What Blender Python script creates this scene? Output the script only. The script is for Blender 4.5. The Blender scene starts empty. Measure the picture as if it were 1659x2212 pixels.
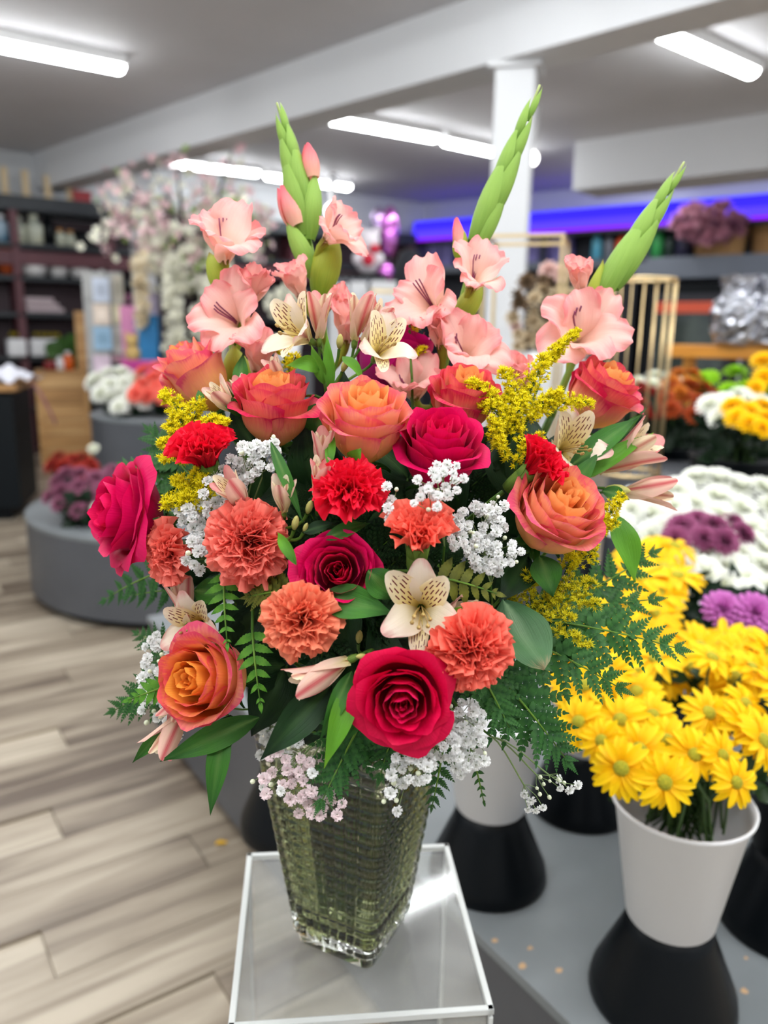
import bpy, bmesh, math, random
import numpy as np
from mathutils import Vector, Matrix, noise as mnoise

SC = bpy.context.scene
COL = SC.collection
rnd = random.Random(7)

# ------------------------------------------------------------------ camera
CAM_H, F_PX, PITCH, ROLL = 1.49, 1700.0, math.radians(12.9), math.radians(0.9)
W_PX, H_PX = 1659.0, 2212.0
cam_data = bpy.data.cameras.new('camera')
cam = bpy.data.objects.new('camera', cam_data)
COL.objects.link(cam)
CAM_R = Matrix.Rotation(math.pi / 2 - PITCH, 3, 'X') @ Matrix.Rotation(ROLL, 3, 'Z')
cam.matrix_world = Matrix.Translation((0, 0, CAM_H)) @ CAM_R.to_4x4()
cam_data.sensor_fit = 'VERTICAL'
cam_data.sensor_height = 36.0
cam_data.lens = F_PX / H_PX * 36.0
cam_data.clip_start = 0.05
cam_data.clip_end = 60
cam_data.dof.use_dof = True
cam_data.dof.focus_distance = 0.66
cam_data.dof.aperture_fstop = cam_data.lens / 7.6
SC.camera = cam

# ------------------------------------------------------------------ world, exposure
world = bpy.data.worlds.new('daylight')
SC.world = world
world.use_nodes = True
_bg = world.node_tree.nodes['Background']
_bg.inputs[0].default_value = (0.86, 0.93, 1.0, 1)
_bg.inputs[1].default_value = 0.55
SC.view_settings.view_transform = 'Standard'
SC.view_settings.look = 'None'
SC.view_settings.gamma = 1.0
SC.view_settings.use_curve_mapping = False
SC.view_settings.exposure = 1.0
LAMP = 19.0                       # emission strength of the strip lamps
SC.cycles.max_bounces = 12
SC.cycles.transmission_bounces = 12
SC.cycles.transparent_max_bounces = 16
SC.cycles.diffuse_bounces = 4
SC.cycles.sample_clamp_indirect = 6.0
SC.cycles.use_denoising = True
SC.cycles.adaptive_threshold = 0.02
SC.cycles.caustics_reflective = True
SC.cycles.caustics_refractive = True


# ------------------------------------------------------------------ helpers
def ray(px, py):
    return CAM_R @ Vector(((px - W_PX / 2) / F_PX, -(py - H_PX / 2) / F_PX, -1.0))


def P(px, py, d):
    "world point seen at a pixel of the photograph at depth d along the lens axis"
    return Vector((0, 0, CAM_H)) + ray(px, py) * d


def PY(px, py, y):
    r = ray(px, py)
    return Vector((0, 0, CAM_H)) + r * (y / r.y)


def PZ(px, py, z):
    r = ray(px, py)
    return Vector((0, 0, CAM_H)) + r * ((z - CAM_H) / r.z)


def srgb(r, g, b):
    def f(c):
        c /= 255.0
        return c / 12.92 if c <= 0.04045 else ((c + 0.055) / 1.055) ** 2.4
    return (f(r), f(g), f(b), 1.0)


def D(r, t, u):
    "direction: right, toward the camera, up"
    return Vector((r, -t, u)).normalized()


def frame(pos, z, up=Vector((0, 0, 1)), roll=0.0):
    z = z.normalized()
    x = up.cross(z)
    if x.length < 1e-3:
        x = Vector((1, 0, 0)).cross(z)
    x.normalize()
    y = z.cross(x)
    m = Matrix((x, y, z)).transposed().to_4x4()
    return Matrix.Translation(pos) @ m @ Matrix.Rotation(roll, 4, 'Z')


def ob(name, me, mat=None, parent=None, M=None, kind=None, label=None):
    o = bpy.data.objects.new(name, me)
    COL.objects.link(o)
    if mat is not None and me is not None and len(me.materials) == 0:
        me.materials.append(mat)
    if parent is not None:
        o.parent = parent
    if M is not None:
        o.matrix_basis = M
    if kind:
        o['kind'] = kind
    if label:
        o['label'] = label
    return o


def tag(o, label, cat, group=None, kind=None):
    o['label'] = label
    o['category'] = cat
    if group:
        o['group'] = group
    if kind:
        o['kind'] = kind
    return o


def thing(name, label, cat, M=None, group=None):
    o = bpy.data.objects.new(name, None)
    o.empty_display_size = 0.02
    COL.objects.link(o)
    if M is not None:
        o.matrix_basis = M if isinstance(M, Matrix) else Matrix.Translation(M)
    return tag(o, label, cat, group)


def struct(o, label=None):
    o['kind'] = 'structure'
    if label:
        o['label'] = label
    return o


class MB:
    "collects vertices, faces and uvs into one mesh"
    def __init__(s):
        s.v, s.f, s.uv = [], [], []

    def add(s, verts, faces, uvs=None):
        b = len(s.v)
        s.v.extend([tuple(p) for p in verts])
        for k, fc in enumerate(faces):
            s.f.append(tuple(i + b for i in fc))
            s.uv.append([uvs[i] for i in fc] if uvs is not None else [(0, 0)] * len(fc))

    def grid(s, fn, nu, nv, u0=-1.0, closed=False):
        U, V = np.meshgrid(np.linspace(u0, 1, nu + 1), np.linspace(0, 1, nv + 1))
        X, Y, Z = fn(U, V)
        X, Y, Z = (np.broadcast_to(q, U.shape) for q in (X, Y, Z))
        vs = np.stack([X.ravel(), Y.ravel(), Z.ravel()], 1).tolist()
        uv = np.stack([(U.ravel() - u0) / (1 - u0), V.ravel()], 1).tolist()
        n = nu + 1
        fs = [(j * n + i, j * n + i + 1, (j + 1) * n + i + 1, (j + 1) * n + i) for j in range(nv) for i in range(nu)]
        s.add(vs, fs, uv)

    def tube(s, pts, rad, seg=6, cap=True):
        pts = [Vector(p) for p in pts]
        n = len(pts)
        if not hasattr(rad, '__len__'):
            rad = [rad] * n
        t = (pts[1] - pts[0]).normalized()
        ref = Vector((0, 0, 1)) if abs(t.z) < 0.9 else Vector((1, 0, 0))
        x = t.cross(ref).normalized()
        vs, uvs, fs = [], [], []
        for i, p in enumerate(pts):
            t = (pts[min(i + 1, n - 1)] - pts[max(i - 1, 0)]).normalized()
            x = (x - t * x.dot(t)).normalized()
            y = t.cross(x)
            for k in range(seg):
                a = 2 * math.pi * k / seg
                vs.append(p + (x * math.cos(a) + y * math.sin(a)) * rad[i])
                uvs.append((k / seg, i / (n - 1)))
        for i in range(n - 1):
            for k in range(seg):
                k2 = (k + 1) % seg
                fs.append((i * seg + k, i * seg + k2, (i + 1) * seg + k2, (i + 1) * seg + k))
        if cap:
            fs.append(tuple(range(seg - 1, -1, -1)))
            fs.append(tuple((n - 1) * seg + k for k in range(seg)))
        s.add(vs, fs, uvs)

    def lathe(s, prof, seg=24, M=None, a0=0.0, a1=2 * math.pi):
        full = abs(a1 - a0 - 2 * math.pi) < 1e-6
        ns = seg if full else seg + 1
        vs, uvs, fs = [], [], []
        for j, (r, z) in enumerate(prof):
            for k in range(ns):
                a = a0 + (a1 - a0) * k / seg
                p = Vector((r * math.cos(a), r * math.sin(a), z))
                vs.append(M @ p if M else p)
                uvs.append((k / seg, j / max(1, len(prof) - 1)))
        for j in range(len(prof) - 1):
            for k in range(seg):
                k2 = (k + 1) % ns
                fs.append((j * ns + k, j * ns + k2, (j + 1) * ns + k2, (j + 1) * ns + k))
        s.add(vs, fs, uvs)

    def box(s, c, d, M=None):
        x, y, z = d[0] / 2, d[1] / 2, d[2] / 2
        vs = [Vector((c[0] + a * x, c[1] + b * y, c[2] + e * z)) for e in (-1, 1) for b in (-1, 1) for a in (-1, 1)]
        if M:
            vs = [M @ q for q in vs]
        s.add(vs, [(0, 2, 3, 1), (4, 5, 7, 6), (0, 1, 5, 4), (2, 6, 7, 3), (0, 4, 6, 2), (1, 3, 7, 5)])

    def ball(s, c, r, seg=8, rings=5, sc=(1, 1, 1)):
        prof = [(math.sin(math.pi * j / rings) * 1.0, -math.cos(math.pi * j / rings)) for j in range(rings + 1)]
        M = Matrix.Translation(c) @ Matrix.Diagonal((r * sc[0], r * sc[1], r * sc[2], 1))
        s.lathe([(max(a, 1e-4), b) for a, b in prof], seg, M)

    def mesh(s, name, mat=None, smooth=True, bevel=0.0):
        me = bpy.data.meshes.new(name)
        me.from_pydata(s.v, [], s.f)
        uv = me.uv_layers.new(name='UVMap')
        uv.data.foreach_set('uv', [c for f in s.uv for q in f for c in q])
        if bevel:
            bm = bmesh.new()
            bm.from_mesh(me)
            bmesh.ops.bevel(bm, geom=list(bm.edges), offset=bevel, segments=2, profile=0.6, affect='EDGES')
            bm.to_mesh(me)
            bm.free()
        me.polygons.foreach_set('use_smooth', [smooth] * len(me.polygons))
        if mat is not None:
            me.materials.append(mat)
        me.update()
        return me


def box_mesh(name, d, mat, bevel=0.0, c=(0, 0, 0)):
    m = MB()
    m.box(c, d)
    return m.mesh(name, mat, False, bevel)


def lathe_mesh(name, prof, mat, seg=32, smooth=True):
    m = MB()
    m.lathe(prof, seg)
    return m.mesh(name, mat, smooth)


def bez(p0, p1, p2, p3, n):
    out = []
    for i in range(n + 1):
        t = i / n
        out.append(p0 * (1 - t) ** 3 + p1 * 3 * t * (1 - t) ** 2 + p2 * 3 * t * t * (1 - t) + p3 * t ** 3)
    return out


# ------------------------------------------------------------------ materials
def nodes(name):
    m = bpy.data.materials.new(name)
    m.use_nodes = True
    nt = m.node_tree
    return m, nt, nt.nodes['Principled BSDF'], nt.nodes['Material Output']


def setp(b, **k):
    for n, v in k.items():
        b.inputs[n.replace('_', ' ')].default_value = v


def plain(name, col, rough=0.5, metal=0.0, spec=0.5, noise=0.0, scale=8.0, col2=None, emit=None, strength=0.0, bump=0.0, coat=0.0):
    m, nt, b, out = nodes(name)
    setp(b, Base_Color=col, Roughness=rough, Metallic=metal)
    b.inputs['Specular IOR Level'].default_value = spec
    b.inputs['Coat Weight'].default_value = coat
    if emit:
        b.inputs['Emission Color'].default_value = emit
        b.inputs['Emission Strength'].default_value = strength
    if noise or col2 or bump:
        tc = nt.nodes.new('ShaderNodeTexCoord')
        n = nt.nodes.new('ShaderNodeTexNoise')
        n.inputs['Scale'].default_value = scale
        n.inputs['Detail'].default_value = 5
        nt.links.new(tc.outputs['Object'], n.inputs['Vector'])
        if noise or col2:
            r = nt.nodes.new('ShaderNodeValToRGB')
            c2 = col2 or tuple(max(0, c * (1 - noise)) for c in col[:3]) + (1,)
            r.color_ramp.elements[0].position = 0.35
            r.color_ramp.elements[1].position = 0.65
            r.color_ramp.elements[0].color = c2
            r.color_ramp.elements[1].color = col
            nt.links.new(n.outputs['Fac'], r.inputs['Fac'])
            nt.links.new(r.outputs['Color'], b.inputs['Base Color'])
        if bump:
            bp = nt.nodes.new('ShaderNodeBump')
            bp.inputs['Strength'].default_value = bump
            bp.inputs['Distance'].default_value = 0.01
            nt.links.new(n.outputs['Fac'], bp.inputs['Height'])
            nt.links.new(bp.outputs['Normal'], b.inputs['Normal'])
    return m


def math_node(nt, op, a, b=None, clamp=False):
    n = nt.nodes.new('ShaderNodeMath')
    n.operation = op
    n.use_clamp = clamp
    for i, v in enumerate((a, b)):
        if v is None:
            continue
        if hasattr(v, 'links') or hasattr(v, 'is_linked'):
            nt.links.new(v, n.inputs[i])
        else:
            n.inputs[i].default_value = v
    return n.outputs[0]


def petal_mat(name, stops, rough=0.45, trans=0.25, edge=0.0, vein=0.25, streak=None, back=None, dashes=None, sheen=0.3, nscale=3.0, bump=0.25):
    """petal: colour runs from base (0) to tip (1) along v; edge pulls the side edges towards the tip colour; vein = fine lengthwise grain;
    back = (colour stops, streak colour) for the petal's outer side; dashes = colour of the dark dashes on its inner side"""
    m, nt, b, out = nodes(name)
    uvn = nt.nodes.new('ShaderNodeUVMap')
    sep = nt.nodes.new('ShaderNodeSeparateXYZ')
    nt.links.new(uvn.outputs[0], sep.inputs[0])
    u, v = sep.outputs[0], sep.outputs[1]
    au = math_node(nt, 'ABSOLUTE', math_node(nt, 'SUBTRACT', math_node(nt, 'MULTIPLY', u, 2.0), 1.0))
    tc = nt.nodes.new('ShaderNodeTexCoord')
    nz = nt.nodes.new('ShaderNodeTexNoise')
    nz.inputs['Scale'].default_value = nscale
    nz.inputs['Detail'].default_value = 4
    oi = nt.nodes.new('ShaderNodeObjectInfo')
    vadd = nt.nodes.new('ShaderNodeVectorMath')
    vadd.operation = 'ADD'
    nt.links.new(tc.outputs['Object'], vadd.inputs[0])
    nt.links.new(math_node(nt, 'MULTIPLY', oi.outputs['Random'], 30.0), vadd.inputs[1])
    nt.links.new(vadd.outputs[0], nz.inputs['Vector'])
    # lengthwise grain
    comb = nt.nodes.new('ShaderNodeCombineXYZ')
    nt.links.new(math_node(nt, 'MULTIPLY', u, 38.0), comb.inputs[0])
    nt.links.new(math_node(nt, 'MULTIPLY', v, 2.5), comb.inputs[1])
    gr = nt.nodes.new('ShaderNodeTexNoise')
    gr.inputs['Scale'].default_value = 1.0
    gr.inputs['Detail'].default_value = 3
    nt.links.new(comb.outputs[0], gr.inputs['Vector'])
    wob = math_node(nt, 'MULTIPLY', math_node(nt, 'SUBTRACT', nz.outputs['Fac'], 0.5), 0.45)
    wob2 = math_node(nt, 'MULTIPLY', math_node(nt, 'SUBTRACT', gr.outputs['Fac'], 0.5), vein)
    e = math_node(nt, 'MULTIPLY', math_node(nt, 'POWER', au, 3.0), edge)
    pos = math_node(nt, 'ADD', math_node(nt, 'ADD', v, wob), math_node(nt, 'ADD', wob2, e), True)

    def ramp(st):
        r = nt.nodes.new('ShaderNodeValToRGB')
        el = r.color_ramp.elements
        while len(el) < len(st):
            el.new(0.5)
        for q, (p_, c_) in zip(el, st):
            q.position = p_
            q.color = c_
        nt.links.new(pos, r.inputs['Fac'])
        return r.outputs['Color']

    def mix(f, a, c):
        x = nt.nodes.new('ShaderNodeMix')
        x.data_type = 'RGBA'
        nt.links.new(f, x.inputs[0])
        for s_, val in ((x.inputs[6], a), (x.inputs[7], c)):
            if isinstance(val, tuple):
                s_.default_value = val
            else:
                nt.links.new(val, s_)
        return x.outputs[2]
    colr = ramp(stops)
    if dashes:
        un = math_node(nt, 'MULTIPLY', u, 8.0)
        cell = math_node(nt, 'FLOOR', un)
        fu = math_node(nt, 'ABSOLUTE', math_node(nt, 'SUBTRACT', math_node(nt, 'FRACT', un), 0.5))
        vv = math_node(nt, 'ADD', math_node(nt, 'MULTIPLY', v, 5.0), math_node(nt, 'MULTIPLY', cell, 0.371))
        fv = math_node(nt, 'FRACT', vv)
        k = math_node(nt, 'MULTIPLY', math_node(nt, 'LESS_THAN', fu, 0.16), math_node(nt, 'LESS_THAN', fv, 0.62))
        k = math_node(nt, 'MULTIPLY', k, math_node(nt, 'LESS_THAN', au, 0.78))
        k = math_node(nt, 'MULTIPLY', k, math_node(nt, 'GREATER_THAN', v, 0.28))
        k = math_node(nt, 'MULTIPLY', k, math_node(nt, 'LESS_THAN', v, 0.86))
        colr = mix(k, colr, dashes)
    if streak:
        k = math_node(nt, 'SUBTRACT', 1.0, math_node(nt, 'MULTIPLY', au, 3.0), True)
        colr = mix(math_node(nt, 'MULTIPLY', k, math_node(nt, 'SUBTRACT', 1.0, v)), colr, streak)
    if back:
        cb = ramp(back[0])
        if len(back) > 1:
            k = math_node(nt, 'SUBTRACT', 1.15, math_node(nt, 'MULTIPLY', au, 2.6), True)
            k = math_node(nt, 'MULTIPLY', k, math_node(nt, 'ADD', 0.55, math_node(nt, 'MULTIPLY', gr.outputs['Fac'], 0.7)), True)
            cb = mix(k, cb, back[1])
        geo = nt.nodes.new('ShaderNodeNewGeometry')
        colr = mix(geo.outputs['Backfacing'], cb, colr)
    nt.links.new(colr, b.inputs['Base Color'])
    setp(b, Roughness=rough)
    b.inputs['Specular IOR Level'].default_value = 0.2
    b.inputs['Sheen Weight'].default_value = sheen * 0.1
    if bump:
        bp = nt.nodes.new('ShaderNodeBump')
        bp.inputs['Strength'].default_value = bump
        bp.inputs['Distance'].default_value = 0.002
        nt.links.new(gr.outputs['Fac'], bp.inputs['Height'])
        nt.links.new(bp.outputs['Normal'], b.inputs['Normal'])
    if trans:
        tr = nt.nodes.new('ShaderNodeBsdfTranslucent')
        nt.links.new(colr, tr.inputs['Color'])
        mx = nt.nodes.new('ShaderNodeMixShader')
        mx.inputs[0].default_value = trans
        nt.links.new(b.outputs[0], mx.inputs[1])
        nt.links.new(tr.outputs[0], mx.inputs[2])
        nt.links.new(mx.outputs[0], out.inputs['Surface'])
    return m


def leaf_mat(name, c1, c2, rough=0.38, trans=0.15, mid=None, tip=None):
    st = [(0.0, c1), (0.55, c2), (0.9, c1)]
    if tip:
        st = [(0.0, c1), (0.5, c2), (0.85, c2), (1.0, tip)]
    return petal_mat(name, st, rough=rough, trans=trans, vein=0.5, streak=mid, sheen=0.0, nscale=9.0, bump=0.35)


def glass_mat(name, col, ior=1.45, rough=0.0):
    m = bpy.data.materials.new(name)
    m.use_nodes = True
    nt = m.node_tree
    nt.nodes.clear()
    g = nt.nodes.new('ShaderNodeBsdfGlass')
    g.inputs['Color'].default_value = col
    g.inputs['IOR'].default_value = ior
    g.inputs['Roughness'].default_value = rough
    o = nt.nodes.new('ShaderNodeOutputMaterial')
    nt.links.new(g.outputs[0], o.inputs['Surface'])
    return m


def sheet_mat(name, tint, ior=1.49, haze=0.0):
    "clear thin sheet: passes light straight through, mirrors by Fresnel, a little scratched haze"
    m = bpy.data.materials.new(name)
    m.use_nodes = True
    nt = m.node_tree
    nt.nodes.clear()
    t = nt.nodes.new('ShaderNodeBsdfTransparent')
    t.inputs['Color'].default_value = tint
    g = nt.nodes.new('ShaderNodeBsdfGlossy')
    g.inputs['Roughness'].default_value = 0.06
    f = nt.nodes.new('ShaderNodeFresnel')
    f.inputs['IOR'].default_value = ior
    mx = nt.nodes.new('ShaderNodeMixShader')
    geo = nt.nodes.new('ShaderNodeNewGeometry')
    nt.links.new(math_node(nt, 'MULTIPLY', f.outputs[0], math_node(nt, 'SUBTRACT', 1.0, geo.outputs['Backfacing'])), mx.inputs[0])
    nt.links.new(t.outputs[0], mx.inputs[1])
    nt.links.new(g.outputs[0], mx.inputs[2])
    o = nt.nodes.new('ShaderNodeOutputMaterial')
    last = mx.outputs[0]
    if haze:
        d = nt.nodes.new('ShaderNodeBsdfDiffuse')
        d.inputs['Color'].default_value = (0.85, 0.85, 0.84, 1)
        tc = nt.nodes.new('ShaderNodeTexCoord')
        nz = nt.nodes.new('ShaderNodeTexNoise')
        nz.inputs['Scale'].default_value = 14
        nz.inputs['Detail'].default_value = 8
        nt.links.new(tc.outputs['Object'], nz.inputs['Vector'])
        mp = nt.nodes.new('ShaderNodeMapRange')
        mp.inputs[1].default_value = 0.35
        mp.inputs[2].default_value = 0.8
        mp.inputs[3].default_value = haze * 0.5
        mp.inputs[4].default_value = haze * 1.7
        nt.links.new(nz.outputs['Fac'], mp.inputs[0])
        m2 = nt.nodes.new('ShaderNodeMixShader')
        nt.links.new(mp.outputs[0], m2.inputs[0])
        nt.links.new(last, m2.inputs[1])
        nt.links.new(d.outputs[0], m2.inputs[2])
        last = m2.outputs[0]
    nt.links.new(last, o.inputs['Surface'])
    return m


def wood_mat(name, c1, c2, c3, sx=1.0, rough=0.45, per_object=0.25):
    "long grain along local x"
    m, nt, b, out = nodes(name)
    tc = nt.nodes.new('ShaderNodeTexCoord')
    oi = nt.nodes.new('ShaderNodeObjectInfo')
    mp = nt.nodes.new('ShaderNodeMapping')
    mp.inputs['Scale'].default_value = (1.2 * sx, 14 * sx, 14 * sx)
    va = nt.nodes.new('ShaderNodeVectorMath')
    va.operation = 'ADD'
    nt.links.new(tc.outputs['Object'], va.inputs[0])
    nt.links.new(math_node(nt, 'MULTIPLY', oi.outputs['Random'], 40.0), va.inputs[1])
    nt.links.new(va.outputs[0], mp.inputs['Vector'])
    nz = nt.nodes.new('ShaderNodeTexNoise')
    nz.inputs['Scale'].default_value = 1.0
    nz.inputs['Detail'].default_value = 6
    nz.inputs['Distortion'].default_value = 0.6
    nt.links.new(mp.outputs[0], nz.inputs['Vector'])
    f = math_node(nt, 'ADD', nz.outputs['Fac'], math_node(nt, 'MULTIPLY', math_node(nt, 'SUBTRACT', oi.outputs['Random'], 0.5), per_object))
    r = nt.nodes.new('ShaderNodeValToRGB')
    el = r.color_ramp.elements
    el.new(0.5)
    for q, (p_, c_) in zip(el, ((0.3, c1), (0.5, c2), (0.7, c3))):
        q.position = p_
        q.color = c_
    nt.links.new(f, r.inputs['Fac'])
    nt.links.new(r.outputs['Color'], b.inputs['Base Color'])
    setp(b, Roughness=rough)
    return m


def emit_mat(name, col, s):
    m = bpy.data.materials.new(name)
    m.use_nodes = True
    nt = m.node_tree
    nt.nodes.clear()
    e = nt.nodes.new('ShaderNodeEmission')
    e.inputs[0].default_value = col
    e.inputs[1].default_value = s
    o = nt.nodes.new('ShaderNodeOutputMaterial')
    nt.links.new(e.outputs[0], o.inputs['Surface'])
    return m


white_paint = plain('white_paint', srgb(208, 209, 211), 0.7)
ceil_paint = plain('ceiling_paint', srgb(200, 199, 202), 0.75, spec=0.25, noise=0.04, scale=2)
wall_paint = plain('wall_paint', srgb(196, 198, 200), 0.6, noise=0.03, scale=2)
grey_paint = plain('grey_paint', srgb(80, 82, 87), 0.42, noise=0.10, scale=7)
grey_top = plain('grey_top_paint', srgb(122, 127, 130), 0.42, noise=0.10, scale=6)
black_plastic = plain('black_plastic', srgb(6, 10, 14), 0.42, spec=0.16)
white_plastic = plain('white_plastic', srgb(226, 226, 228), 0.38)
dark_shelf = plain('dark_shelf', srgb(30, 36, 42), 0.5)
maroon = plain('maroon_board', srgb(92, 48, 56), 0.55, noise=0.15, scale=4)
gold = plain('gold_metal', srgb(226, 200, 152), 0.30, metal=1.0)
silver = plain('silver_foil', srgb(186, 187, 194), 0.26, metal=1.0)
tan_wood = wood_mat('tan_wood', srgb(150, 108, 62), srgb(186, 140, 86), srgb(206, 164, 110))
orange_wood = wood_mat('orange_wood', srgb(176, 108, 28), srgb(205, 136, 40), srgb(220, 156, 60))
plank_wood = wood_mat('plank_wood', srgb(92, 78, 66), srgb(146, 133, 116), srgb(178, 166, 148), per_object=0.26, rough=0.38)
stem_green = leaf_mat('stem_green', srgb(66, 104, 34), srgb(104, 140, 48), trans=0.0)

# ================================================================== the room
AX = Vector((math.sin(math.radians(56)), math.cos(math.radians(56)), 0))       # planks, lamps and the shelf wall run this way
BX = Vector((-AX.y, AX.x, 0))
CX = Vector((0.809, -0.588, 0))                                                 # the wall with the violet cove
CEIL = 3.46


def rot_to(xdir, loc=(0, 0, 0)):
    x = Vector(xdir).normalized()
    z = Vector((0, 0, 1))
    y = z.cross(x)
    return Matrix.Translation(loc) @ Matrix((x, y, z)).transposed().to_4x4()


floor_base = ob('floor', box_mesh('floor', (22, 22, 0.1), plank_wood, c=(0, 0, -0.062)), M=rot_to(AX, (0, 5, 0)))
struct(floor_base)
pm = box_mesh('plank', (1.216, 0.178, 0.02), plank_wood, bevel=0.0015, c=(0, 0, -0.01))
FI = floor_base.matrix_basis.inverted()
count = 0
cands = []
for r in range(-60, 60):
    off = (r * 0.37) % 1.0
    for k in range(-10, 10):
        c = AX * ((k + off) * 1.22) + BX * (r * 0.18)
        if c.y < 0.9 or c.y > 12.5:
            continue
        # keep what the lens can see: left of the platform and inside the frame
        q = c.x / c.y
        if q < -0.66 or q > 0.10:
            continue
        rel = (c - Vector((0.39, 0.79, 0)))
        if rel.dot(Vector((-0.559, 0.829, 0))) < 3.2 and rel.dot(Vector((0.829, 0.559, 0))) > 0.75:
            continue
        cands.append((c.length, c))
cands.sort(key=lambda t: t[0])
for _, c in cands[:290]:
    M = rot_to(AX, c)
    ob('plank', pm, parent=floor_base, M=FI @ M)

struct(ob('ceiling', box_mesh('ceiling', (24, 26, 0.1), ceil_paint, c=(0, 0, CEIL + 0.05)), M=rot_to(AX, (0, 6, 0))))

# walls: the shelf wall runs along AX, the cove wall along CX from their common corner
corner = Vector((0.55, 13.12, 0))
o = ob('wall_left', box_mesh('wall_left', (14, 0.12, CEIL), wall_paint, c=(-7, 0.06, CEIL / 2)), M=rot_to(AX, corner))
struct(o)
o = ob('wall_back', box_mesh('wall_back', (13, 0.12, CEIL), wall_paint, c=(6.5, 0.06, CEIL / 2)), M=rot_to(CX, corner))
struct(o)

# the big beam and its post
bd = Vector((1.116 + 2.731, 3.061 - 6.865, 0)).normalized()
KZ = 1.42                                                   # ceiling distances: the 4-foot lamp tubes set the scale
b0 = Vector((-0.03 * KZ, 4.099 * KZ, 0))
bm_ = MB()
bm_.box((0, 0.16, (3.066 + CEIL) / 2 + 0.01), (17, 0.32, CEIL - 3.066 + 0.02))
struct(ob('beam', bm_.mesh('beam', white_paint, False, 0.006), M=rot_to(bd, b0)))
pc = Vector(((0.43 + 0.603) / 2 * KZ, 3.615 * KZ, 0))
col_ = ob('column', box_mesh('column', (0.236, 0.2, 3.07), white_paint, bevel=0.008, c=(0, 0.12, 1.535)), M=rot_to((0.97, -0.24, 0), pc))
struct(col_)
cap = ob('column_plate', box_mesh('column_plate', (0.32, 0.27, 0.03), white_paint, bevel=0.004, c=(0, 0.12, 3.05)), parent=col_)
pl = PY(303, 440, 9.2)
struct(ob('column', box_mesh('column_far', (0.22, 0.2, 3.46), white_paint, bevel=0.008, c=(0, 0, 1.73)), M=rot_to(AX, (pl.x, pl.y, 0))))

# dropped white soffit in front of the violet cove
s0, s1 = PY(1243, 300, 8.92), PY(1659, 232, 7.7)
sd = Vector((s1.x - s0.x, s1.y - s0.y, 0)).normalized()
struct(ob('soffit', box_mesh('soffit', (6.0, 0.6, 0.48), white_paint, bevel=0.006, c=(3.0, 0.3, CEIL - 0.235)), M=rot_to(sd, (s0.x, s0.y, 0))))


# strip lamps
lamp_emit = emit_mat('lamp_diffuser', (0.96, 0.99, 1.0, 1), LAMP)
lamp_white = plain('lamp_housing', srgb(235, 235, 235), 0.4)


def rounded_strip(L, w, h):
    m = MB()
    n = 10
    prof = []
    for i in range(n + 1):
        a = math.pi * i / n
        prof.append((-math.cos(a) * w / 2, -math.sin(a) * h * .8 - .004))
    xs = [(-L / 2, .35), (-L / 2 + .015, .8), (-L / 2 + .04, 1), (L / 2 - .04, 1), (L / 2 - .015, .8), (L / 2, .35)]
    vs = [(x, p * k, q * k) for x, k in xs for p, q in prof]
    fs = [(j * (n + 1) + i, j * (n + 1) + i + 1, (j + 1) * (n + 1) + i + 1, (j + 1) * (n + 1) + i) for j in range(5) for i in range(n)]
    fs.append(tuple(range(n + 1)))
    fs.append(tuple(5 * (n + 1) + i for i in range(n, -1, -1)))
    m.add(vs, fs)
    return m.mesh('diffuser', lamp_emit)


def strip_lamp(p0, p1, label, z=CEIL - 0.03):
    c = (p0 + p1) / 2
    d = p1 - p0
    L = d.length
    t = thing('strip_lamp', label, 'ceiling lamp', rot_to(d, (c.x, c.y, z - .045)), 'ceiling strip lamps')
    ob('housing', box_mesh('housing', (L, 0.125, 0.074), lamp_white, 0.004, c=(0, 0, 0.037)), parent=t)
    ob('diffuser', rounded_strip(L - .01, 0.12, 0.062), parent=t)
    return t


LZ = CEIL - 0.09
lamp_px = [((270, 150), (0, 97), None, 'long strip lamp on the ceiling above the shelf side, cut by the left edge'),
           ((695, 255), (945, 300), None, 'strip lamp on the ceiling just under the beam, left of the white post'),
           ((956, 305), (1072, 330), None, 'short strip lamp partly hidden by the white post'),
           ((355, 350), (560, 375), None, 'far strip lamp above the blossom tree'),
           ((572, 380), (757, 405), None, 'farthest strip lamp behind the pointed green flower spike'),
           ((1410, 65), (1665, 176), None, 'near strip lamp in the upper right corner')]
for a, b_, _x, lab in lamp_px:
    A_, B_ = PZ(*a, LZ), PZ(*b_, LZ)
    if a == (270, 150):
        B_ = A_ + (B_ - A_).normalized() * 2.6
    if a[0] == 1410:
        B_ = A_ + (B_ - A_).normalized() * 1.3
    if a[0] == 956:
        B_ = A_ + (B_ - A_).normalized() * 1.35
    strip_lamp(A_, B_, lab)
# unseen lamps added for fill: rows carried on overhead, two behind the soffit
for k, (x, y) in enumerate(((-1.9, 2.2), (0.5, 2.6), (2.6, 2.9), (-0.9, 0.3), (1.5, 0.5), (3.0, 1.0), (-2.9, 4.6), (-2.0, -1.2), (0.4, -0.9), (4.4, 3.4), (3.0, 9.9), (4.9, 8.7), (-3.4, 1.2), (3.6, -1.0), (0.2, 4.0))):
    _l = 1.22 if (y > 3.9 or k == 2) else 2.44
    A_ = Vector((x, y, 0)) - AX * _l * .5
    strip_lamp(A_, A_ + AX * _l, 'unseen strip lamp added to the rows on the ceiling over the camera' if y < 5 else 'unseen strip lamp added behind the white soffit to brighten the back shelves', CEIL - 0.03)
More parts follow.
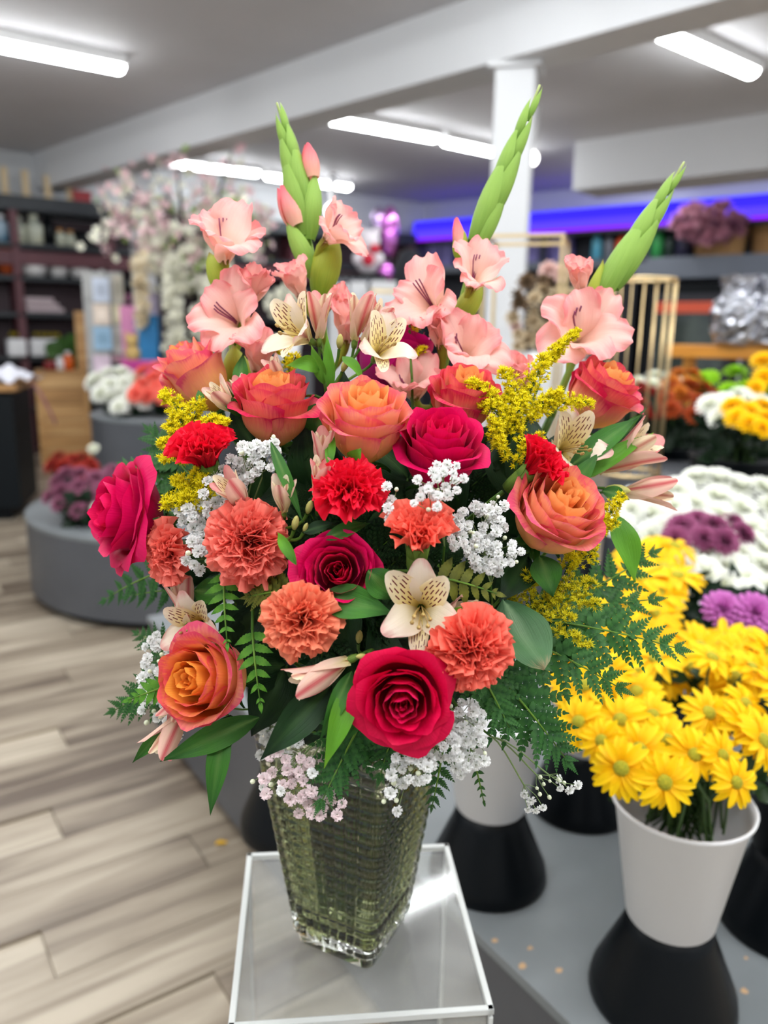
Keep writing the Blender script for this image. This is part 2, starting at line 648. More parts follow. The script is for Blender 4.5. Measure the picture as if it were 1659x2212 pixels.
# small round lamp by the post and one above the balloon
bulb_glass = emit_mat('bulb_glow', (1, 0.98, 0.94, 1), 6.0)
for px, py, y, r, lab in ((1147, 342, 7.6, 0.062, 'round white ceiling bulb right of the white post'), (718, 455, 10.8, 0.09, 'round white ceiling bulb above the dark far shelf')):
    p = PY(px, py, y)
    t = thing('globe_lamp', lab, 'ceiling lamp', p)
    m = MB()
    m.ball((0, 0, 0), r, 16, 10)
    ob('bulb', m.mesh('bulb', bulb_glass), parent=t)
    m = MB()
    m.lathe([(0.0, r * .9), (0.03, r * .9), (0.03, r + .03), (0.06, CEIL - p.z), (0, CEIL - p.z)], 12)
    ob('socket', m.mesh('socket', lamp_white), parent=t)

# ---------------------------------------------------------------- display platform
PC = Vector((0.395, 0.86, 0))
PU, PV = Vector((-0.559, 0.829, 0)), Vector((0.829, 0.559, 0))
MP = Matrix((PV, PU, Vector((0, 0, 1)))).transposed().to_4x4()
plat = thing('display_platform', 'low grey painted platform carrying the flower buckets', 'platform', Matrix.Translation(PC) @ MP)
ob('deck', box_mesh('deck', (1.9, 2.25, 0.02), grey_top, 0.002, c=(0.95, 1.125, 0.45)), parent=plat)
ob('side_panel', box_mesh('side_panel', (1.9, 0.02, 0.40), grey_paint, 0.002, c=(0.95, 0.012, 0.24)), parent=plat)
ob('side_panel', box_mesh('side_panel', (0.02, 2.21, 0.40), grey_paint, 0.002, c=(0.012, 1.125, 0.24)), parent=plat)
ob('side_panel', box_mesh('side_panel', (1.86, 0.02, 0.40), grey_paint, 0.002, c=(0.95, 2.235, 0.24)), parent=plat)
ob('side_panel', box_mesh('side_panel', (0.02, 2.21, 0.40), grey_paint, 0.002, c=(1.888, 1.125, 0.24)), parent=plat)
ob('toe_kick', box_mesh('toe_kick', (1.8, 2.15, 0.045), black_plastic, c=(0.95, 1.125, 0.0225)), parent=plat)
chip = plain('chipped_wood', srgb(196, 160, 122), 0.7)
m = MB()
for px, py, r in ((1068, 2032, .008), (1146, 2048, .006), (1128, 2086, .010), (1208, 2096, .007), (1608, 2140, .008), (1612, 2070, .005)):
    q = (plat.matrix_basis.inverted() @ PZ(px, py, 0.4602))
    n = 7
    m.add([(q.x + math.cos(a * 6.283 / n) * r * rnd.uniform(.6, 1.2), q.y + math.sin(a * 6.283 / n) * r * rnd.uniform(.5, .9), 0.4604) for a in range(n)], [tuple(range(n))])
ob('paint_chips', m.mesh('paint_chips', chip, False), parent=plat, kind='stuff')

# ---------------------------------------------------------------- clear pedestal
PED_Z, PW = 0.80, 0.276
ped = thing('acrylic_pedestal', 'clear acrylic box pedestal with frosted edges under the vase', 'pedestal', rot_to((0.994, 0.10, 0), (-0.027, 0.812, 0)))
acr = sheet_mat('acrylic_sheet', (0.955, 0.965, 0.96, 1), haze=0.09)
acr_edge = plain('acrylic_edge', srgb(226, 228, 226), 0.35)
acr_edge.node_tree.nodes['Principled BSDF'].inputs['Transmission Weight'].default_value = 0.35
h = PW / 2
ob('top_panel', box_mesh('top_panel', (PW - .012, PW - .012, 0.005), acr, c=(0, 0, PED_Z - .003)), parent=ped)
for sx, sy in ((1, 0), (-1, 0), (0, 1), (0, -1)):
    d = (0.004, PW - .016, PED_Z - .02) if sx else (PW - .016, 0.004, PED_Z - .02)
    ob('side_panel', box_mesh('side_panel', d, acr, c=(sx * (h - .004), sy * (h - .004), (PED_Z - .02) / 2 + .004)), parent=ped)
for sx, sy in ((1, 0), (-1, 0), (0, 1), (0, -1)):
    d = (0.007, PW, 0.007) if sx else (PW, 0.007, 0.007)
    ob('edge_strip', box_mesh('edge_strip', d, acr_edge, 0.001, c=(sx * (h - .0035), sy * (h - .0035), PED_Z - .0045)), parent=ped)
for sx in (1, -1):
    for sy in (1, -1):
        ob('edge_strip', box_mesh('edge_strip', (.005, .005, PED_Z - .012), acr_edge, 0.001, c=(sx * (h - .003), sy * (h - .003), (PED_Z - .012) / 2)), parent=ped)

# ---------------------------------------------------------------- glass vase
VC = Vector((-0.029, 0.797, PED_Z))
VH, VYAW = 0.285, math.radians(-27)
glass = glass_mat('vase_glass', (0.985, 0.995, 0.985, 1), 1.46)
water_m = glass_mat('vase_water', (0.80, 0.83, 0.58, 1), 1.33)


def vase_half(z):
    return 0.048 + (0.081 - 0.048) * z / VH


def rsquare(half, rc, n_side, n_corner):
    "points of a rounded square with outward normals and the side coordinate"
    pts = []
    for k in range(4):
        R = Matrix.Rotation(k * math.pi / 2, 2)
        for i in range(n_side):
            t = i / n_side
            p = Vector((half, -(half - rc) + 2 * (half - rc) * t))
            pts.append((R @ p, R @ Vector((1, 0)), t))
        for i in range(n_corner):
            a = math.pi / 2 * i / n_corner
            p = Vector((half - rc + rc * math.cos(a), half - rc + rc * math.sin(a)))
            pts.append((R @ p, R @ Vector((math.cos(a), math.sin(a))), None))
    return pts


def vase_mesh():
    rows, cols, sub = 18, 8, 6
    ns, nc = cols * sub, 5
    rings = []
    nr = rows * sub
    z0, z1 = 0.016, VH - 0.006
    zs = [(0.0, 0, .94), (0.003, 0, 1.0), (0.010, 0, 1.0)]
    for j in range(nr + 1):
        f = j / sub
        fr = (f - math.floor(f)) if j < nr else 0.0
        zs.append((z0 + (z1 - z0) * j / nr, fr, 1.0))
    zs.append((VH - .002, 0, 1.0))
    vs = []
    for z, fr, k in zs:
        hb = max(0.0, 1 - abs(2 * fr - 1) ** 6)
        for p, n, t in rsquare(vase_half(z) * k, 0.011, ns, nc):
            b = 0.0
            if t is not None:
                c = t * cols
                fc = c - math.floor(c)
                b = 0.0042 * hb * (0.40 + 0.60 * max(0.0, 1 - abs(2 * fc - 1) ** 7))
            else:
                b = 0.0040 * hb
            q = p + n * b
            vs.append((q.x, q.y, z))
    N = 4 * (ns + nc)
    nrow = len(zs)
    # inside wall, from the rim down
    ins = [VH, VH - 0.02, VH * .75, VH * .5, VH * .25, 0.03, 0.024]
    for i, z in enumerate(ins):
        hh = vase_half(z) - 0.0075 if i < len(ins) - 1 else vase_half(z) - 0.014
        for p, n, t in rsquare(hh, 0.007, ns, nc):
            vs.append((p.x, p.y, z))
    tot = nrow + len(ins)
    fs = []
    for j in range(tot - 1):
        for i in range(N):
            i2 = (i + 1) % N
            fs.append((j * N + i, j * N + i2, (j + 1) * N + i2, (j + 1) * N + i))
    fs.append(tuple(range(N - 1, -1, -1)))
    fs.append(tuple((tot - 1) * N + i for i in range(N)))
    m = MB()
    m.add(vs, fs)
    return m.mesh('body', glass)


MV = Matrix.Translation(VC + Vector((0, 0, .0006))) @ Matrix.Rotation(VYAW, 4, 'Z')
vase = thing('glass_vase', 'tall square clear glass vase pressed all over with rows of studs', 'vase', MV)
ob('body', vase_mesh(), parent=vase)
m = MB()
wl = 0.235
prev = None
pts = []
for z in (0.0235, 0.03, 0.08, 0.14, 0.19, wl):
    hh = vase_half(z) - (0.0070 if z > .025 else 0.0135)
    pts += [(p.x, p.y, z) for p, n, t in rsquare(hh, 0.007, 4, 4)]
N = 32
fs = [(j * N + i, j * N + (i + 1) % N, (j + 1) * N + (i + 1) % N, (j + 1) * N + i) for j in range(5) for i in range(N)]
fs += [tuple(range(N - 1, -1, -1)), tuple(5 * N + i for i in range(N))]
m.add(pts, fs)
wat = ob('vase_water', m.mesh('vase_water', water_m, False), M=MV)
tag(wat, 'slightly cloudy water filling the studded glass vase', 'water')

# ================================================================== flower makers
MOUTH = VC + Vector((0, 0, VH))
stem_count = [0]


def stem_to_vase(root, start, axis, r0=0.0026, mat=None, name='stem', bow=0.10):
    "stem from a flower's base down through the mouth of the vase to its floor, in the root's own space"
    k = stem_count[0]
    stem_count[0] += 1
    a = k * 2.399
    rr = 0.008 + 0.044 * math.sqrt((k * 0.618) % 1.0)
    # mouth point leans towards the flower
    lean = Vector((start.x - MOUTH.x, start.y - MOUTH.y, 0))
    if lean.length > 1e-4:
        lean = lean.normalized() * 0.014
    mo = MOUTH + lean + Vector((math.cos(a), math.sin(a), 0)) * rr * 0.7
    mo.z -= 0.01
    bo = VC + Vector((-lean.x * 0.8 + math.cos(a) * rr * .60, -lean.y * 0.8 + math.sin(a) * rr * .60, 0.028 + 0.012 * (k % 3)))
    inward = (mo - start)
    p1 = start - axis * min(bow, inward.length * .4)
    p2 = mo + (mo - bo).normalized() * min(0.12, inward.length * 0.4)
    pts = bez(start, p1, p2, mo, 12) + [mo + (bo - mo) * t for t in (0.33, 0.66, 1.0)]
    I = root.matrix_basis.inverted()
    m = MB()
    m.tube([I @ q for q in pts], r0, 6)
    return ob(name, m.mesh(name, mat or stem_green), parent=root)


# ---------------------------------------------------------------- rose
def rose_petal(name, R, H, alpha, phi, flare, droop, close, spiral, seed, mat, edge=0.0, tip=0.03, nu=14, nv=12, rip=1.0):
    rg = random.Random(seed)
    s1, s2, s3 = (rg.uniform(0, 6.28) for _ in range(3))
    asym = rg.uniform(-.12, .12)

    def fn(U, V):
        top = 1 - 0.20 * np.abs(U) ** 2.6 + tip * np.exp(-((U - asym) / .16) ** 2) + 0.022 * rip * np.sin(4.5 * U + s1) + .012 * rip * np.sin(11 * U + s2)
        ve = V * top
        w = alpha * (0.62 + 0.38 * np.clip(ve / .55, 0, 1))
        th = phi + U * w
        base = 0.035
        r = base + (R - base) * np.sin(np.pi / 2 * np.clip(ve / .62, 0, 1)) ** 0.85
        k = np.clip((ve - .5) / .5, 0, 1.2)
        r = r - close * R * k ** 2
        # the rim rolls outwards
        rl = np.clip((ve - .62) / .38, 0, 1.2)
        r = r + flare * rl ** 2
        z = H * ve - droop * rl ** 3
        r = r + edge * np.abs(U) ** 3 * k
        z = z - edge * .3 * np.abs(U) ** 4 * k
        r = r * (1 + spiral * U * (.3 + .7 * np.clip(ve, 0, 1)))
        r = r + .010 * rip * np.sin(5 * U + s2) * ve + .009 * rip * np.sin(10 * U + s3) * rl
        z = z + .010 * rip * np.sin(7 * U + s1) * rl
        return r * np.cos(th), r * np.sin(th), z
    m = MB()
    m.grid(fn, nu, nv)
    return m.mesh(name, mat)


def rose_archetype(kind, seed, mats):
    "list of petal meshes; unit size: open diameter about 1"
    rg = random.Random(seed)
    inner, mid, outer = mats
    L = []
    if kind == 'open':
        rows = [  # n, R0, R1, H0, H1, alpha, flare, droop, close, edge, mat
            (3, .035, .060, .60, .60, 2.3, 0.0, 0.0, .10, 0, inner),
            (4, .085, .125, .61, .61, 1.75, 0.005, 0.0, .12, 0, inner),
            (5, .155, .205, .615, .61, 1.35, 0.01, 0.0, .07, .0, inner),
            (5, .235, .285, .60, .585, 1.15, 0.03, 0.01, .03, .01, mid),
            (6, .315, .355, .57, .54, 1.0, 0.06, 0.03, 0, .02, mid),
            (6, .375, .405, .52, .47, .95, 0.11, 0.07, 0, .03, outer),
            (4, .410, .42, .45, .42, .95, 0.15, 0.12, 0, .03, outer)]
    elif kind == 'swirl':
        rows = [(3, .03, .05, .57, .57, 2.6, 0.0, 0.0, .05, 0, inner),
                (4, .07, .10, .58, .60, 2.0, 0.008, 0.0, .08, 0, inner),
                (5, .125, .18, .61, .62, 1.5, 0.012, 0.0, .05, 0, inner),
                (5, .205, .26, .615, .60, 1.25, 0.03, 0.01, .02, .01, mid),
                (5, .29, .335, .57, .55, 1.1, 0.07, 0.03, 0, .02, mid),
                (6, .355, .40, .50, .46, 1.0, 0.12, 0.07, 0, .03, outer),
                (4, .405, .42, .45, .42, 1.0, 0.17, 0.13, 0, .03, outer)]
    elif kind == 'cup':
        rows = [(3, .04, .07, .92, .92, 2.3, 0.0, 0.0, .1, 0, inner),
                (4, .09, .14, .94, .94, 1.7, 0.01, 0.0, .15, 0, inner),
                (5, .17, .23, .95, .94, 1.4, 0.02, 0.0, .10, 0, inner),
                (5, .26, .31, .95, .93, 1.25, 0.04, 0.01, .06, .01, mid),
                (5, .33, .37, .93, .90, 1.15, 0.07, 0.03, .04, .02, mid),
                (4, .38, .40, .88, .84, 1.1, 0.11, 0.07, 0, .03, outer),
                (3, .41, .42, .80, .74, 1.15, 0.15, 0.13, 0, .04, outer)]
    else:  # bud
        rows = [(3, .04, .07, 1.12, 1.12, 2.3, 0.0, 0.0, .2, 0, inner),
                (4, .09, .15, 1.15, 1.14, 1.8, 0.0, 0.0, .2, 0, inner),
                (4, .18, .25, 1.16, 1.15, 1.6, 0.01, 0.0, .2, 0, mid),
                (4, .28, .34, 1.15, 1.12, 1.45, 0.03, 0.01, .12, .02, mid),
                (4, .36, .41, 1.10, 1.04, 1.3, 0.09, 0.05, .04, .03, outer),
                (2, .42, .43, .98, .92, 1.25, 0.13, 0.1, 0, .04, outer)]
    i = 0
    for n, R0, R1, H0, H1, al, fl, dr, cl, ed, mt in rows:
        ph0 = rg.uniform(0, 6.28)
        for j in range(n):
            t = j / max(1, n - 1)
            phi = ph0 + 2 * math.pi * j / n + rg.uniform(-.15, .15)
            R = R0 + (R1 - R0) * t + rg.uniform(-.006, .006)
            Hh = H0 + (H1 - H0) * t + rg.uniform(-.012, .012)
            L.append(rose_petal('petal', R, Hh, al * rg.uniform(.92, 1.08), phi, fl * rg.uniform(.7, 1.35), dr * rg.uniform(.7, 1.3), cl, .10, seed * 100 + i, mt, ed,
                                rip=1.0 if kind != 'rag' else 1.6))
            i += 1
    return L


ROSE_H = {'open': .62, 'swirl': .62, 'cup': .95, 'bud': 1.15}
_arch = {}


def sepal_mesh():
    m = MB()
    for k in range(5):
        a = k * 2 * math.pi / 5

        def fn(U, V):
            w = .09 * (1 - V) ** .7 * np.sin(np.pi * np.clip(V * .8 + .25, 0, 1))
            r = .05 + .30 * V ** .9 + 0 * U
            z = -.05 + .10 * V ** 2 - .12 * V ** 4 + .05 * U * U
            x, y = r, U * w
            return x * math.cos(a) - y * math.sin(a), x * math.sin(a) + y * math.cos(a), z
        m.grid(fn, 2, 6)
    m.lathe([(0.03, -.16), (.07, -.12), (.085, -.06), (.08, .02), (.04, .05)], 10)
    return m.mesh('calyx', leaf_green)


def rose(name, label, px, py, size_px, d, dirv, kind, mats, seed, group, roll=0.0):
    s = size_px * d / F_PX
    ax = D(*dirv)
    c = P(px, py, d)
    base = c - ax * (ROSE_H[kind] * .5 * s)
    root = thing(name, label, 'rose', frame(base, ax), group)
    key = (kind, seed, mats[0].name)
    if key not in _arch:
        _arch[key] = rose_archetype(kind, seed, mats)
    S = Matrix.Rotation(roll, 4, 'Z') @ Matrix.Scale(s, 4)
    for me in _arch[key]:
        ob('petal', me, parent=root, M=S)
    ob('calyx', calyx_me, parent=root, M=S)
    stem_to_vase(root, base - ax * .15 * s, ax, 0.0030)
    return root


# ---------------------------------------------------------------- carnation
def carn_petal(th_deg, seed, mat, L=.47, ruf=.055, W=.17, r0=.05):
    rg = random.Random(seed)
    p1, p2, p3 = (rg.uniform(0, 6.28) for _ in range(3))
    kf = rg.uniform(1.3, 2.2)

    def fn(U, V):
        # the claw rises in the calyx, the blade bends away to the angle th
        n = 24
        tt = np.linspace(0, 1, n)
        tilt = math.radians(th_deg) * np.clip(tt * 1.7, 0, 1) ** 1.2
        cx_ = np.concatenate([[0], np.cumsum(np.sin(tilt))[:-1]]) * L / n
        cz_ = np.concatenate([[0], np.cumsum(np.cos(tilt))[:-1]]) * L / n
        top = 1 - .10 * np.abs(U) ** 2 + .020 * np.sin(17 * U + p1) * np.clip(V - .6, 0, 1) * 2.2 + .03 * np.sin(3 * U + p3)
        ve = np.clip(V * top, 0, 1.05)
        r = r0 + np.interp(ve, tt, cx_)
        z = np.interp(ve, tt, cz_)
        ti = np.interp(ve, tt, tilt)
        w = W * (.26 + .74 * np.clip(ve, 0, 1) ** 1.15)
        bend = ruf * ve ** 1.5 * (np.sin(kf * np.pi * U + p2) + .45 * np.sin(2.6 * kf * np.pi * U + p3)) - .05 * np.clip(ve - .75, 0, 1) * 4 * np.sin(kf * 2 * U + p1) ** 2
        x = r - bend * np.cos(ti)
        zz = z + bend * np.sin(ti)
        y = U * w * (1 - .10 * np.abs(np.sin(kf * np.pi * U)))
        return x, y, zz
    m = MB()
    m.grid(fn, 24, 7)
    return m.mesh('petal', mat)


_carn = {}


def carnation(name, label, px, py, size_px, d, dirv, mat, group, semi=False, n=44, seed=1, ruf=.075):
    s = size_px * d / F_PX * (1.28 if not semi else 1.75)
    ax = D(*dirv)
    c = P(px, py, d)
    lift = .20 if not semi else .24
    base = c - ax * lift * s
    root = thing(name, label, 'carnation', frame(base, ax), group)
    rg = random.Random(seed)
    key = (mat.name, semi)
    if key not in _carn:
        ths = ([6, 16, 27, 38, 48, 58, 67, 76, 86, 97] if not semi else [4, 9, 14, 19, 24, 29, 33, 37, 40, 44])
        _carn[key] = [[carn_petal(t, 31 * i + 7 * j, mat, ruf=ruf * (1.25 if i < 4 else .95), L=.39 + .010 * i, W=.19 + .008 * i, r0=.02 + .009 * i) for j in range(3)] for i, t in enumerate(ths)]
    A = _carn[key]
    if semi:
        n = int(n * .7)
    for i in range(n):
        t = (i + .5) / n
        b = min(9, int(10 * t ** .85))
        me = rg.choice(A[b])
        M = Matrix.Rotation(i * 2.39996 + rg.uniform(-.2, .2), 4, 'Z') @ Matrix.Rotation(math.radians(rg.uniform(-5, 5)), 4, 'Y') @ Matrix.Rotation(math.radians(rg.uniform(-14, 14)), 4, 'X')
        k = s * rg.uniform(.90, 1.10)
        ob('petal', me, parent=root, M=M @ Matrix.Scale(k, 4))
    m = MB()
    m.lathe([(.02, -.40), (.08, -.38), (.105, -.26), (.118, -.10), (.128, .02), (.122, .04), (.09, .0)], 12)
    for k in range(5):
        a = k * 2 * math.pi / 5

        def fn(U, V):
            r = .124 + .03 * V ** 2
            th = a + U * .5 * (1 - V ** 1.6)
            return r * np.cos(th), r * np.sin(th), -.10 + .20 * V
        m.grid(fn, 4, 4)
    ob('calyx', m.mesh('calyx', calyx_green), parent=root, M=Matrix.Scale(s, 4))
    stem_to_vase(root, base - ax * .44 * s, ax, 0.0022)
    return root


# ---------------------------------------------------------------- tepals shared by gladiolus and alstroemeria
def tepal(name, mat, L=.62, W=.22, t0=10, t1=70, bendpow=1.5, ruf=.02, rf=4.0, tipw=.55, seed=0, nu=12, nv=12, cup=.12, point=.04, notch=0.0, r0=.03, curl=0.0):
    rg = random.Random(seed)
    p1, p2 = rg.uniform(0, 6.28), rg.uniform(0, 6.28)

    def fn(U, V):
        n = 40
        tt = np.linspace(0, 1, n)
        tilt = np.radians(t0 + (t1 - t0) * tt ** bendpow + curl * np.clip(tt - .75, 0, 1) * 4)
        cr = r0 + np.concatenate([[0], np.cumsum(np.sin(tilt))[:-1]]) * L / n
        cz = np.concatenate([[0], np.cumsum(np.cos(tilt))[:-1]]) * L / n
        top = 1 - .16 * np.abs(U) ** 2.4 + point * np.exp(-(U / .15) ** 2)
        ve = np.clip(V * top, 0, 1)
        r, z, ti = np.interp(ve, tt, cr), np.interp(ve, tt, cz), np.interp(ve, tt, tilt)
        w = W * (.16 + .84 * np.sin(np.pi * np.clip(.06 + V * tipw * 1.15, 0, .86)) ** 1.1)
        e = np.abs(U) ** 2
        off = cup * W * 2 * U * U * (1 - V * .6) * -1.0
        off = -off
        off = off + ruf * V * np.abs(U) ** 1.3 * np.sin(rf * np.pi * V + np.sign(U) * p1 + p2) + ruf * .5 * np.clip(V - .55, 0, 1) * 2 * np.sin(rf * .9 * np.pi * U + p1) + .006 * np.sin(17 * U) * V
        x = r - off * np.cos(ti)
        zz = z + off * np.sin(ti)
        return x, U * w, zz
    m = MB()
    m.grid(fn, nu, nv)
    return m.mesh(name, mat)


def stamens(n, L, r, mat, tipmat, spread=.05, curve=.12):
    m = MB()
    for k in range(n):
        a = (k - (n - 1) / 2) * .5 + math.pi / 2
        b = Vector((math.cos(a) * spread * .3, math.sin(a) * spread * .3, .1))
        t = Vector((math.cos(a) * spread, math.sin(a) * spread + curve, L))
        pts = bez(b, b + Vector((0, 0, L * .3)), t - Vector((0, 0, L * .3)), t, 5)
        m.tube(pts, r, 5)
    me = m.mesh('stamen', mat)
    return me


_glad = {}


def glad_floret(parent, PI, px, py, size_px, d, dirv, seed, roll=0.0, half=False):
    "one open floret: an Empty with six tepals and three stamens"
    s = size_px * d / F_PX
    ax = D(*dirv)
    c = P(px, py, d) - ax * .30 * s
    e = bpy.data.objects.new('floret', None)
    e.empty_display_size = .01
    COL.objects.link(e)
    e.parent = parent
    e.matrix_basis = PI @ frame(c, ax, roll=roll)
    key = (seed % 3, half)
    if key not in _glad:
        sd = seed % 3 * 50
        if half:
            _glad[key] = [tepal('tepal', glad_pink, L=.78, W=.22, t0=8, t1=46, ruf=.05, rf=4, seed=sd + j, cup=.25) for j in range(6)]
        else:
            _glad[key] = [tepal('tepal', glad_pink, L=.74, W=.255 if j % 2 else .215, t0=12, t1=84 if j % 2 else 74, bendpow=1.15, ruf=.058, rf=3.1, seed=sd + j, cup=.10, curl=26, nu=14, nv=14, point=.10) for j in range(6)]
    rg = random.Random(seed)
    for j, me in enumerate(_glad[key]):
        M = Matrix.Rotation(j * math.pi / 3 + rg.uniform(-.18, .18), 4, 'Z') @ Matrix.Rotation(math.radians(rg.uniform(-16, 12)), 4, 'Y')
        ob('tepal', me, parent=e, M=M @ Matrix.Scale(s * rg.uniform(.90, 1.16), 4))
    if not half:
        if 'st' not in _glad:
            _glad['st'] = stamens(3, .50, .010, purple_anther, purple_anther, .10, .10)
        ob('stamen', _glad['st'], parent=e, M=Matrix.Scale(s, 4))
    return e, c, ax


def bract_mesh(L, R, wrap, mat, seed=0, open_=0.0):
    rg = random.Random(seed)

    def fn(U, V):
        rr = R * (np.sin(np.pi * np.clip(.14 + V * .80, 0, 1)) ** .8)
        w = wrap * (1 - V ** 2.2) ** .8
        th = U * w
        return rr * np.cos(th) + open_ * V ** 2, rr * np.sin(th), L * V
    m = MB()
    m.grid(fn, 8, 10)
    return m.mesh('bract', mat)


def spike_stem(root, pts, r0, r1, mat):
    I = root.matrix_basis.inverted()
    m = MB()
    n = len(pts)
    m.tube([I @ q for q in pts], [r0 + (r1 - r0) * i / (n - 1) for i in range(n)], 8)
    return ob('stem', m.mesh('stem', mat), parent=root)


def catmull(ps, n):
    out = []
    for i in range(len(ps) - 1):
        p0, p1, p2, p3 = ps[max(i - 1, 0)], ps[i], ps[i + 1], ps[min(i + 2, len(ps) - 1)]
        for k in range(n):
            t = k / n
            out.append(.5 * ((2 * p1) + (p2 - p0) * t + (2 * p0 - 5 * p1 + 4 * p2 - p3) * t * t + (3 * p1 - p0 - 3 * p2 + p3) * t ** 3))
    out.append(ps[-1])
    return out


# ---------------------------------------------------------------- alstroemeria
_als = {}


def als_flower(root, px, py, size_px, d, dirv, state, seed, roll=0.0, pink=False):
    s = size_px * d / F_PX * (1.0 if state == 'bud' else 1.16)
    ax = D(*dirv)
    c = P(px, py, d) - ax * .42 * s
    I = root.matrix_basis.inverted()
    if state == 'bud':
        if 'bud' not in _als:
            m = MB()
            m.lathe([(.02, 0), (.12, .10), (.21, .35), (.22, .6), (.15, .85), (.05, .99), (.01, 1.0)], 12)
            _als['bud'] = m.mesh('bud', als_bud)
        ob('bud', _als['bud'], parent=root, M=I @ frame(P(px, py, d) - ax * .5 * s, ax) @ Matrix.Scale(s, 4))
        return P(px, py, d) - ax * .5 * s, ax
    e = bpy.data.objects.new('flower', None)
    e.empty_display_size = .01
    COL.objects.link(e)
    e.parent = root
    e.matrix_basis = I @ frame(c, ax, roll=roll)
    key = (state, pink)
    if key not in _als:
        mo = als_pink if pink else als_cream
        if state == 'open':
            o_ = tepal('tepal', mo, L=.80, W=.215, t0=14, t1=84, bendpow=1.25, ruf=.02, rf=2, tipw=.66, seed=3, cup=.06, point=.05, r0=.04)
            i_ = tepal('tepal', als_dash, L=.80, W=.17, t0=16, t1=58, bendpow=1.0, ruf=.012, rf=2, tipw=.60, seed=5, cup=.15, point=.10, r0=.03)
            l_ = tepal('tepal', als_dash, L=.70, W=.12, t0=20, t1=80, bendpow=1.0, ruf=.01, rf=2, tipw=.55, seed=6, cup=.2, point=.10, r0=.03)
        else:
            o_ = tepal('tepal', mo, L=1.02, W=.20, t0=15, t1=24 if state == 'half' else 16, bendpow=1.8, ruf=.015, rf=2, tipw=.62, seed=3, cup=.30, point=.05, r0=.04)
            i_ = tepal('tepal', als_dash, L=.98, W=.13, t0=11, t1=17, bendpow=1.4, ruf=.01, rf=2, tipw=.6, seed=5, cup=.30, point=.08, r0=.02)
            l_ = i_
        m = MB()
        m.lathe([(.015, -.16), (.05, -.12), (.065, -.05), (.06, .02), (.03, .06)], 10)
        st = MB()
        for k in range(6):
            a = k * 1.05 + .3
            b = Vector((math.cos(a) * .02, math.sin(a) * .02, .05))
            t = Vector((math.cos(a) * .10, math.sin(a) * .07 - .12, .52 + .05 * (k % 3)))
            st.tube(bez(b, b + Vector((0, 0, .2)), t + Vector((0, .05, -.18)), t, 5), .008, 4)
            st.ball(t, .026, 6, 4, (1, 1, 1.7))
        _als[key] = (o_, i_, l_, m.mesh('ovary', calyx_green), st.mesh('stamen', als_stamen))
    o_, i_, l_, ov, st = _als[key]
    rg = random.Random(seed)
    for j in range(3):
        for me, a in ((o_, 90 + 120 * j), (i_ if j != 1 else l_, 30 + 120 * j)):
            if me is l_ and state == 'open':
                a = 270
            elif me is i_ and state == 'open':
                a = 52 if j == 0 else 128
            M = Matrix.Rotation(math.radians(a + rg.uniform(-7, 7)), 4, 'Z') @ Matrix.Rotation(math.radians(rg.uniform(-5, 5)), 4, 'Y')
            ob('tepal', me, parent=e, M=M @ Matrix.Scale(s * rg.uniform(.94, 1.05), 4))
    ob('ovary', ov, parent=e, M=Matrix.Scale(s, 4))
    if state == 'open':
        ob('stamen', st, parent=e, M=Matrix.Scale(s, 4))
    return c - ax * .14 * s, ax


def leaf_blade(p0, p1, w, up, sag=0.10, twist=0.0, nu=4, nv=12, fold=.18, mat=None, tipw=1.12, shape=.9):
    "lance-shaped leaf from p0 to p1 (world points); up = side it shows"
    L = (p1 - p0).length
    t = (p1 - p0).normalized()
    side = t.cross(up).normalized()
    nrm = side.cross(t).normalized()

    def fn(U, V):
        hw = w * .56 * np.sin(np.pi * np.clip(V, 0, 1) ** (shape * .86)) ** tipw + w * .05 * (1 - V)
        tw = twist * V
        arch = sag * L * np.sin(np.pi * V)
        off = fold * w * np.abs(U) ** 1.5 * np.sin(np.pi * V) + .05 * w * np.sin(9 * V + 3 * U)
        a = U * hw
        sx = a * np.cos(tw) - off * np.sin(tw)
        nx = a * np.sin(tw) + off * np.cos(tw) + arch
        q = [p0[i] + t[i] * L * V + side[i] * sx + nrm[i] * nx for i in range(3)]
        return q[0], q[1], q[2]
    m = MB()
    m.grid(fn, nu, nv)
    return m


# ---------------------------------------------------------------- fern
def pinnule_outline(L, W, teeth=4):
    pts = []
    for i in range(teeth * 2 + 1):
        t = i / (teeth * 2)
        w = W * math.sin(math.pi * min(1, (.16 + t * .84)) ** .85) * (1.0 if i % 2 else .82)
        pts.append((t * L, w))
    return pts


def add_pinnule(m, base, ang, L, W, lift=0.0, teeth=4):
    o_ = pinnule_outline(L, W, teeth)
    ca, sa = math.cos(ang), math.sin(ang)

    def tr(x, y, z):
        return (base[0] + x * ca - y * sa, base[1] + x * sa + y * ca, base[2] + z)
    n = len(o_)
    mid = [tr(x, 0, -.10 * L * (x / L) ** 2 + lift) for x, _ in o_]
    up_ = [tr(x, w, .10 * w - .10 * L * (x / L) ** 2 + lift) for x, w in o_]
    dn = [tr(x, -w, .10 * w - .10 * L * (x / L) ** 2 + lift) for x, w in o_]
    fs, uv = [], []
    for i in range(n - 1):
        fs.append((i, i + 1, n + i + 1, n + i))
        fs.append((2 * n + i, 2 * n + i + 1, i + 1, i))
    uv = [(.5, i / (n - 1)) for i in range(n)] + [(1, i / (n - 1)) for i in range(n)] + [(0, i / (n - 1)) for i in range(n)]
    m.add(mid + up_ + dn, fs, uv)


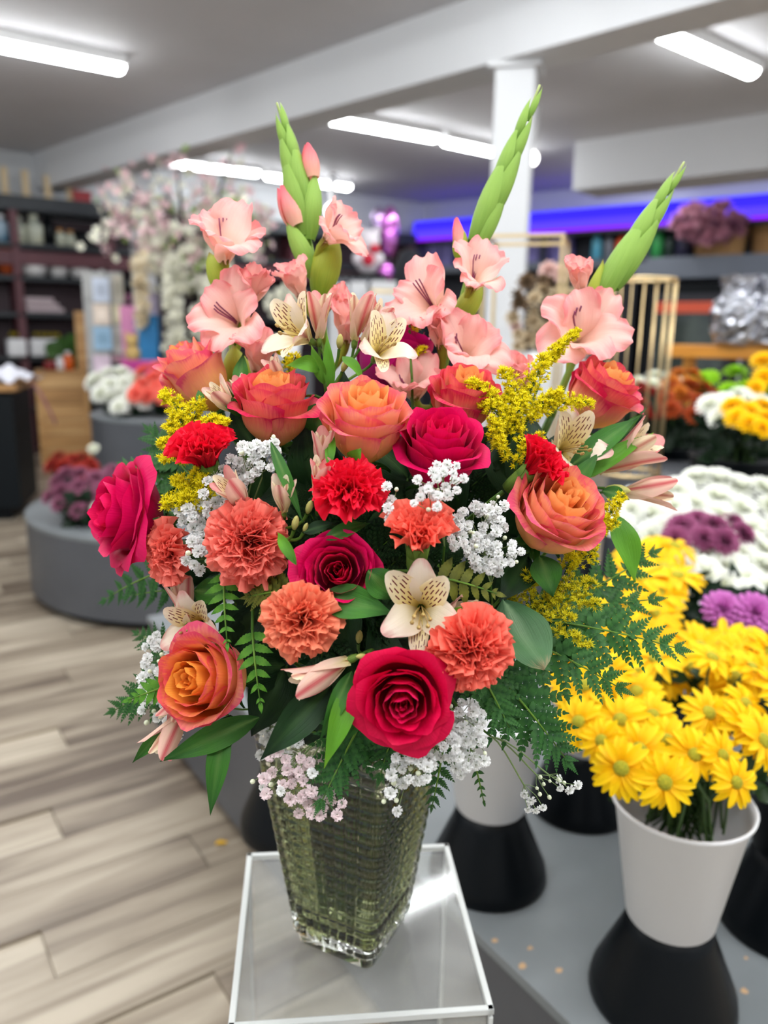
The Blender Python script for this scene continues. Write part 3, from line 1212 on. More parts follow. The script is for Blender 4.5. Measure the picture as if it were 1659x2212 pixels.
def pinna_mesh(n, mat, wid=.30, teeth=3, seed=0):
    "a fern pinna one unit long along +x"
    rg = random.Random(seed)
    m = MB()
    for i in range(n):
        t = (i + .4) / n
        L = wid * (1 - t) ** .75 * (1.0 if t > .12 else .85) + .03
        for sgn in (1, -1):
            add_pinnule(m, (t * .93, 0, -.10 * t * t), sgn * math.radians(58 - 26 * t + rg.uniform(-5, 5)), L, L * .25 + .016, 0, teeth)
    add_pinnule(m, (.88, 0, -.085), 0, .14, .03, 0, 2)
    m.tube([(0, 0, -.004), (.5, 0, -.03), (.95, 0, -.095)], [.011, .008, .003], 4, False)
    return m.mesh('pinna', mat)


def leaflet_mesh(mat):
    m = MB()
    add_pinnule(m, (0, 0, 0), 0, 1.0, .235, 0, 6)
    return m.mesh('leaflet', mat)


_pin = {}


def fern(label, p0, p1, n, plen, up, mat, group=None, simple=False, bend=0.08, tostem=True, name='fern_frond', dens=7, face=1.0, ang0=62):
    "frond from p0 to its tip p1 (world)"
    t = (p1 - p0)
    L = t.length
    t = t.normalized()
    side = t.cross(up).normalized()
    nrm = side.cross(t).normalized()
    M0 = Matrix((t, side, nrm)).transposed().to_4x4()
    root = thing(name, label, 'fern', Matrix.Translation(p0) @ M0, group)
    key = (mat.name, simple, dens)
    if key not in _pin:
        _pin[key] = [leaflet_mesh(mat)] if simple else [pinna_mesh(dens, mat, seed=k) for k in range(3)]
    A = _pin[key]

    def pos(u):
        return Vector((L * u, 0, bend * L * math.sin(math.pi * u) - bend * .5 * L * u * u))
    m = MB()
    m.tube([pos(i / 8) for i in range(9)], [.0013 - .0008 * i / 8 for i in range(9)], 5)
    ob('rachis', m.mesh('rachis', stem_green), parent=root)
    for i in range(n):
        u = (i + .5) / n
        k = plen * (1 - u) ** .65 * (.75 + .25 * min(1, u * 6)) + plen * .10
        for sgn in (1, -1):
            a = math.radians((ang0 - 30 * u + rnd.uniform(-5, 5))) * sgn
            M = Matrix.Translation(pos(u)) @ Matrix.Rotation(a, 4, 'Z') @ Matrix.Rotation(math.radians(rnd.uniform(-14, 14)), 4, 'X') @ Matrix.Rotation(math.radians(rnd.uniform(-8, 12)), 4, 'Y')
            ob('leaflet' if simple else 'pinna', rnd.choice(A), parent=root, M=M @ Matrix.Scale(k * rnd.uniform(.92, 1.06), 4))
    ob('leaflet' if simple else 'pinna', A[0], parent=root, M=Matrix.Translation(pos(.97)) @ Matrix.Scale(plen * (.45 if simple else .30), 4))
    if tostem:
        stem_to_vase(root, p0, t, 0.0014)
    return root


# ---------------------------------------------------------------- goldenrod
def goldenrod(label, trunk, branches, d, mat, dens=1.0, base=None):
    "trunk: pixel path bottom to top; branches: (x0, y0, x1, y1, thickness px)"
    p = [P(x, y, dd) for x, y, dd in trunk]
    root = thing('goldenrod_sprig', label, 'goldenrod', Matrix.Translation(p[0]))
    I = root.matrix_basis.inverted()
    m = MB()
    m.tube([I @ q for q in catmull(p, 4)], .0013, 5)
    ob('main_stem', m.mesh('main_stem', stem_green), parent=root)
    for x0, y0, x1, y1, w, dd in branches:
        a, b = P(x0, y0, dd + .012), P(x1, y1, dd)
        wr = w * dd / F_PX * .5
        L = (b - a).length
        pts = bez(a, a + (b - a) * .35 + Vector((0, 0, .10 * L)), a + (b - a) * .7 + Vector((0, 0, .12 * L)), b, 8)
        br = MB()
        br.tube([I @ q for q in pts], .0008, 4)
        fl = MB()
        n = int(L / .00044 * dens * max(1, wr / .008))
        for i in range(n):
            t = rnd.uniform(.12, 1.0)
            k = t * 8
            j = min(7, int(k))
            q = pts[j] + (pts[j + 1] - pts[j]) * (k - j)
            env = wr * (.45 + .55 * math.sin(math.pi * min(1, t * .85 + .1)))
            o_ = Vector((rnd.gauss(0, 1), rnd.gauss(0, 1), rnd.gauss(.35, .8)))
            o_ = o_.normalized() * env * rnd.uniform(.35, 1.0)
            c = I @ (q + o_)
            ax = (o_.normalized() + Vector((0, 0, .6))).normalized()
            F = frame(c, ax, roll=rnd.uniform(0, 6))
            r = rnd.uniform(.0016, .0027)
            # a tuft: small cup and six ray tips
            nn = 6
            vs = [F @ Vector((0, 0, -r * 1.2))]
            for z_, rr in ((0.0, .55), (r * .7, .62)):
                pass
            for q_ in range(nn):
                an = q_ * 6.283 / nn
                vs.append(F @ Vector((math.cos(an) * r * .5, math.sin(an) * r * .5, 0)))
            for q_ in range(nn):
                an = (q_ + .5) * 6.283 / nn
                vs.append(F @ Vector((math.cos(an) * r * 1.25, math.sin(an) * r * 1.25, r * rnd.uniform(.5, 1.2))))
            vs.append(F @ Vector((0, 0, r * .75)))
            fs = []
            for q_ in range(nn):
                q2 = (q_ + 1) % nn
                fs += [(0, 1 + q2, 1 + q_), (1 + q_, 1 + q2, 1 + nn + q_), (1 + q_, 1 + q2, 1 + 2 * nn)]
            fl.add(vs, fs, [(.5, .2)] + [(.5, .5)] * nn + [(.5, 1)] * nn + [(.5, .7)])
            if i % 4 == 0:
                br.tube([I @ q, c], .0003, 3, False)
        bo = ob('branch', br.mesh('branch', stem_green), parent=root)
        ob('blossom_tufts', fl.mesh('blossom_tufts', mat, False), parent=bo, kind='stuff')
    b = base or p[0]
    stem_to_vase(root, p[0], (p[1] - p[0]).normalized(), 0.0015)
    return root


# ---------------------------------------------------------------- gypsophila
def gyp_blossom(seed, mat):
    rg = random.Random(seed)
    m = MB()
    n = 17
    for i in range(n):
        th = math.radians(8 + 92 * (i / n) ** .8)
        ph = i * 2.4
        L = .5 * rg.uniform(.85, 1.1)
        a1, a2, a3 = rg.uniform(0, 6), rg.uniform(-.5, .5), rg.uniform(-.5, .5)

        def fn(U, V):
            w = .17 * (.25 + .75 * V)
            t = th * np.clip(V * 1.4, 0, 1)
            r = L * V * np.sin(t)
            z = L * V * np.cos(t * .95) + .07 * np.sin(4 * U + a1) * V
            y = U * w
            return r * math.cos(ph) - y * math.sin(ph), r * math.sin(ph) + y * math.cos(ph), z
        m.grid(fn, 3, 2)
    m.lathe([(.02, -.18), (.12, -.10), (.16, .02), (.14, .12)], 6)
    return m.mesh('blossom', mat)


def gyp_sprig(label, anchor, clusters, size_px=23, pink=False, tostem=True, bud_frac=.12):
    "anchor (px, py, d); clusters (cx, cy, rx, ry, n, d)"
    a = P(*anchor)
    root = thing('gypsophila_sprig', label, 'gypsophila', Matrix.Translation(a))
    I = root.matrix_basis.inverted()
    br = MB()
    mats = gyp_pink_me if pink else gyp_white_me
    for cx, cy, rx, ry, n, d in clusters:
        hub = P(cx, cy, d + .02) * .75 + a * .25
        br.tube([I @ q for q in bez(a, a + (hub - a) * .3 + Vector((0, 0, .01)), hub - (hub - a) * .2, hub, 5)], .0007, 4, False)
        done = []
        for k in range(n):
            for _ in range(25):
                an, rr = rnd.uniform(0, 6.283), math.sqrt(rnd.random())
                x, y = cx + rx * rr * math.cos(an), cy + ry * rr * math.sin(an)
                if all((x - x2) ** 2 + (y - y2) ** 2 > (size_px * .62) ** 2 for x2, y2 in done):
                    break
            done.append((x, y))
            q = P(x, y, d + rnd.uniform(-.012, .012))
            j = hub + (q - hub) * rnd.uniform(.2, .5) + Vector((rnd.uniform(-1, 1), rnd.uniform(-1, 1), rnd.uniform(-1, 1))) * .004
            br.tube([I @ hub, I @ j, I @ q], .00035, 3, False)
            s = size_px * rnd.uniform(.78, 1.12) * d / F_PX
            ax = ((q - hub).normalized() + D(0, .9, .35)).normalized()
            if rnd.random() < bud_frac:
                ob('bud', gyp_bud_me, parent=root, M=I @ frame(q, ax) @ Matrix.Scale(s * .42, 4))
            else:
                ob('blossom', rnd.choice(mats), parent=root, M=I @ frame(q - ax * s * .2, ax, roll=rnd.uniform(0, 6)) @ Matrix.Scale(s, 4))
    ob('branches', br.mesh('branches', gyp_stem), parent=root)
    if tostem:
        stem_to_vase(root, a, (P(clusters[0][0], clusters[0][1], clusters[0][5]) - a).normalized(), .0010)
    return root

# ================================================================== the bouquet
leaf_green = leaf_mat('leaf_green', srgb(36, 80, 28), srgb(62, 116, 40), mid=srgb(96, 132, 64))
leaf_bright = leaf_mat('leaf_bright', srgb(60, 112, 26), srgb(90, 146, 38), tip=srgb(128, 172, 48))
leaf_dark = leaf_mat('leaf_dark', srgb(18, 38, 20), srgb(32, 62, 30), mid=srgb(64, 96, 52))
salal_green = leaf_mat('salal_green', srgb(46, 84, 50), srgb(72, 108, 70), mid=srgb(120, 150, 112), tip=srgb(146, 128, 96))
fern_green = leaf_mat('fern_green', srgb(30, 72, 32), srgb(54, 102, 44), rough=.30)
fern_blue = leaf_mat('fern_blue', srgb(34, 78, 32), srgb(62, 112, 50), rough=.24)
fern_bright = leaf_mat('fern_bright', srgb(58, 112, 26), srgb(88, 142, 40), rough=.30)
fern_olive = leaf_mat('fern_olive', srgb(78, 84, 26), srgb(112, 116, 40), rough=.4)
calyx_green = leaf_mat('calyx_green', srgb(72, 104, 36), srgb(108, 138, 58), trans=0)
gyp_stem = plain('gypsophila_stem', srgb(118, 142, 84), .6)
purple_anther = plain('purple_anther', srgb(132, 58, 92), .5)
als_stamen = plain('alstroemeria_stamen', srgb(150, 132, 62), .6, col2=srgb(196, 160, 104), scale=60)
PK = [(0.0, srgb(150, 0, 62)), (0.45, srgb(204, 0, 76)), (0.9, srgb(226, 6, 88))]
pink_in = petal_mat('hot_pink_inner', [(0.0, srgb(150, 0, 50)), (0.6, srgb(214, 0, 72)), (1.0, srgb(236, 12, 92))], trans=.22)
pink_out = petal_mat('hot_pink_outer', [(0.0, srgb(146, 0, 66)), (0.5, srgb(196, 0, 80)), (1.0, srgb(224, 4, 92))], trans=.22)
mag_out = petal_mat('magenta_outer', [(0.0, srgb(150, 24, 104)), (0.5, srgb(190, 20, 128)), (1.0, srgb(206, 8, 120))], trans=.22)
RD = dict(trans=.20, sheen=.1)
red_mid = petal_mat('deep_crimson_mid', [(0.0, srgb(140, 0, 34)), (0.6, srgb(200, 0, 56)), (1.0, srgb(224, 6, 72))], **RD)
or_in = petal_mat('orange_inner', [(0.0, srgb(248, 178, 60)), (0.55, srgb(254, 184, 86)), (1.0, srgb(254, 180, 112))], edge=.15, trans=.3)
or_mid = petal_mat('orange_middle', [(0.0, srgb(250, 196, 70)), (0.58, srgb(254, 188, 122)), (0.90, srgb(252, 166, 132)), (1.0, srgb(242, 116, 130))], edge=.12, trans=.28)
or_out = petal_mat('orange_outer', [(0.0, srgb(244, 196, 60)), (0.52, srgb(252, 182, 112)), (0.86, srgb(250, 156, 130)), (1.0, srgb(228, 84, 118))], edge=.10, trans=.25,
                   back=([(0.0, srgb(240, 190, 60)), (0.54, srgb(252, 180, 112)), (0.88, srgb(248, 150, 128)), (1.0, srgb(228, 86, 122))],))
rr_out = petal_mat('flame_outer', [(0.0, srgb(252, 206, 90)), (0.44, srgb(252, 172, 124)), (0.78, srgb(246, 120, 112)), (1.0, srgb(218, 38, 86))], edge=.18, trans=.25, vein=.4,
                   back=([(0.0, srgb(252, 206, 92)), (0.46, srgb(252, 174, 126)), (0.80, srgb(246, 120, 114)), (1.0, srgb(218, 40, 88))],))
rr_mid = petal_mat('flame_middle', [(0.0, srgb(252, 200, 90)), (0.5, srgb(252, 174, 122)), (0.82, srgb(248, 138, 118)), (1.0, srgb(232, 80, 102))], edge=.18, trans=.28)
yo_in = petal_mat('amber_inner', [(0.0, srgb(240, 150, 24)), (0.6, srgb(250, 168, 42)), (1.0, srgb(252, 170, 74))], edge=.12, trans=.3)
yo_mid = petal_mat('amber_middle', [(0.0, srgb(248, 180, 50)), (0.55, srgb(252, 172, 72)), (0.9, srgb(250, 150, 90)), (1.0, srgb(238, 100, 104))], edge=.10, trans=.28)
red_carn = petal_mat('red_carnation', [(0.0, srgb(170, 0, 30)), (0.6, srgb(228, 2, 40)), (1.0, srgb(240, 22, 56))], trans=.25, vein=.15)
coral_carn = petal_mat('coral_carnation', [(0.0, srgb(230, 92, 80)), (0.6, srgb(250, 118, 102)), (1.0, srgb(254, 138, 122))], trans=.3, vein=.15)
bright_carn = petal_mat('bright_coral_carnation', [(0.0, srgb(236, 86, 70)), (0.6, srgb(254, 110, 90)), (1.0, srgb(255, 128, 108))], trans=.3, vein=.15)
orange_carn = petal_mat('orange_carnation', [(0.0, srgb(226, 98, 70)), (0.6, srgb(246, 124, 90)), (1.0, srgb(250, 146, 112))], trans=.3, vein=.15)
glad_pink = petal_mat('gladiolus_pink', [(0.0, srgb(254, 228, 206)), (0.45, srgb(254, 214, 200)), (0.8, srgb(252, 196, 188)), (1.0, srgb(248, 156, 158))], edge=.10, trans=.35, vein=.25)
glad_bud = petal_mat('gladiolus_bud', [(0.0, srgb(252, 206, 176)), (0.5, srgb(250, 156, 152)), (1.0, srgb(242, 100, 118))], trans=.3, vein=.35)
glad_green = leaf_mat('gladiolus_green', srgb(110, 148, 56), srgb(148, 184, 84), rough=.42, trans=.2, tip=srgb(182, 192, 124))
glad_yell = leaf_mat('gladiolus_bract_olive', srgb(118, 148, 40), srgb(164, 176, 62), rough=.42, trans=.2, tip=srgb(120, 84, 48))
als_cream = petal_mat('alstroemeria_cream', [(0.0, srgb(238, 222, 150)), (0.45, srgb(248, 236, 208)), (0.85, srgb(248, 230, 212)), (1.0, srgb(236, 180, 172))], edge=.05, trans=.3, vein=.2,
                      back=([(0.0, srgb(222, 214, 150)), (0.5, srgb(246, 228, 196)), (1.0, srgb(240, 198, 186))], srgb(176, 96, 96)))
als_dash = petal_mat('alstroemeria_streaked', [(0.0, srgb(240, 214, 110)), (0.5, srgb(246, 228, 160)), (1.0, srgb(248, 234, 208))], trans=.3, vein=.2, dashes=srgb(112, 22, 36),
                     back=([(0.0, srgb(222, 214, 150)), (1.0, srgb(246, 228, 196))], srgb(190, 120, 104)))
als_pink = petal_mat('alstroemeria_pink', [(0.0, srgb(230, 216, 150)), (0.4, srgb(244, 214, 196)), (1.0, srgb(232, 150, 150))], edge=.15, trans=.3, vein=.2,
                     back=([(0.0, srgb(214, 206, 140)), (0.4, srgb(244, 216, 192)), (1.0, srgb(236, 190, 176))], srgb(204, 84, 92)))
als_bud = leaf_mat('alstroemeria_bud', srgb(120, 138, 56), srgb(196, 190, 112), tip=srgb(206, 150, 110))
gold_yellow = petal_mat('goldenrod_yellow', [(0.0, srgb(166, 160, 10)), (0.5, srgb(228, 212, 14)), (1.0, srgb(246, 232, 34))], trans=.15, vein=0, bump=0)
gold_green = petal_mat('goldenrod_green_yellow', [(0.0, srgb(128, 136, 20)), (0.5, srgb(196, 186, 24)), (1.0, srgb(226, 210, 40))], trans=.15, vein=0, bump=0)
gyp_white = petal_mat('gypsophila_white', [(0.0, srgb(206, 214, 186)), (0.3, srgb(236, 237, 230)), (1.0, srgb(246, 246, 246))], trans=.25, vein=0, bump=0)
gyp_pink = petal_mat('gypsophila_pink', [(0.0, srgb(222, 210, 200)), (0.4, srgb(246, 238, 236)), (1.0, srgb(246, 224, 228))], trans=.25, vein=0, bump=0)
calyx_me = sepal_mesh()
gyp_white_me = [gyp_blossom(k, gyp_white) for k in range(4)]
gyp_pink_me = [gyp_blossom(k + 10, gyp_pink) for k in range(3)] + [gyp_white_me[0]]
_m = MB()
_m.ball((0, 0, 0), .5, 8, 6, (1, 1, 1.15))
gyp_bud_me = _m.mesh('bud', plain('gypsophila_bud', srgb(226, 232, 200), .5))

HP, HM, CR = (pink_in, pink_out, pink_out), (pink_in, mag_out, mag_out), (pink_in, red_mid, red_mid)
ORS, FLS, AMB = (or_in, or_mid, or_out), (or_in, rr_mid, rr_out), (yo_in, yo_mid, or_out)
G = 'hot pink roses of the bouquet'
rose('rose', 'large hot pink rose in profile at the left edge of the bouquet', 282, 1112, 226, .725, (-.80, .52, .22), 'swirl', HP, 11, G)
rose('rose', 'tall hot pink rose with long outer petals right of the orange cup rose', 948, 985, 182, .655, (.06, .46, .88), 'cup', HP, 12, G, .6)
rose('rose', 'hot pink rose in the very middle of the bouquet facing the camera', 732, 1236, 176, .615, (-.02, .90, .42), 'open', HP, 13, G, 1.2)
rose('rose', 'lowest hot pink rose with a swirled heart above the vase rim', 872, 1508, 204, .585, (-.06, .97, .10), 'swirl', CR, 14, G, 2.2)
rose('rose', 'magenta rose turned away behind the cream lily-like blooms at the top', 842, 782, 172, .800, (.42, -.12, .88), 'cup', HM, 15, G, .3)
G = 'orange and pink roses of the bouquet'
rose('rose', 'closed orange rose leaning left at the top left of the bouquet', 428, 820, 140, .765, (-.46, .22, .86), 'bud', ORS, 21, G, 2.0)
rose('rose', 'flame orange rose with crimson petal edges under the left gladiolus', 593, 890, 172, .700, (.02, .28, .96), 'cup', FLS, 22, G, .4)
rose('rose', 'peach orange cup rose at the upper centre of the bouquet', 787, 925, 190, .655, (.06, .40, .90), 'cup', ORS, 23, G, .9)
rose('rose', 'orange red rose half hidden behind the hot pink rose and goldenrod', 1000, 872, 152, .720, (.12, .34, .92), 'cup', FLS, 24, G, 1.5)
rose('rose', 'ruffled coral orange rose at the upper right edge of the bouquet', 1292, 862, 158, .775, (.45, .30, .84), 'cup', FLS, 25, G, 2.6)
rose('rose', 'big orange rose with a golden heart on the right side of the bouquet', 1193, 1118, 200, .675, (.28, .62, .74), 'cup', ORS, 26, G, 3.1)
rose('rose', 'amber orange rose with pink edges at the lower left of the bouquet', 455, 1468, 192, .675, (-.42, .82, .36), 'cup', AMB, 27, G, .2)

G = 'carnations of the bouquet'
carnation('carnation', 'red carnation at the upper left beside the goldenrod', 438, 966, 112, .660, (-.15, .30, .93), red_carn, G, semi=True, seed=1, n=64)
carnation('carnation', 'bright red carnation with a green calyx in the middle of the bouquet', 755, 1050, 146, .615, (.02, .62, .78), red_carn, G, seed=2)
carnation('carnation', 'small half-open red carnation above the big right orange rose', 1172, 996, 96, .665, (.62, .30, .62), red_carn, G, semi=True, seed=3)
carnation('carnation', 'coral carnation facing left below the large pink rose', 358, 1195, 130, .690, (-.62, .66, .02), coral_carn, G, seed=4)
carnation('carnation', 'large round coral carnation left of the middle pink rose', 533, 1170, 170, .635, (-.10, .95, .22), coral_carn, G, seed=5, n=64)
carnation('carnation', 'small half-open coral carnation beside the white baby breath', 908, 1142, 120, .600, (.05, .42, .90), bright_carn, G, semi=True, seed=6)
carnation('carnation', 'ragged orange carnation under the middle pink rose', 650, 1340, 152, .595, (-.10, .95, .14), orange_carn, G, seed=7, ruf=.06)
carnation('carnation', 'bright coral carnation at the lower right beside the deep pink rose', 1021, 1405, 168, .590, (.22, .95, .06), bright_carn, G, seed=8, n=66)

# ---------------------------------------------------------------- gladioli
G = 'salmon pink gladiolus stems'


def gladiolus(label, path, florets, bracts, buds, d, tip_bracts):
    pts = catmull([P(x, y, d) for x, y in path], 5)
    root = thing('gladiolus', label, 'gladiolus', Matrix.Translation(pts[0]), G)
    I = root.matrix_basis.inverted()
    spike_stem(root, pts, .0042, .0012, glad_green)
    k = 0
    for px, py, s, dv, half in florets:
        e, c, ax = glad_floret(root, I, px, py, s, d - .035, dv, k + int(px), roll=k * .7, half=half)
        m = MB()
        near = min(pts, key=lambda q: (q - (c - Vector((0, 0, .03)))).length)
        m.tube([I @ q for q in bez(near, near + (c - near) * .3, c - ax * .02, c + ax * .005, 5)], [.0022, .0025, .003, .0035, .0045, .006], 6, False)
        ob('floret_tube', m.mesh('floret_tube', glad_yell), parent=root)
        k += 1
    for px, py, qx, qy, w, facing, mt in bracts:   # base px, tip px, width px
        a, b = P(px, py, d - .006), P(qx, qy, d - .006)
        L = (b - a).length
        z = (b - a).normalized()
        me = bract_mesh(L, w * d / F_PX * .5, 1.9, mt)
        # bring its back (local +x) round to the facing direction
        M = frame(a, z)
        f = D(*facing)
        fx = M.to_3x3().inverted() @ f
        ob('bract', me, parent=root, M=I @ M @ Matrix.Rotation(math.atan2(fx.y, fx.x), 4, 'Z'))
    for px, py, qx, qy, w, mt in buds:
        a, b = P(px, py, d - .008), P(qx, qy, d - .008)
        L = (b - a).length
        m = MB()
        for j in range(3):
            a0 = j * 2.09

            def fn(U, V):
                r = w * d / F_PX * .5 * (.55 + .45 * np.sin(np.pi * np.clip(V * .9 + .1, 0, 1))) * (1 + .12 * U + .10 * np.sin(3 * U + 6 * V) * V) * (1 - .45 * V ** 5)
                th = a0 + 1.35 * U + .9 * V
                return r * np.cos(th), r * np.sin(th), L * V * (1 - .12 * U * U)
            m.grid(fn, 8, 8)
        ob('bud', m.mesh('bud', mt), parent=root, M=I @ frame(a, (b - a)))
    stem_to_vase(root, pts[0], (pts[1] - pts[0]).normalized(), .0040)
    return root


def sheath_bracts(path, d, i0, n, w0, w1, L0, L1):
    "alternating closed bracts up the tip of a spike; pixel path"
    q = [Vector((x, y)) for x, y in path]
    cum = [0]
    for a, b in zip(q, q[1:]):
        cum.append(cum[-1] + (b - a).length)

    def at(s):
        for j in range(len(q) - 1):
            if s <= cum[j + 1]:
                t = (s - cum[j]) / (cum[j + 1] - cum[j])
                return q[j] + (q[j + 1] - q[j]) * t
        return q[-1]
    out = []
    tot = cum[-1]
    for k in range(n):
        t = k / (n - 1)
        s = i0 + (tot - i0 - L1) * t
        L = L0 + (L1 - L0) * t
        a, b = at(s), at(min(tot, s + L))
        dirn = (b - a).normalized()
        nrm = Vector((-dirn.y, dirn.x))
        sd = 1 if k % 2 else -1
        off = nrm * sd * (w0 + (w1 - w0) * t) * .16
        b2 = b + nrm * sd * 4
        out.append((a.x + off.x, a.y + off.y, b2.x, b2.y, w0 + (w1 - w0) * t, (nrm.x * sd, .55, -nrm.y * sd), glad_green))
    return out


pa = [(505, 860), (500, 720), (488, 610), (480, 530)]
gladiolus('leftmost pink gladiolus with open florets and no green tip', pa,
          [(483, 520, 172, (.10, .55, .80), False), (548, 628, 118, (.35, .35, .85), True), (505, 682, 168, (-.12, .85, .45), False), (560, 775, 120, (.15, .35, .90), True)],
          [(492, 640, 455, 545, 52, (-.3, .9, .2), glad_yell), (520, 850, 505, 745, 60, (0, 1, .1), glad_yell)], [], .80, [])
pa = [(716, 860), (700, 720), (688, 620), (664, 500), (640, 380), (618, 290), (598, 222)]
gladiolus('gladiolus with a pointed green tip and closed pink buds, left of centre', pa,
          [(728, 500, 128, (.72, .42, .50), False), (640, 610, 120, (-.35, .25, .90), True), (718, 650, 90, (.6, .2, .5), True), (748, 706, 120, (.05, .4, .9), True)],
          sheath_bracts([(668, 520), (640, 380), (618, 290), (598, 222)], .82, 10, 6, 52, 20, 200, 75)
          + [(690, 640, 720, 500, 66, (.3, .95, .1), glad_yell), (678, 600, 622, 468, 44, (-.5, .8, .1), glad_green), (668, 520, 678, 372, 46, (.4, .9, .1), glad_green)],
          [(676, 385, 664, 310, 38, glad_bud), (645, 490, 606, 402, 50, glad_bud)], .82, [])
pa = [(935, 880), (965, 770), (1000, 640), (1030, 530), (1075, 410), (1120, 300), (1166, 184)]
gladiolus('gladiolus with the tallest leaning green spike, right of centre', pa,
          [(1030, 590, 138, (.22, .62, .74), False), (922, 645, 160, (-.42, .72, .50), False), (1010, 752, 165, (.10, .78, .58), False), (893, 828, 148, (-.10, .60, .80), False), (950, 720, 110, (-.2, .4, .85), True)],
          sheath_bracts([(1022, 545), (1075, 410), (1120, 300), (1166, 184)], .80, 20, 6, 50, 18, 215, 80)
          + [(1030, 540, 1090, 402, 40, (.5, .8, 0), glad_green), (985, 700, 1040, 610, 50, (.2, .95, 0), glad_yell), (992, 560, 996, 492, 34, (.2, .9, 0), glad_yell)],
          [(994, 540, 986, 470, 26, glad_bud)], .80, [])
pa = [(1190, 900), (1235, 790), (1285, 680), (1345, 575), (1410, 465), (1478, 350)]
gladiolus('rightmost gladiolus with a thick green spike leaning right', pa,
          [(1252, 602, 104, (-.20, .40, .88), True), (1262, 716, 208, (.10, .86, .48), False), (1125, 812, 112, (-.3, .55, .75), True)],
          sheath_bracts([(1288, 672), (1345, 575), (1410, 465), (1478, 350)], .82, 4, 6, 58, 18, 235, 80)
          + [(1268, 690, 1300, 560, 36, (.3, .9, 0), glad_yell)],
          [], .82, [])

# ---------------------------------------------------------------- alstroemeria
G = 'cream alstroemeria stems'


def alstro(label, base, flowers, leaves=(), r=.0018):
    "base (px, py, d); flowers (px, py, size, d, dir, state, roll, pink); leaves (x0, y0, d0, x1, y1, d1, width px, mat, sag, twist)"
    b = P(*base)
    root = thing('alstroemeria', label, 'alstroemeria', Matrix.Translation(b), G)
    I = root.matrix_basis.inverted()
    m = MB()
    for k, (px, py, s, d, dv, st, roll, pk) in enumerate(flowers):
        q, ax = als_flower(root, px, py, s, d, dv, st, k + int(px), roll, pk)
        m.tube([I @ z for z in bez(b, b + (q - b) * .35 + Vector((0, 0, .012)), q - ax * .02, q, 8)], [r * .75] * 8 + [r * .9], 6, False)
    if flowers:
        ob('pedicels', m.mesh('pedicels', stem_green), parent=root)
    for x0, y0, d0, x1, y1, d1, w, mt, sag, tw in leaves:
        lm = leaf_blade(I @ P(x0, y0, d0), I @ P(x1, y1, d1), w * d0 / F_PX, D(0, .9, .45), sag, tw)
        ob('leaf', lm.mesh('leaf', mt), parent=root)
    stem_to_vase(root, b, Vector((0, 0, 1)), r)
    # lower leaves left on the stem, hanging down inside the vase
    for j in range(9):
        an = (stem_count[0] * 4 + j) * 2.399
        rr = .010 + .044 * math.sqrt((stem_count[0] * 4 + j) * .618 % 1)
        q0 = MOUTH + Vector((math.cos(an) * rr, math.sin(an) * rr, -.02))
        q1 = VC + Vector((math.cos(an + .5) * rr * .66, math.sin(an + .5) * rr * .66, .04 + .035 * (j % 4)))
        lm = leaf_blade(I @ q0, I @ q1, .017, Vector((math.cos(an), math.sin(an), 0)), .03, .6)
        ob('leaf', lm.mesh('leaf', leaf_green if j % 3 == 0 else leaf_dark), parent=root)
    return root


LB, LG, LD = leaf_bright, leaf_green, leaf_dark
alstro('tall alstroemeria cluster of open and closed blooms above the cup rose', (706, 870, .715),
       [(628, 706, 124, .700, (-.62, .62, .48), 'open', .3, False), (690, 688, 92, .710, (.02, .10, .98), 'half', .2, True), (772, 690, 98, .715, (.12, .15, .97), 'half', .9, True),
        (806, 704, 88, .710, (.5, .15, .85), 'shut', .4, True), (832, 738, 122, .690, (.34, .74, .58), 'open', -.2, False), (734, 738, 34, .700, (.1, .2, .95), 'bud', 0, False),
        (600, 806, 60, .705, (-.3, .3, .85), 'shut', 0, False), (744, 790, 30, .690, (.3, .2, .8), 'bud', 0, False)],
       [(690, 800, .70, 618, 790, .69, 30, LB, .35, .5), (740, 770, .69, 790, 835, .685, 22, LB, .3, .8), (700, 830, .705, 672, 745, .70, 24, LB, .05, .3),
        (715, 850, .705, 706, 720, .705, 22, LB, .04, .2), (690, 940, .70, 702, 862, .70, 84, LG, .08, 0), (520, 850, .74, 525, 762, .75, 30, LG, .05, .2), (748, 900, .71, 742, 800, .71, 40, LD, .05, .2)])
alstro('small cream alstroemeria buds between the two left orange roses', (520, 930, .72),
       [(488, 868, 82, .695, (-.50, .45, .70), 'shut', 0, False), (520, 850, 62, .715, (-.2, .3, .9), 'shut', 1, True)],
       [(530, 900, .70, 470, 850, .69, 26, LG, .1, .3), (440, 880, .70, 428, 842, .71, 16, LG, .1, .1), (545, 960, .70, 500, 880, .70, 60, LD, .05, 0)])
alstro('cream alstroemeria bloom tucked above the large coral carnation', (560, 1180, .66),
       [(512, 1070, 104, .640, (-.45, .50, .70), 'shut', .4, True), (612, 1078, 78, .625, (.02, .42, .88), 'shut', .7, False), (638, 1130, 36, .620, (.2, .2, .9), 'bud', 0, False), (668, 1096, 36, .625, (.3, .3, .9), 'bud', 0, False), (660, 1140, 26, .62, (.3, .3, .8), 'bud', 0, False)],
       [(585, 955, .63, 655, 1130, .62, 24, LG, .06, .5), (700, 1165, .61, 800, 1130, .63, 30, LG, .1, .4), (640, 1220, .60, 600, 1150, .62, 22, LB, .2, .5), (655, 1150, .62, 730, 1130, .62, 24, LD, .12, .3)])
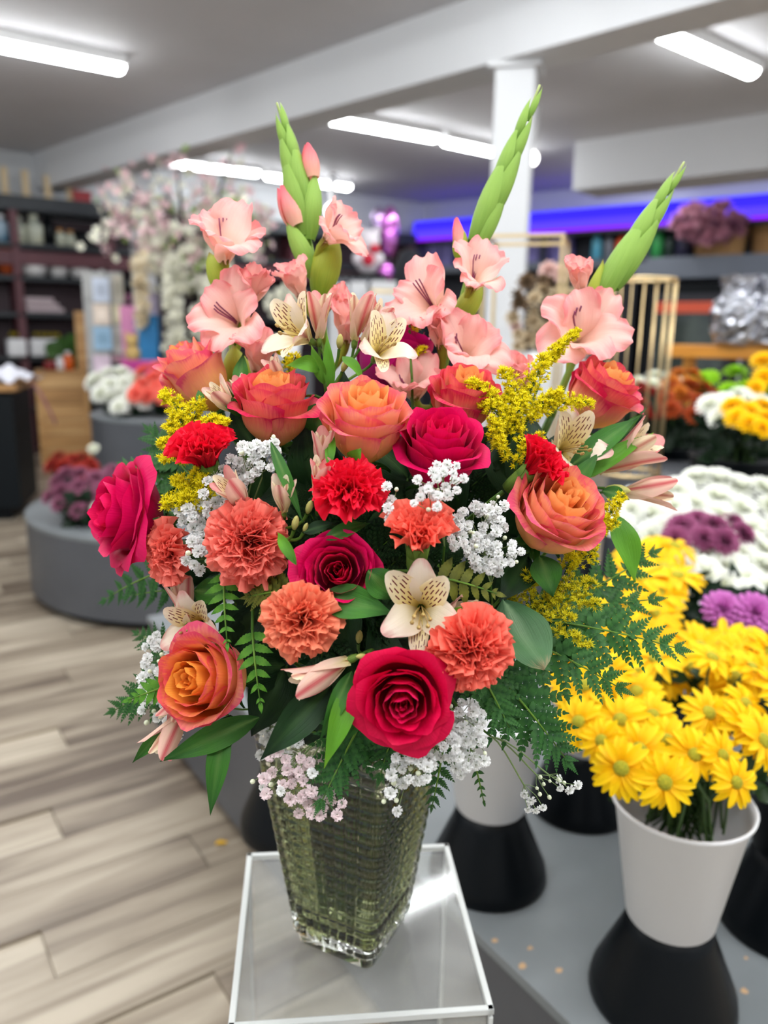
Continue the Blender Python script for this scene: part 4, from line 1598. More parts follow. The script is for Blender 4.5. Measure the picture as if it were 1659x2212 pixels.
alstro('pink striped alstroemeria pair beside the bright red carnation', (700, 1110, .66),
       [(697, 980, 84, .635, (.0, .20, .97), 'shut', .2, True), (690, 1045, 92, .625, (.12, .30, .94), 'shut', 1.2, True)],
       [(716, 1000, .62, 720, 930, .635, 14, LB, .05, .2), (712, 1010, .62, 704, 955, .63, 10, LB, .05, .2), (762, 1000, .63, 780, 968, .62, 32, LB, .1, 0)])
alstro('large open cream alstroemeria with dark dashes, centre right', (925, 1420, .66),
       [(910, 1316, 172, .595, (-.05, .95, .30), 'open', 0, False), (975, 1332, 120, .630, (.55, .55, .30), 'half', .5, False)],
       [(690, 1290, .605, 850, 1325, .600, 66, LG, .10, .3), (795, 1232, .60, 852, 1296, .61, 58, LG, .06, .1), (930, 1350, .62, 1000, 1310, .60, 26, LB, .1, .3), (960, 1440, .63, 860, 1380, .63, 60, LD, .06, 0)])
alstro('alstroemeria with a striped back and an open throat at the left edge', (470, 1400, .73),
       [(396, 1306, 92, .700, (-.25, -.35, .90), 'half', .4, True), (412, 1352, 122, .690, (-.22, .92, .22), 'open', .2, False)],
       [(420, 1275, .70, 500, 1290, .69, 50, LG, .1, .2), (330, 1120, .69, 392, 1150, .70, 20, LG, .15, .2)])
alstro('trumpet alstroemeria turned left above the lowest pink rose', (810, 1440, .65),
       [(700, 1452, 128, .600, (-.86, .38, -.30), 'half', .5, True), (776, 1452, 40, .595, (-.3, .4, -.5), 'bud', 0, False), (782, 1418, 30, .595, (-.5, .3, .1), 'bud', 0, False), (776, 1376, 36, .63, (.1, .3, .9), 'bud', 0, False)],
       [(716, 1480, .62, 562, 1642, .60, 66, LD, .10, .3), (765, 1470, .61, 700, 1660, .585, 44, LB, .12, .4), (760, 1450, .61, 690, 1602, .59, 34, LG, .10, .5), (770, 1520, .61, 735, 1610, .60, 46, LG, .1, .1)])
alstro('pink alstroemeria pair drooping below the amber rose', (470, 1500, .72),
       [(396, 1512, 98, .685, (-.30, .60, -.60), 'half', .4, True), (372, 1574, 104, .680, (-.45, .35, -.75), 'half', .9, True)],
       [(560, 1550, .68, 345, 1645, .66, 50, LG, .10, .3), (488, 1555, .675, 454, 1762, .65, 42, LG, .06, .3), (470, 1570, .68, 456, 1700, .66, 24, LB, .10, 1.6), (360, 1570, .69, 286, 1648, .69, 24, LG, .06, .5), (500, 1545, .69, 470, 1640, .67, 50, LD, .06, .1)])
alstro('alstroemeria stem reaching right with an open bloom and pink trumpets', (1215, 1100, .735),
       [(1240, 958, 138, .715, (.28, .82, .42), 'open', .1, False), (1348, 985, 138, .750, (.74, .25, .50), 'half', .3, True), (1388, 1062, 108, .755, (.93, .22, .08), 'half', .8, True), (1334, 1058, 54, .735, (.9, .25, -.05), 'bud', 0, False)],
       [(1228, 1010, .72, 1378, 902, .74, 42, LG, .08, .2), (1236, 1040, .72, 1412, 935, .75, 34, LB, .06, .3), (1290, 990, .74, 1398, 880, .76, 18, LG, .12, .6), (1206, 1090, .71, 1296, 975, .72, 36, LG, .08, .3), (1330, 1112, .72, 1372, 1258, .71, 52, LB, .05, .3), (1300, 1060, .73, 1360, 1080, .73, 28, LG, .12, .2)])
alstro('broad dark leaf stem hanging under the big right orange rose', (1150, 1190, .70), [],
       [(1165, 1200, .675, 1195, 1290, .665, 58, LG, .05, 0), (1140, 1200, .70, 1080, 1300, .66, 70, LD, .05, .1), (1120, 1160, .72, 1060, 1230, .69, 64, LD, .05, .1), (1110, 1080, .74, 1075, 900, .76, 90, LD, .05, .1), (1130, 1080, .74, 1150, 890, .76, 90, LD, .05, -.1), (1150, 1090, .74, 1210, 930, .76, 80, LD, .05, .1)])
sal = thing('salal_stem', 'round leathery green leaf with a withered brown tip', 'foliage', Matrix.Translation(P(1080, 1290, .665)))
I_ = sal.matrix_basis.inverted()
ob('leaf', leaf_blade(I_ @ P(1088, 1296, .66), I_ @ P(1176, 1446, .615), 104 * .63 / F_PX, D(.1, .9, .4), -.05, .1, nu=6, fold=.10, shape=1.15, tipw=.72).mesh('leaf', salal_green), parent=sal)
stem_to_vase(sal, P(1084, 1290, .665), D(.4, .2, .7), .0014)

# ---------------------------------------------------------------- goldenrod
goldenrod('goldenrod plume beside the closed orange rose at the upper left', [(450, 1030, .76), (425, 950, .74), (395, 870, .73)],
          [(410, 920, 352, 852, 54, .690), (415, 930, 430, 872, 54, .690), (430, 940, 474, 906, 46, .680), (420, 950, 380, 900, 60, .685), (420, 985, 352, 958, 56, .680), (430, 960, 440, 920, 60, .680),
           (410, 1000, 350, 990, 42, .675), (460, 930, 490, 910, 28, .66), (400, 940, 362, 920, 56, .682)], .73, gold_yellow, dens=1.5)
goldenrod('low goldenrod tuft between the large pink rose and the red carnation', [(470, 1130, .74), (430, 1075, .71), (410, 1040, .70)],
          [(430, 1080, 380, 1042, 60, .662), (440, 1070, 425, 1020, 62, .662), (430, 1090, 356, 1088, 56, .662), (440, 1085, 446, 1046, 56, .658), (440, 1095, 392, 1080, 60, .658)], .70, gold_yellow, dens=1.6)
goldenrod('big goldenrod plume at the upper right in front of the gladiolus', [(1110, 1030, .72), (1140, 900, .71), (1165, 830, .72)],
          [(1120, 930, 1012, 826, 52, .690), (1110, 940, 1045, 870, 60, .69), (1130, 900, 1085, 800, 50, .70), (1140, 860, 1180, 772, 56, .70), (1165, 810, 1248, 716, 34, .71), (1170, 800, 1215, 745, 40, .71),
           (1150, 890, 1278, 872, 44, .695), (1130, 920, 1210, 850, 56, .695), (1100, 960, 1130, 860, 66, .69), (1100, 1000, 1072, 945, 34, .68), (1105, 1010, 1168, 942, 42, .68), (1080, 980, 1065, 905, 44, .68), (1110, 900, 1095, 850, 50, .70)],
          .70, gold_yellow, dens=1.4)
goldenrod('goldenrod plume rising on the right edge beside the big orange rose', [(1190, 1290, .72), (1270, 1180, .71), (1330, 1090, .71)],
          [(1280, 1180, 1345, 1072, 44, .70), (1260, 1200, 1300, 1120, 46, .70), (1240, 1220, 1285, 1190, 62, .685), (1220, 1240, 1240, 1200, 60, .685), (1280, 1160, 1330, 1130, 40, .70)], .70, gold_yellow)
goldenrod('greenish goldenrod fans in the ferns on the right side', [(1080, 1420, .71), (1140, 1330, .69), (1180, 1290, .685)],
          [(1150, 1320, 1140, 1240, 50, .675), (1120, 1330, 1105, 1285, 34, .68), (1170, 1290, 1290, 1260, 52, .675), (1170, 1300, 1290, 1305, 56, .670), (1160, 1340, 1235, 1330, 52, .665), (1160, 1360, 1275, 1395, 40, .665), (1140, 1330, 1210, 1290, 46, .675)],
          .68, gold_green, dens=.9)
goldenrod('tiny goldenrod tips peeping between the gladiolus florets', [(890, 820, .76), (885, 740, .77), (885, 680, .78)],
          [(885, 700, 880, 660, 22, .775), (888, 720, 905, 700, 26, .77), (890, 780, 918, 752, 26, .76)], .77, gold_yellow, dens=.9)
goldenrod('small goldenrod tuft behind the cream blooms at the left', [(640, 870, .76), (625, 800, .76), (612, 765, .76)],
          [(625, 790, 590, 748, 30, .755), (628, 800, 640, 770, 40, .755), (630, 800, 612, 780, 36, .75)], .75, gold_yellow, dens=.9)

# ---------------------------------------------------------------- gypsophila
gyp_sprig('white baby breath drifting from the red carnation to the coral one', (500, 1230, .70),
          [(556, 985, 44, 38, 17, .650), (500, 1030, 42, 44, 16, .655), (462, 1075, 34, 46, 14, .66), (428, 1140, 26, 40, 10, .665), (425, 1200, 26, 36, 11, .660), (400, 1110, 24, 18, 4, .665), (590, 960, 14, 24, 4, .635)], 27)
gyp_sprig('white baby breath over the tall pink rose', (960, 1180, .66), [(950, 1030, 54, 42, 17, .595), (925, 1075, 36, 26, 6, .59)], 25)
gyp_sprig('dense white baby breath cluster right of the small coral carnation', (1060, 1260, .67),
          [(1030, 1130, 60, 40, 22, .635), (1060, 1190, 54, 46, 26, .630), (1000, 1165, 34, 34, 8, .615), (1115, 1195, 22, 24, 4, .625), (1045, 1090, 60, 20, 6, .64)], 25)
gyp_sprig('few white baby breath blossoms between red carnation and pink rose', (880, 1200, .65), [(848, 1082, 24, 46, 7, .605)], 24)
gyp_sprig('pale baby breath mass at the lower left behind the amber rose', (440, 1500, .74),
          [(345, 1410, 40, 50, 20, .720), (350, 1480, 52, 36, 16, .715), (330, 1530, 30, 40, 9, .72), (375, 1560, 26, 36, 5, .71)], 25)
gyp_sprig('white baby breath spilling over the vase rim under the lowest rose', (960, 1530, .66),
          [(1000, 1560, 44, 48, 24, .625), (940, 1620, 60, 36, 22, .610), (880, 1665, 54, 32, 16, .600), (1025, 1630, 32, 36, 9, .62), (850, 1720, 24, 36, 5, .60), (990, 1650, 20, 30, 4, .61)], 27)
gyp_sprig('pink tinged baby breath hanging over the left of the vase', (700, 1600, .66),
          [(640, 1640, 60, 36, 9, .615), (600, 1690, 40, 34, 8, .62), (680, 1690, 50, 36, 9, .610), (700, 1745, 50, 30, 8, .605), (640, 1720, 40, 40, 6, .61), (565, 1690, 20, 20, 3, .62)], 27, pink=True)
gyp_sprig('thin baby breath twig trailing right below the ferns', (1060, 1590, .68), [(1190, 1700, 36, 30, 6, .690), (1155, 1730, 26, 30, 6, .685), (1225, 1700, 26, 24, 5, .69)], 22, bud_frac=.35)
gyp_sprig('greyish baby breath behind the vase rim on the left', (650, 1580, .74), [(585, 1570, 34, 44, 12, .745), (620, 1600, 40, 40, 12, .735), (580, 1630, 20, 40, 5, .74)], 24)

# ---------------------------------------------------------------- ferns
UPC = D(0, .85, .5)


def fernpx(label, a, b, n, plen_px, mat, **k):
    pa_, pb_ = P(*a), P(*b)
    return fern(label, pa_, pb_, n, plen_px * a[2] / F_PX, k.pop('up', UPC), mat, **k)


fernpx('fern frond pointing right with its tip over the yellow daisies', (1120, 1330, .70), (1482, 1402, .72), 9, 140, fern_blue)
fernpx('fern frond fanning down right from the salal leaf', (1110, 1370, .69), (1350, 1490, .69), 7, 125, fern_blue)
fernpx('fern frond rising right above the goldenrod fans', (1150, 1330, .73), (1425, 1292, .74), 6, 110, fern_blue)
fernpx('drooping fern frond hanging right of the vase, nearest the bucket', (1060, 1440, .66), (1232, 1650, .655), 8, 135, fern_green)
fernpx('fern frond drooping under the bright coral carnation', (1030, 1440, .65), (1105, 1580, .63), 7, 95, fern_blue)
fernpx('fern tips peeking up right of the big orange rose', (1240, 1300, .76), (1420, 1190, .78), 6, 100, fern_blue)
fernpx('glossy bright fern sprig over the amber rose', (484, 1236, .665), (490, 1392, .635), 7, 44, fern_bright, simple=True, tostem=True, ang0=80)
fernpx('glossy bright fern sprig right of the amber rose', (545, 1360, .655), (562, 1522, .625), 6, 50, fern_bright, simple=True, ang0=70)
fernpx('light green fern tip crossing the baby breath at the lower left', (372, 1480, .685), (276, 1512, .68), 6, 44, fern_bright, simple=True, ang0=60)
fernpx('fern frond hanging out at the lower left of the bouquet', (420, 1460, .74), (236, 1538, .75), 9, 90, fern_green)
fernpx('fern frond standing up left of the red carnation', (420, 1040, .78), (318, 925, .80), 8, 95, fern_green)
fernpx('fern frond behind the large pink rose, reaching left', (430, 1060, .82), (262, 1000, .86), 8, 100, fern_blue)
fernpx('blurred fern leaf below the large pink rose', (420, 1210, .82), (212, 1300, .88), 8, 80, fern_green)
fernpx('blurred fern leaf behind the coral carnation on the left', (440, 1270, .84), (260, 1290, .88), 7, 70, fern_green)
fernpx('dark fern hanging in front of the vase centre', (790, 1540, .645), (690, 1740, .600), 8, 105, fern_green)
fernpx('dark fern behind the white baby breath at the vase rim', (860, 1540, .66), (820, 1680, .61), 7, 90, fern_green)
fernpx('narrow fern dangling at the right rim of the vase', (1000, 1560, .70), (1048, 1740, .71), 10, 30, fern_green, simple=True)
fernpx('fern frond dangling against the right face of the vase', (960, 1600, .70), (932, 1750, .71), 7, 60, fern_green)
fernpx('olive fern frond under the large coral carnation', (630, 1275, .63), (530, 1290, .645), 6, 80, fern_olive)
fernpx('olive fern frond right of the middle pink rose', (940, 1245, .62), (1075, 1282, .625), 6, 62, fern_olive, simple=True, ang0=75)
fernpx('fern frond standing behind the lower left baby breath', (400, 1420, .76), (290, 1365, .79), 7, 70, fern_green)
# deep fill between the flowers
fill = []
for k in range(26):
    a = rnd.uniform(0, 6.283)
    rr = math.sqrt(rnd.random())
    x0, y0 = 780 + 200 * rr * math.cos(a), 1270 + 180 * rr * math.sin(a)
    x1, y1 = 790 + 380 * rr * math.cos(a) + rnd.uniform(-50, 50), 1230 + 330 * rr * math.sin(a) + rnd.uniform(-50, 50)
    dd = .80 - .11 * math.sqrt(max(0, 1 - rr * rr))
    if (Vector((x1, y1)) - Vector((x0, y0))).length < 90:
        x1 += 120 * math.cos(a * 3)
        y1 += 120 * math.sin(a * 3)
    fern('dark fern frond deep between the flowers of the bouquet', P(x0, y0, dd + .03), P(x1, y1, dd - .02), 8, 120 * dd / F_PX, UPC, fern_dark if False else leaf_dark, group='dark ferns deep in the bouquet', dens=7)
for k in range(20):
    a = k * 2.4
    rr = math.sqrt((k + .5) / 20)
    x0, y0 = 780 + 330 * rr * math.cos(a), 1230 + 300 * rr * math.sin(a)
    dd = .79 - .09 * math.sqrt(max(0, 1 - rr * rr))
    b = P(x0, y0, dd)
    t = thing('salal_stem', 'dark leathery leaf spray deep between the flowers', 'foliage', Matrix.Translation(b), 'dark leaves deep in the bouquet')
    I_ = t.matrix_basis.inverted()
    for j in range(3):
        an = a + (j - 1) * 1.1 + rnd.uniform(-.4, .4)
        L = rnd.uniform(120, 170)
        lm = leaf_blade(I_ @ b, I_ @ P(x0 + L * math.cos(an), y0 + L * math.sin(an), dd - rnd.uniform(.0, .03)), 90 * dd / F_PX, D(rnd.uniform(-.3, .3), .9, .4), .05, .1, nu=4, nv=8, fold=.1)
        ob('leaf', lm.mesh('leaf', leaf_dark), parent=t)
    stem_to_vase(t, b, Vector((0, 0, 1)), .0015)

# ================================================================== flower buckets and their flowers, right side
def bucket(label, x, y, z, s=1.0, body=white_plastic, h=.345):
    t = thing('flower_bucket', label, 'bucket', (x, y, z + .0006), 'cone-footed flower buckets')
    ob('base_cone', lathe_mesh('base_cone', [(.0, .0), (.112 * s, .0), (.114 * s, .006), (.110 * s, .03), (.070 * s, .125), (.064 * s, .150), (0, .150)], black_plastic, 40), parent=t)
    ob('body', lathe_mesh('body', [(0, .128), (.058 * s, .128), (.064 * s, .132), (.0645 * s, .150), (.067 * s, .152), (.098 * s, h - .004), (.104 * s, h), (.105 * s, h + .006), (.101 * s, h + .006), (.096 * s, h - .004), (.062 * s, .14), (0, .14)], body, 40), parent=t)
    return Vector((x, y, z + h))


def daisy_parts(yel, disc_mat):
    def petal(k):
        rg = random.Random(k)

        def fn(U, V):
            w = .075 * np.sin(np.pi * np.clip(.14 + V * .78, 0, 1)) ** .7 * (1 - .35 * np.clip(V - .85, 0, 1) * 6 * np.abs(U))
            return .10 + .40 * V, U * w, .06 * V - .16 * V * V * (.5 + rg.random()) + .02 * U * U - .012 * np.cos(5 * U) * V
        m = MB()
        m.grid(fn, 4, 5)
        return m.mesh('petal', yel)
    m = MB()
    m.lathe([(.13, -.02), (.13, .02), (.11, .06), (.06, .085), (.001, .09)], 14)
    return [petal(k) for k in range(4)], m.mesh('disc', disc_mat)


daisy_yel = petal_mat('daisy_yellow', [(0.0, srgb(250, 190, 0)), (0.4, srgb(254, 206, 0)), (1.0, srgb(255, 214, 6))], trans=.25, vein=.15)
daisy_disc = plain('daisy_disc', srgb(196, 176, 20), .8, col2=srgb(150, 156, 30), scale=40, bump=.6)
DP, DD = daisy_parts(daisy_yel, daisy_disc)
_rm = MB()
for _k in range(20):
    _src = DP[_k % 4]
    _M = Matrix.Rotation(_k * 2 * math.pi / 20, 4, 'Z') @ Matrix.Rotation(math.radians((_k % 3 - 1) * 7), 4, 'Y')
    _rm.add([_M @ v.co for v in _src.vertices], [tuple(p.vertices) for p in _src.polygons], [(.5, .3)] * len(_src.vertices))
DRING = _rm.mesh('petals', daisy_yel)
flower_stem = plain('cut_flower_stem', srgb(58, 86, 34), .6)


def daisy(label, group, c, s, ax, foot, full):
    t = thing('yellow_daisy', label, 'daisy', frame(c, ax, roll=rnd.uniform(0, 6)), group)
    if full:
        n = 19 + rnd.randrange(4)
        for k in range(n):
            M = Matrix.Rotation(k * 2 * math.pi / n + rnd.uniform(-.06, .06), 4, 'Z') @ Matrix.Rotation(math.radians(rnd.uniform(-13, 10)), 4, 'Y') @ Matrix.Rotation(rnd.uniform(-.2, .2), 4, 'X')
            ob('petal', DP[k % 4], parent=t, M=M @ Matrix.Scale(s * rnd.uniform(.9, 1.08), 4))
    else:
        ob('petals', DRING, parent=t, M=Matrix.Scale(s, 4))
    ob('disc', DD, parent=t, M=Matrix.Scale(s, 4))
    I = t.matrix_basis.inverted()
    m = MB()
    m.tube([I @ q for q in bez(c, c - ax * .04, foot + Vector((0, 0, .14)), foot, 5)], .0022, 5, False)
    ob('stem', m.mesh('stem', flower_stem), parent=t)
    return t


def scatter(cx, cy, rx, ry, gap, n, seed, y_bias=0):
    rg = random.Random(seed)
    out = []
    for _ in range(n * 60):
        a, r = rg.uniform(0, 6.283), math.sqrt(rg.random())
        x, y = cx + rx * r * math.cos(a), cy + ry * r * math.sin(a)
        if all(((x - q[0]) / gap) ** 2 + ((y - q[1]) / (gap * .72)) ** 2 > 1 for q in out):
            out.append((x, y))
        if len(out) >= n:
            break
    return out


def dome_axis(x, y, cx, cy, rx, ry, up=.75):
    return D((x - cx) / rx * .75, .55 + .45 * (y - cy) / ry, up)


def foliage_mass(label, cx, cy, rx, ry, d, n, mat, seed, name='cut_flower_foliage', foot=None, L=70):
    "stems and small leaves below the heads of one bunch"
    rg = random.Random(seed)
    m = MB()
    o_ = P(cx, cy, d)
    for k in range(n):
        x, y = cx + rx * rg.uniform(-1, 1), cy + ry * rg.uniform(-1, 1)
        q = P(x, y, d + rg.uniform(-.05, .10)) - o_
        an = rg.uniform(0, 6.28)
        e = q + Vector((math.cos(an), rg.uniform(-.6, .6), math.sin(an) * .6 + .3)) * (L * d / F_PX * rg.uniform(.5, 1.2))
        lm = leaf_blade(q, e, 26 * d / F_PX * rg.uniform(.6, 1.4), Vector((0, -1, .6)), .1, .3, nu=2, nv=4)
        m.add(lm.v, lm.f, None)
        if foot is not None and k % 3 == 0:
            m.tube([q, (q + (foot - o_)) * .5 + Vector((0, 0, .01)), foot - o_ + Vector((rg.uniform(-.05, .05), rg.uniform(-.05, .05), -.05))], .0025, 4, False)
    t = ob(name, m.mesh(name, mat), M=Matrix.Translation(o_), kind='stuff')
    return tag(t, label, 'foliage', kind='stuff')


cut_green = leaf_mat('cut_flower_leaf', srgb(34, 58, 26), srgb(58, 84, 36))
dark_stem_leaf = leaf_mat('dark_cut_leaf', srgb(22, 40, 24), srgb(40, 62, 34))

b1 = PZ(1428, 2150, .46)
r1 = bucket('white flower bucket on a black cone foot nearest the camera, full of yellow daisies', b1.x, b1.y, .46)
b2 = PZ(1052, 1885, .46)
r2 = bucket('white flower bucket on a black cone foot just right of the glass vase', b2.x, b2.y, .46)
b3 = PZ(1252, 1738, .46)
r3 = bucket('white flower bucket half hidden behind the fern tips and daisies', b3.x, b3.y, .46)
b4 = PZ(1690, 1990, .46)
r4 = bucket('all-black flower bucket at the right edge of the picture', b4.x, b4.y, .46, body=black_plastic)
b5 = PZ(1400, 1560, .46)
r5 = bucket('white flower bucket hidden under the back bunch of yellow daisies', b5.x, b5.y, .46)
b6 = PZ(1640, 1540, .46)
r6 = bucket('black flower bucket under the white chrysanthemums', b6.x, b6.y, .46, body=black_plastic)
b0 = PZ(632, 1795, .46)
r0 = bucket('dark flower bucket standing behind the left side of the glass vase', b0.x, b0.y + .02, .46, body=black_plastic)

GA = 'yellow daisies in the front white bucket'
GB = 'yellow daisies massed behind the front bucket'
named = [((1342, 1660), 'yellow daisy at the lower left edge of the front bunch, over the bucket rim'), ((1435, 1690), None), ((1440, 1600), None), ((1560, 1632), 'big yellow daisy facing the camera at the bottom of the front bunch'),
         ((1648, 1600), None), ((1500, 1630), None), ((1250, 1560), 'yellow daisy sticking out left under the fern fronds'), ((1340, 1555), None), ((1410, 1545), None), ((1530, 1540), None), ((1610, 1520), None), ((1300, 1600), None), ((1590, 1690), None), ((1380, 1620), None)]
pts = [(x, y, l) for (x, y), l in named]
for x, y in scatter(1470, 1545, 250, 130, 62, 46, 3):
    if all((x - a) ** 2 + (y - b) ** 2 > 46 ** 2 for a, b, _ in pts) and not (1440 < x < 1600 and 1440 < y < 1520):
        pts.append((x, y, None))
for x, y, l in pts:
    d = 1.10 - .10 * max(-1, min(1, (y - 1545) / 130))
    c = P(x, y, d)
    daisy(l or 'yellow daisy with a greenish disc in the front white bucket', None if l else GA, c, rnd.uniform(108, 136) * d / F_PX, dome_axis(x, y, 1480, 1540, 260, 140, .62), r1 + Vector((rnd.uniform(-.06, .06), rnd.uniform(-.06, .06), -.03)), True)
for (cx, cy, rx, ry, n, dd, ft, sd) in ((1480, 1350, 270, 110, 60, 1.34, r5, 5), (1300, 1450, 100, 90, 12, 1.32, r5, 8), (1430, 1235, 110, 62, 20, 1.58, r3, 6), (1600, 1420, 90, 50, 12, 1.30, r4, 9)):
    for x, y in scatter(cx, cy, rx, ry, 58, n, sd):
        if x > 1480 and y < 1350 + (x - 1480) * .32:
            continue
        d = dd - .08 * (y - cy) / ry
        c = P(x, y, d)
        daisy('yellow daisy massed behind the front bucket of daisies', GB, c, rnd.uniform(112, 138) * d / F_PX * (.9 if dd > 1.5 else 1), dome_axis(x, y, cx, cy, rx, ry, .7), ft + Vector((rnd.uniform(-.05, .05), rnd.uniform(-.05, .05), -.02)), False)
foliage_mass('dark green leaves and stems under the yellow daisies in the front bucket', 1490, 1680, 150, 40, 1.18, 150, cut_green, 1, foot=r1, L=60)
foliage_mass('leafy gap between the front and back yellow daisies', 1500, 1490, 160, 50, 1.30, 90, cut_green, 2, foot=r5)
foliage_mass('dark leaves between the daisies and the white chrysanthemums', 1560, 1330, 130, 60, 1.62, 110, dark_stem_leaf, 4, foot=r6)


def mum_mesh(name, mat, n, th1=100, W=.085, cup=.35, L=.5):
    m = MB()
    rg = random.Random(n)
    for i in range(n):
        th = math.radians(6 + (th1 - 6) * ((i + .5) / n) ** .75)
        ph = i * 2.39996

        def fn(U, V):
            w = W * np.sin(np.pi * np.clip(.15 + V * .75, 0, 1)) ** .7
            t = th * np.clip(V * 1.25, 0, 1)
            r, z = L * V * np.sin(t), L * V * np.cos(t) + .05 * V - cup * .1 + .03 * U * U
            y = U * w
            return r * math.cos(ph) - y * math.sin(ph), r * math.sin(ph) + y * math.cos(ph), z
        m.grid(fn, 2, 3)
    return m.mesh(name, mat)


def fm(name, c0, c1, tr=.2):
    return petal_mat(name, [(0.0, c0), (1.0, c1)], trans=tr, vein=.1, bump=0)


mum_white = mum_mesh('bloom', fm('mum_white', srgb(226, 232, 190), srgb(250, 250, 246)), 70)
mum_plum = mum_mesh('bloom', fm('mum_plum', srgb(92, 30, 66), srgb(160, 84, 124)), 60)
mum_lilac = mum_mesh('bloom', fm('mum_lilac', srgb(170, 70, 150), srgb(208, 122, 196)), 60)
mum_dusty = mum_mesh('bloom', fm('mum_dusty', srgb(100, 44, 72), srgb(164, 100, 126)), 50)
mum_rust = mum_mesh('bloom', fm('mum_rust', srgb(116, 34, 16), srgb(176, 72, 26)), 55)
mum_bronze = mum_mesh('bloom', fm('mum_bronze', srgb(150, 70, 16), srgb(206, 120, 36)), 55)
mum_red = mum_mesh('bloom', fm('mum_red', srgb(110, 22, 22), srgb(168, 46, 34)), 50)
mum_green = mum_mesh('bloom', fm('mum_green', srgb(96, 156, 16), srgb(158, 212, 34)), 60)
mum_yellow = mum_mesh('bloom', fm('mum_yellow', srgb(240, 176, 0), srgb(255, 210, 10)), 60)
mum_cream = mum_mesh('bloom', fm('mum_cream', srgb(214, 220, 180), srgb(240, 240, 226)), 60)
mum_coral = mum_mesh('bloom', coral_carn, 60, th1=95, W=.11)


def mum(name, label, cat, group, me, x, y, d, s_px, ax, foot):
    c = P(x, y, d)
    t = thing(name, label, cat, frame(c, ax, roll=rnd.uniform(0, 6)), group)
    q = s_px * d / F_PX
    ob('bloom', me, parent=t, M=Matrix.Diagonal((q * 1.12, q * 1.12, q * .72, 1)))
    I = t.matrix_basis.inverted()
    m = MB()
    m.tube([I @ q for q in bez(c, c - ax * .05, foot + Vector((0, 0, .12)), foot, 4)], .003, 4, False)
    ob('stem', m.mesh('stem', flower_stem), parent=t)


def bunch(name, label, cat, group, me, cx, cy, rx, ry, n, d, s_px, foot, seed, gap=.72, dd=.08):
    for x, y in scatter(cx, cy, rx, ry, s_px * gap, n, seed):
        mum(name, label, cat, group, me, x, y, d - dd * (y - cy) / ry, s_px * rnd.uniform(.88, 1.12), dome_axis(x, y, cx, cy, rx, ry, .8), foot + Vector((rnd.uniform(-.05, .05), rnd.uniform(-.05, .05), -.04)))


W1 = 'white chrysanthemums behind the daisies'
bunch('white_chrysanthemum', 'white double chrysanthemum massed behind the yellow daisies', 'chrysanthemum', W1, mum_white, 1545, 1100, 190, 66, 58, 1.95, 74, r6, 21, .56)
bunch('white_chrysanthemum', 'white double chrysanthemum low on the right behind the yellow daisies', 'chrysanthemum', 'low white chrysanthemums at the right', mum_white, 1620, 1230, 66, 62, 14, 1.72, 78, r6, 22, .56)
bunch('white_chrysanthemum', 'white double chrysanthemum in the clump above the back daisies', 'chrysanthemum', 'white chrysanthemums in the middle clump', mum_white, 1505, 1210, 66, 50, 14, 1.75, 76, r6, 23, .56)
bunch('white_chrysanthemum', 'white chrysanthemum peeking out behind the ferns on the right', 'chrysanthemum', 'white chrysanthemums by the ferns', mum_white, 1385, 1120, 50, 44, 10, 1.95, 72, r6, 24, .56)
bunch('plum_chrysanthemum', 'plum purple chrysanthemum between the white ones', 'chrysanthemum', 'plum chrysanthemums', mum_plum, 1520, 1150, 88, 26, 9, 1.80, 62, r6, 25, .6)
mum('lilac_chrysanthemum', 'lilac kale-like bloom behind the daisies, left of the pair', 'chrysanthemum', 'lilac blooms', mum_lilac, 1560, 1318, 1.50, 84, D(-.1, .6, .8), r6)
mum('lilac_chrysanthemum', 'lilac kale-like bloom at the right edge behind the daisies', 'chrysanthemum', 'lilac blooms', mum_lilac, 1628, 1325, 1.48, 88, D(.1, .75, .7), r6)

# round grey drum on the right with the gold stand
dr = PY(1430, 1120, 2.75)
drz = PY(1430, 1010, 2.75).z
t = thing('display_drum', 'tall round grey drum under the gold barred stand', 'display drum', (dr.x, dr.y, 0))
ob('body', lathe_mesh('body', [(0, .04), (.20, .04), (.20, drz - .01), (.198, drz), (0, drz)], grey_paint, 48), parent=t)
ob('toe_kick', lathe_mesh('toe_kick', [(0, 0), (.185, 0), (.185, .05), (0, .05)], black_plastic, 32), parent=t)
DR_TOP = drz


def bar(m, a, b, r):
    m.tube([a, b], r, 6)


# gold barred round stand
gs = PY(1356, 1040, 2.60)
top = PY(1402, 600, 2.60)
hgt = top.z - DR_TOP
R_ = .098
gx = Vector((gs.x, gs.y, DR_TOP + .001))
t = thing('gold_stand', 'round gold flower stand of thin upright bars', 'stand', gx)
m = MB()
m.tube([Vector((R_ * math.cos(a * .2618), R_ * math.sin(a * .2618), hgt - .006)) for a in range(25)], .005, 6, False)
ob('top_ring', m.mesh('top_ring', gold), parent=t)
m = MB()
m.tube([Vector((R_ * math.cos(a * .2618), R_ * math.sin(a * .2618), .006)) for a in range(25)], .006, 6, False)
ob('bottom_ring', m.mesh('bottom_ring', gold), parent=t)
m = MB()
bar(m, (0, 0, 0), (0, 0, hgt - .01), .0019)
bm1 = m.mesh('bar', gold)
for k in range(16):
    a = k * math.pi / 8 + .1
    ob('bar', bm1, parent=t, M=Matrix.Translation((R_ * math.cos(a), R_ * math.sin(a), .004)))
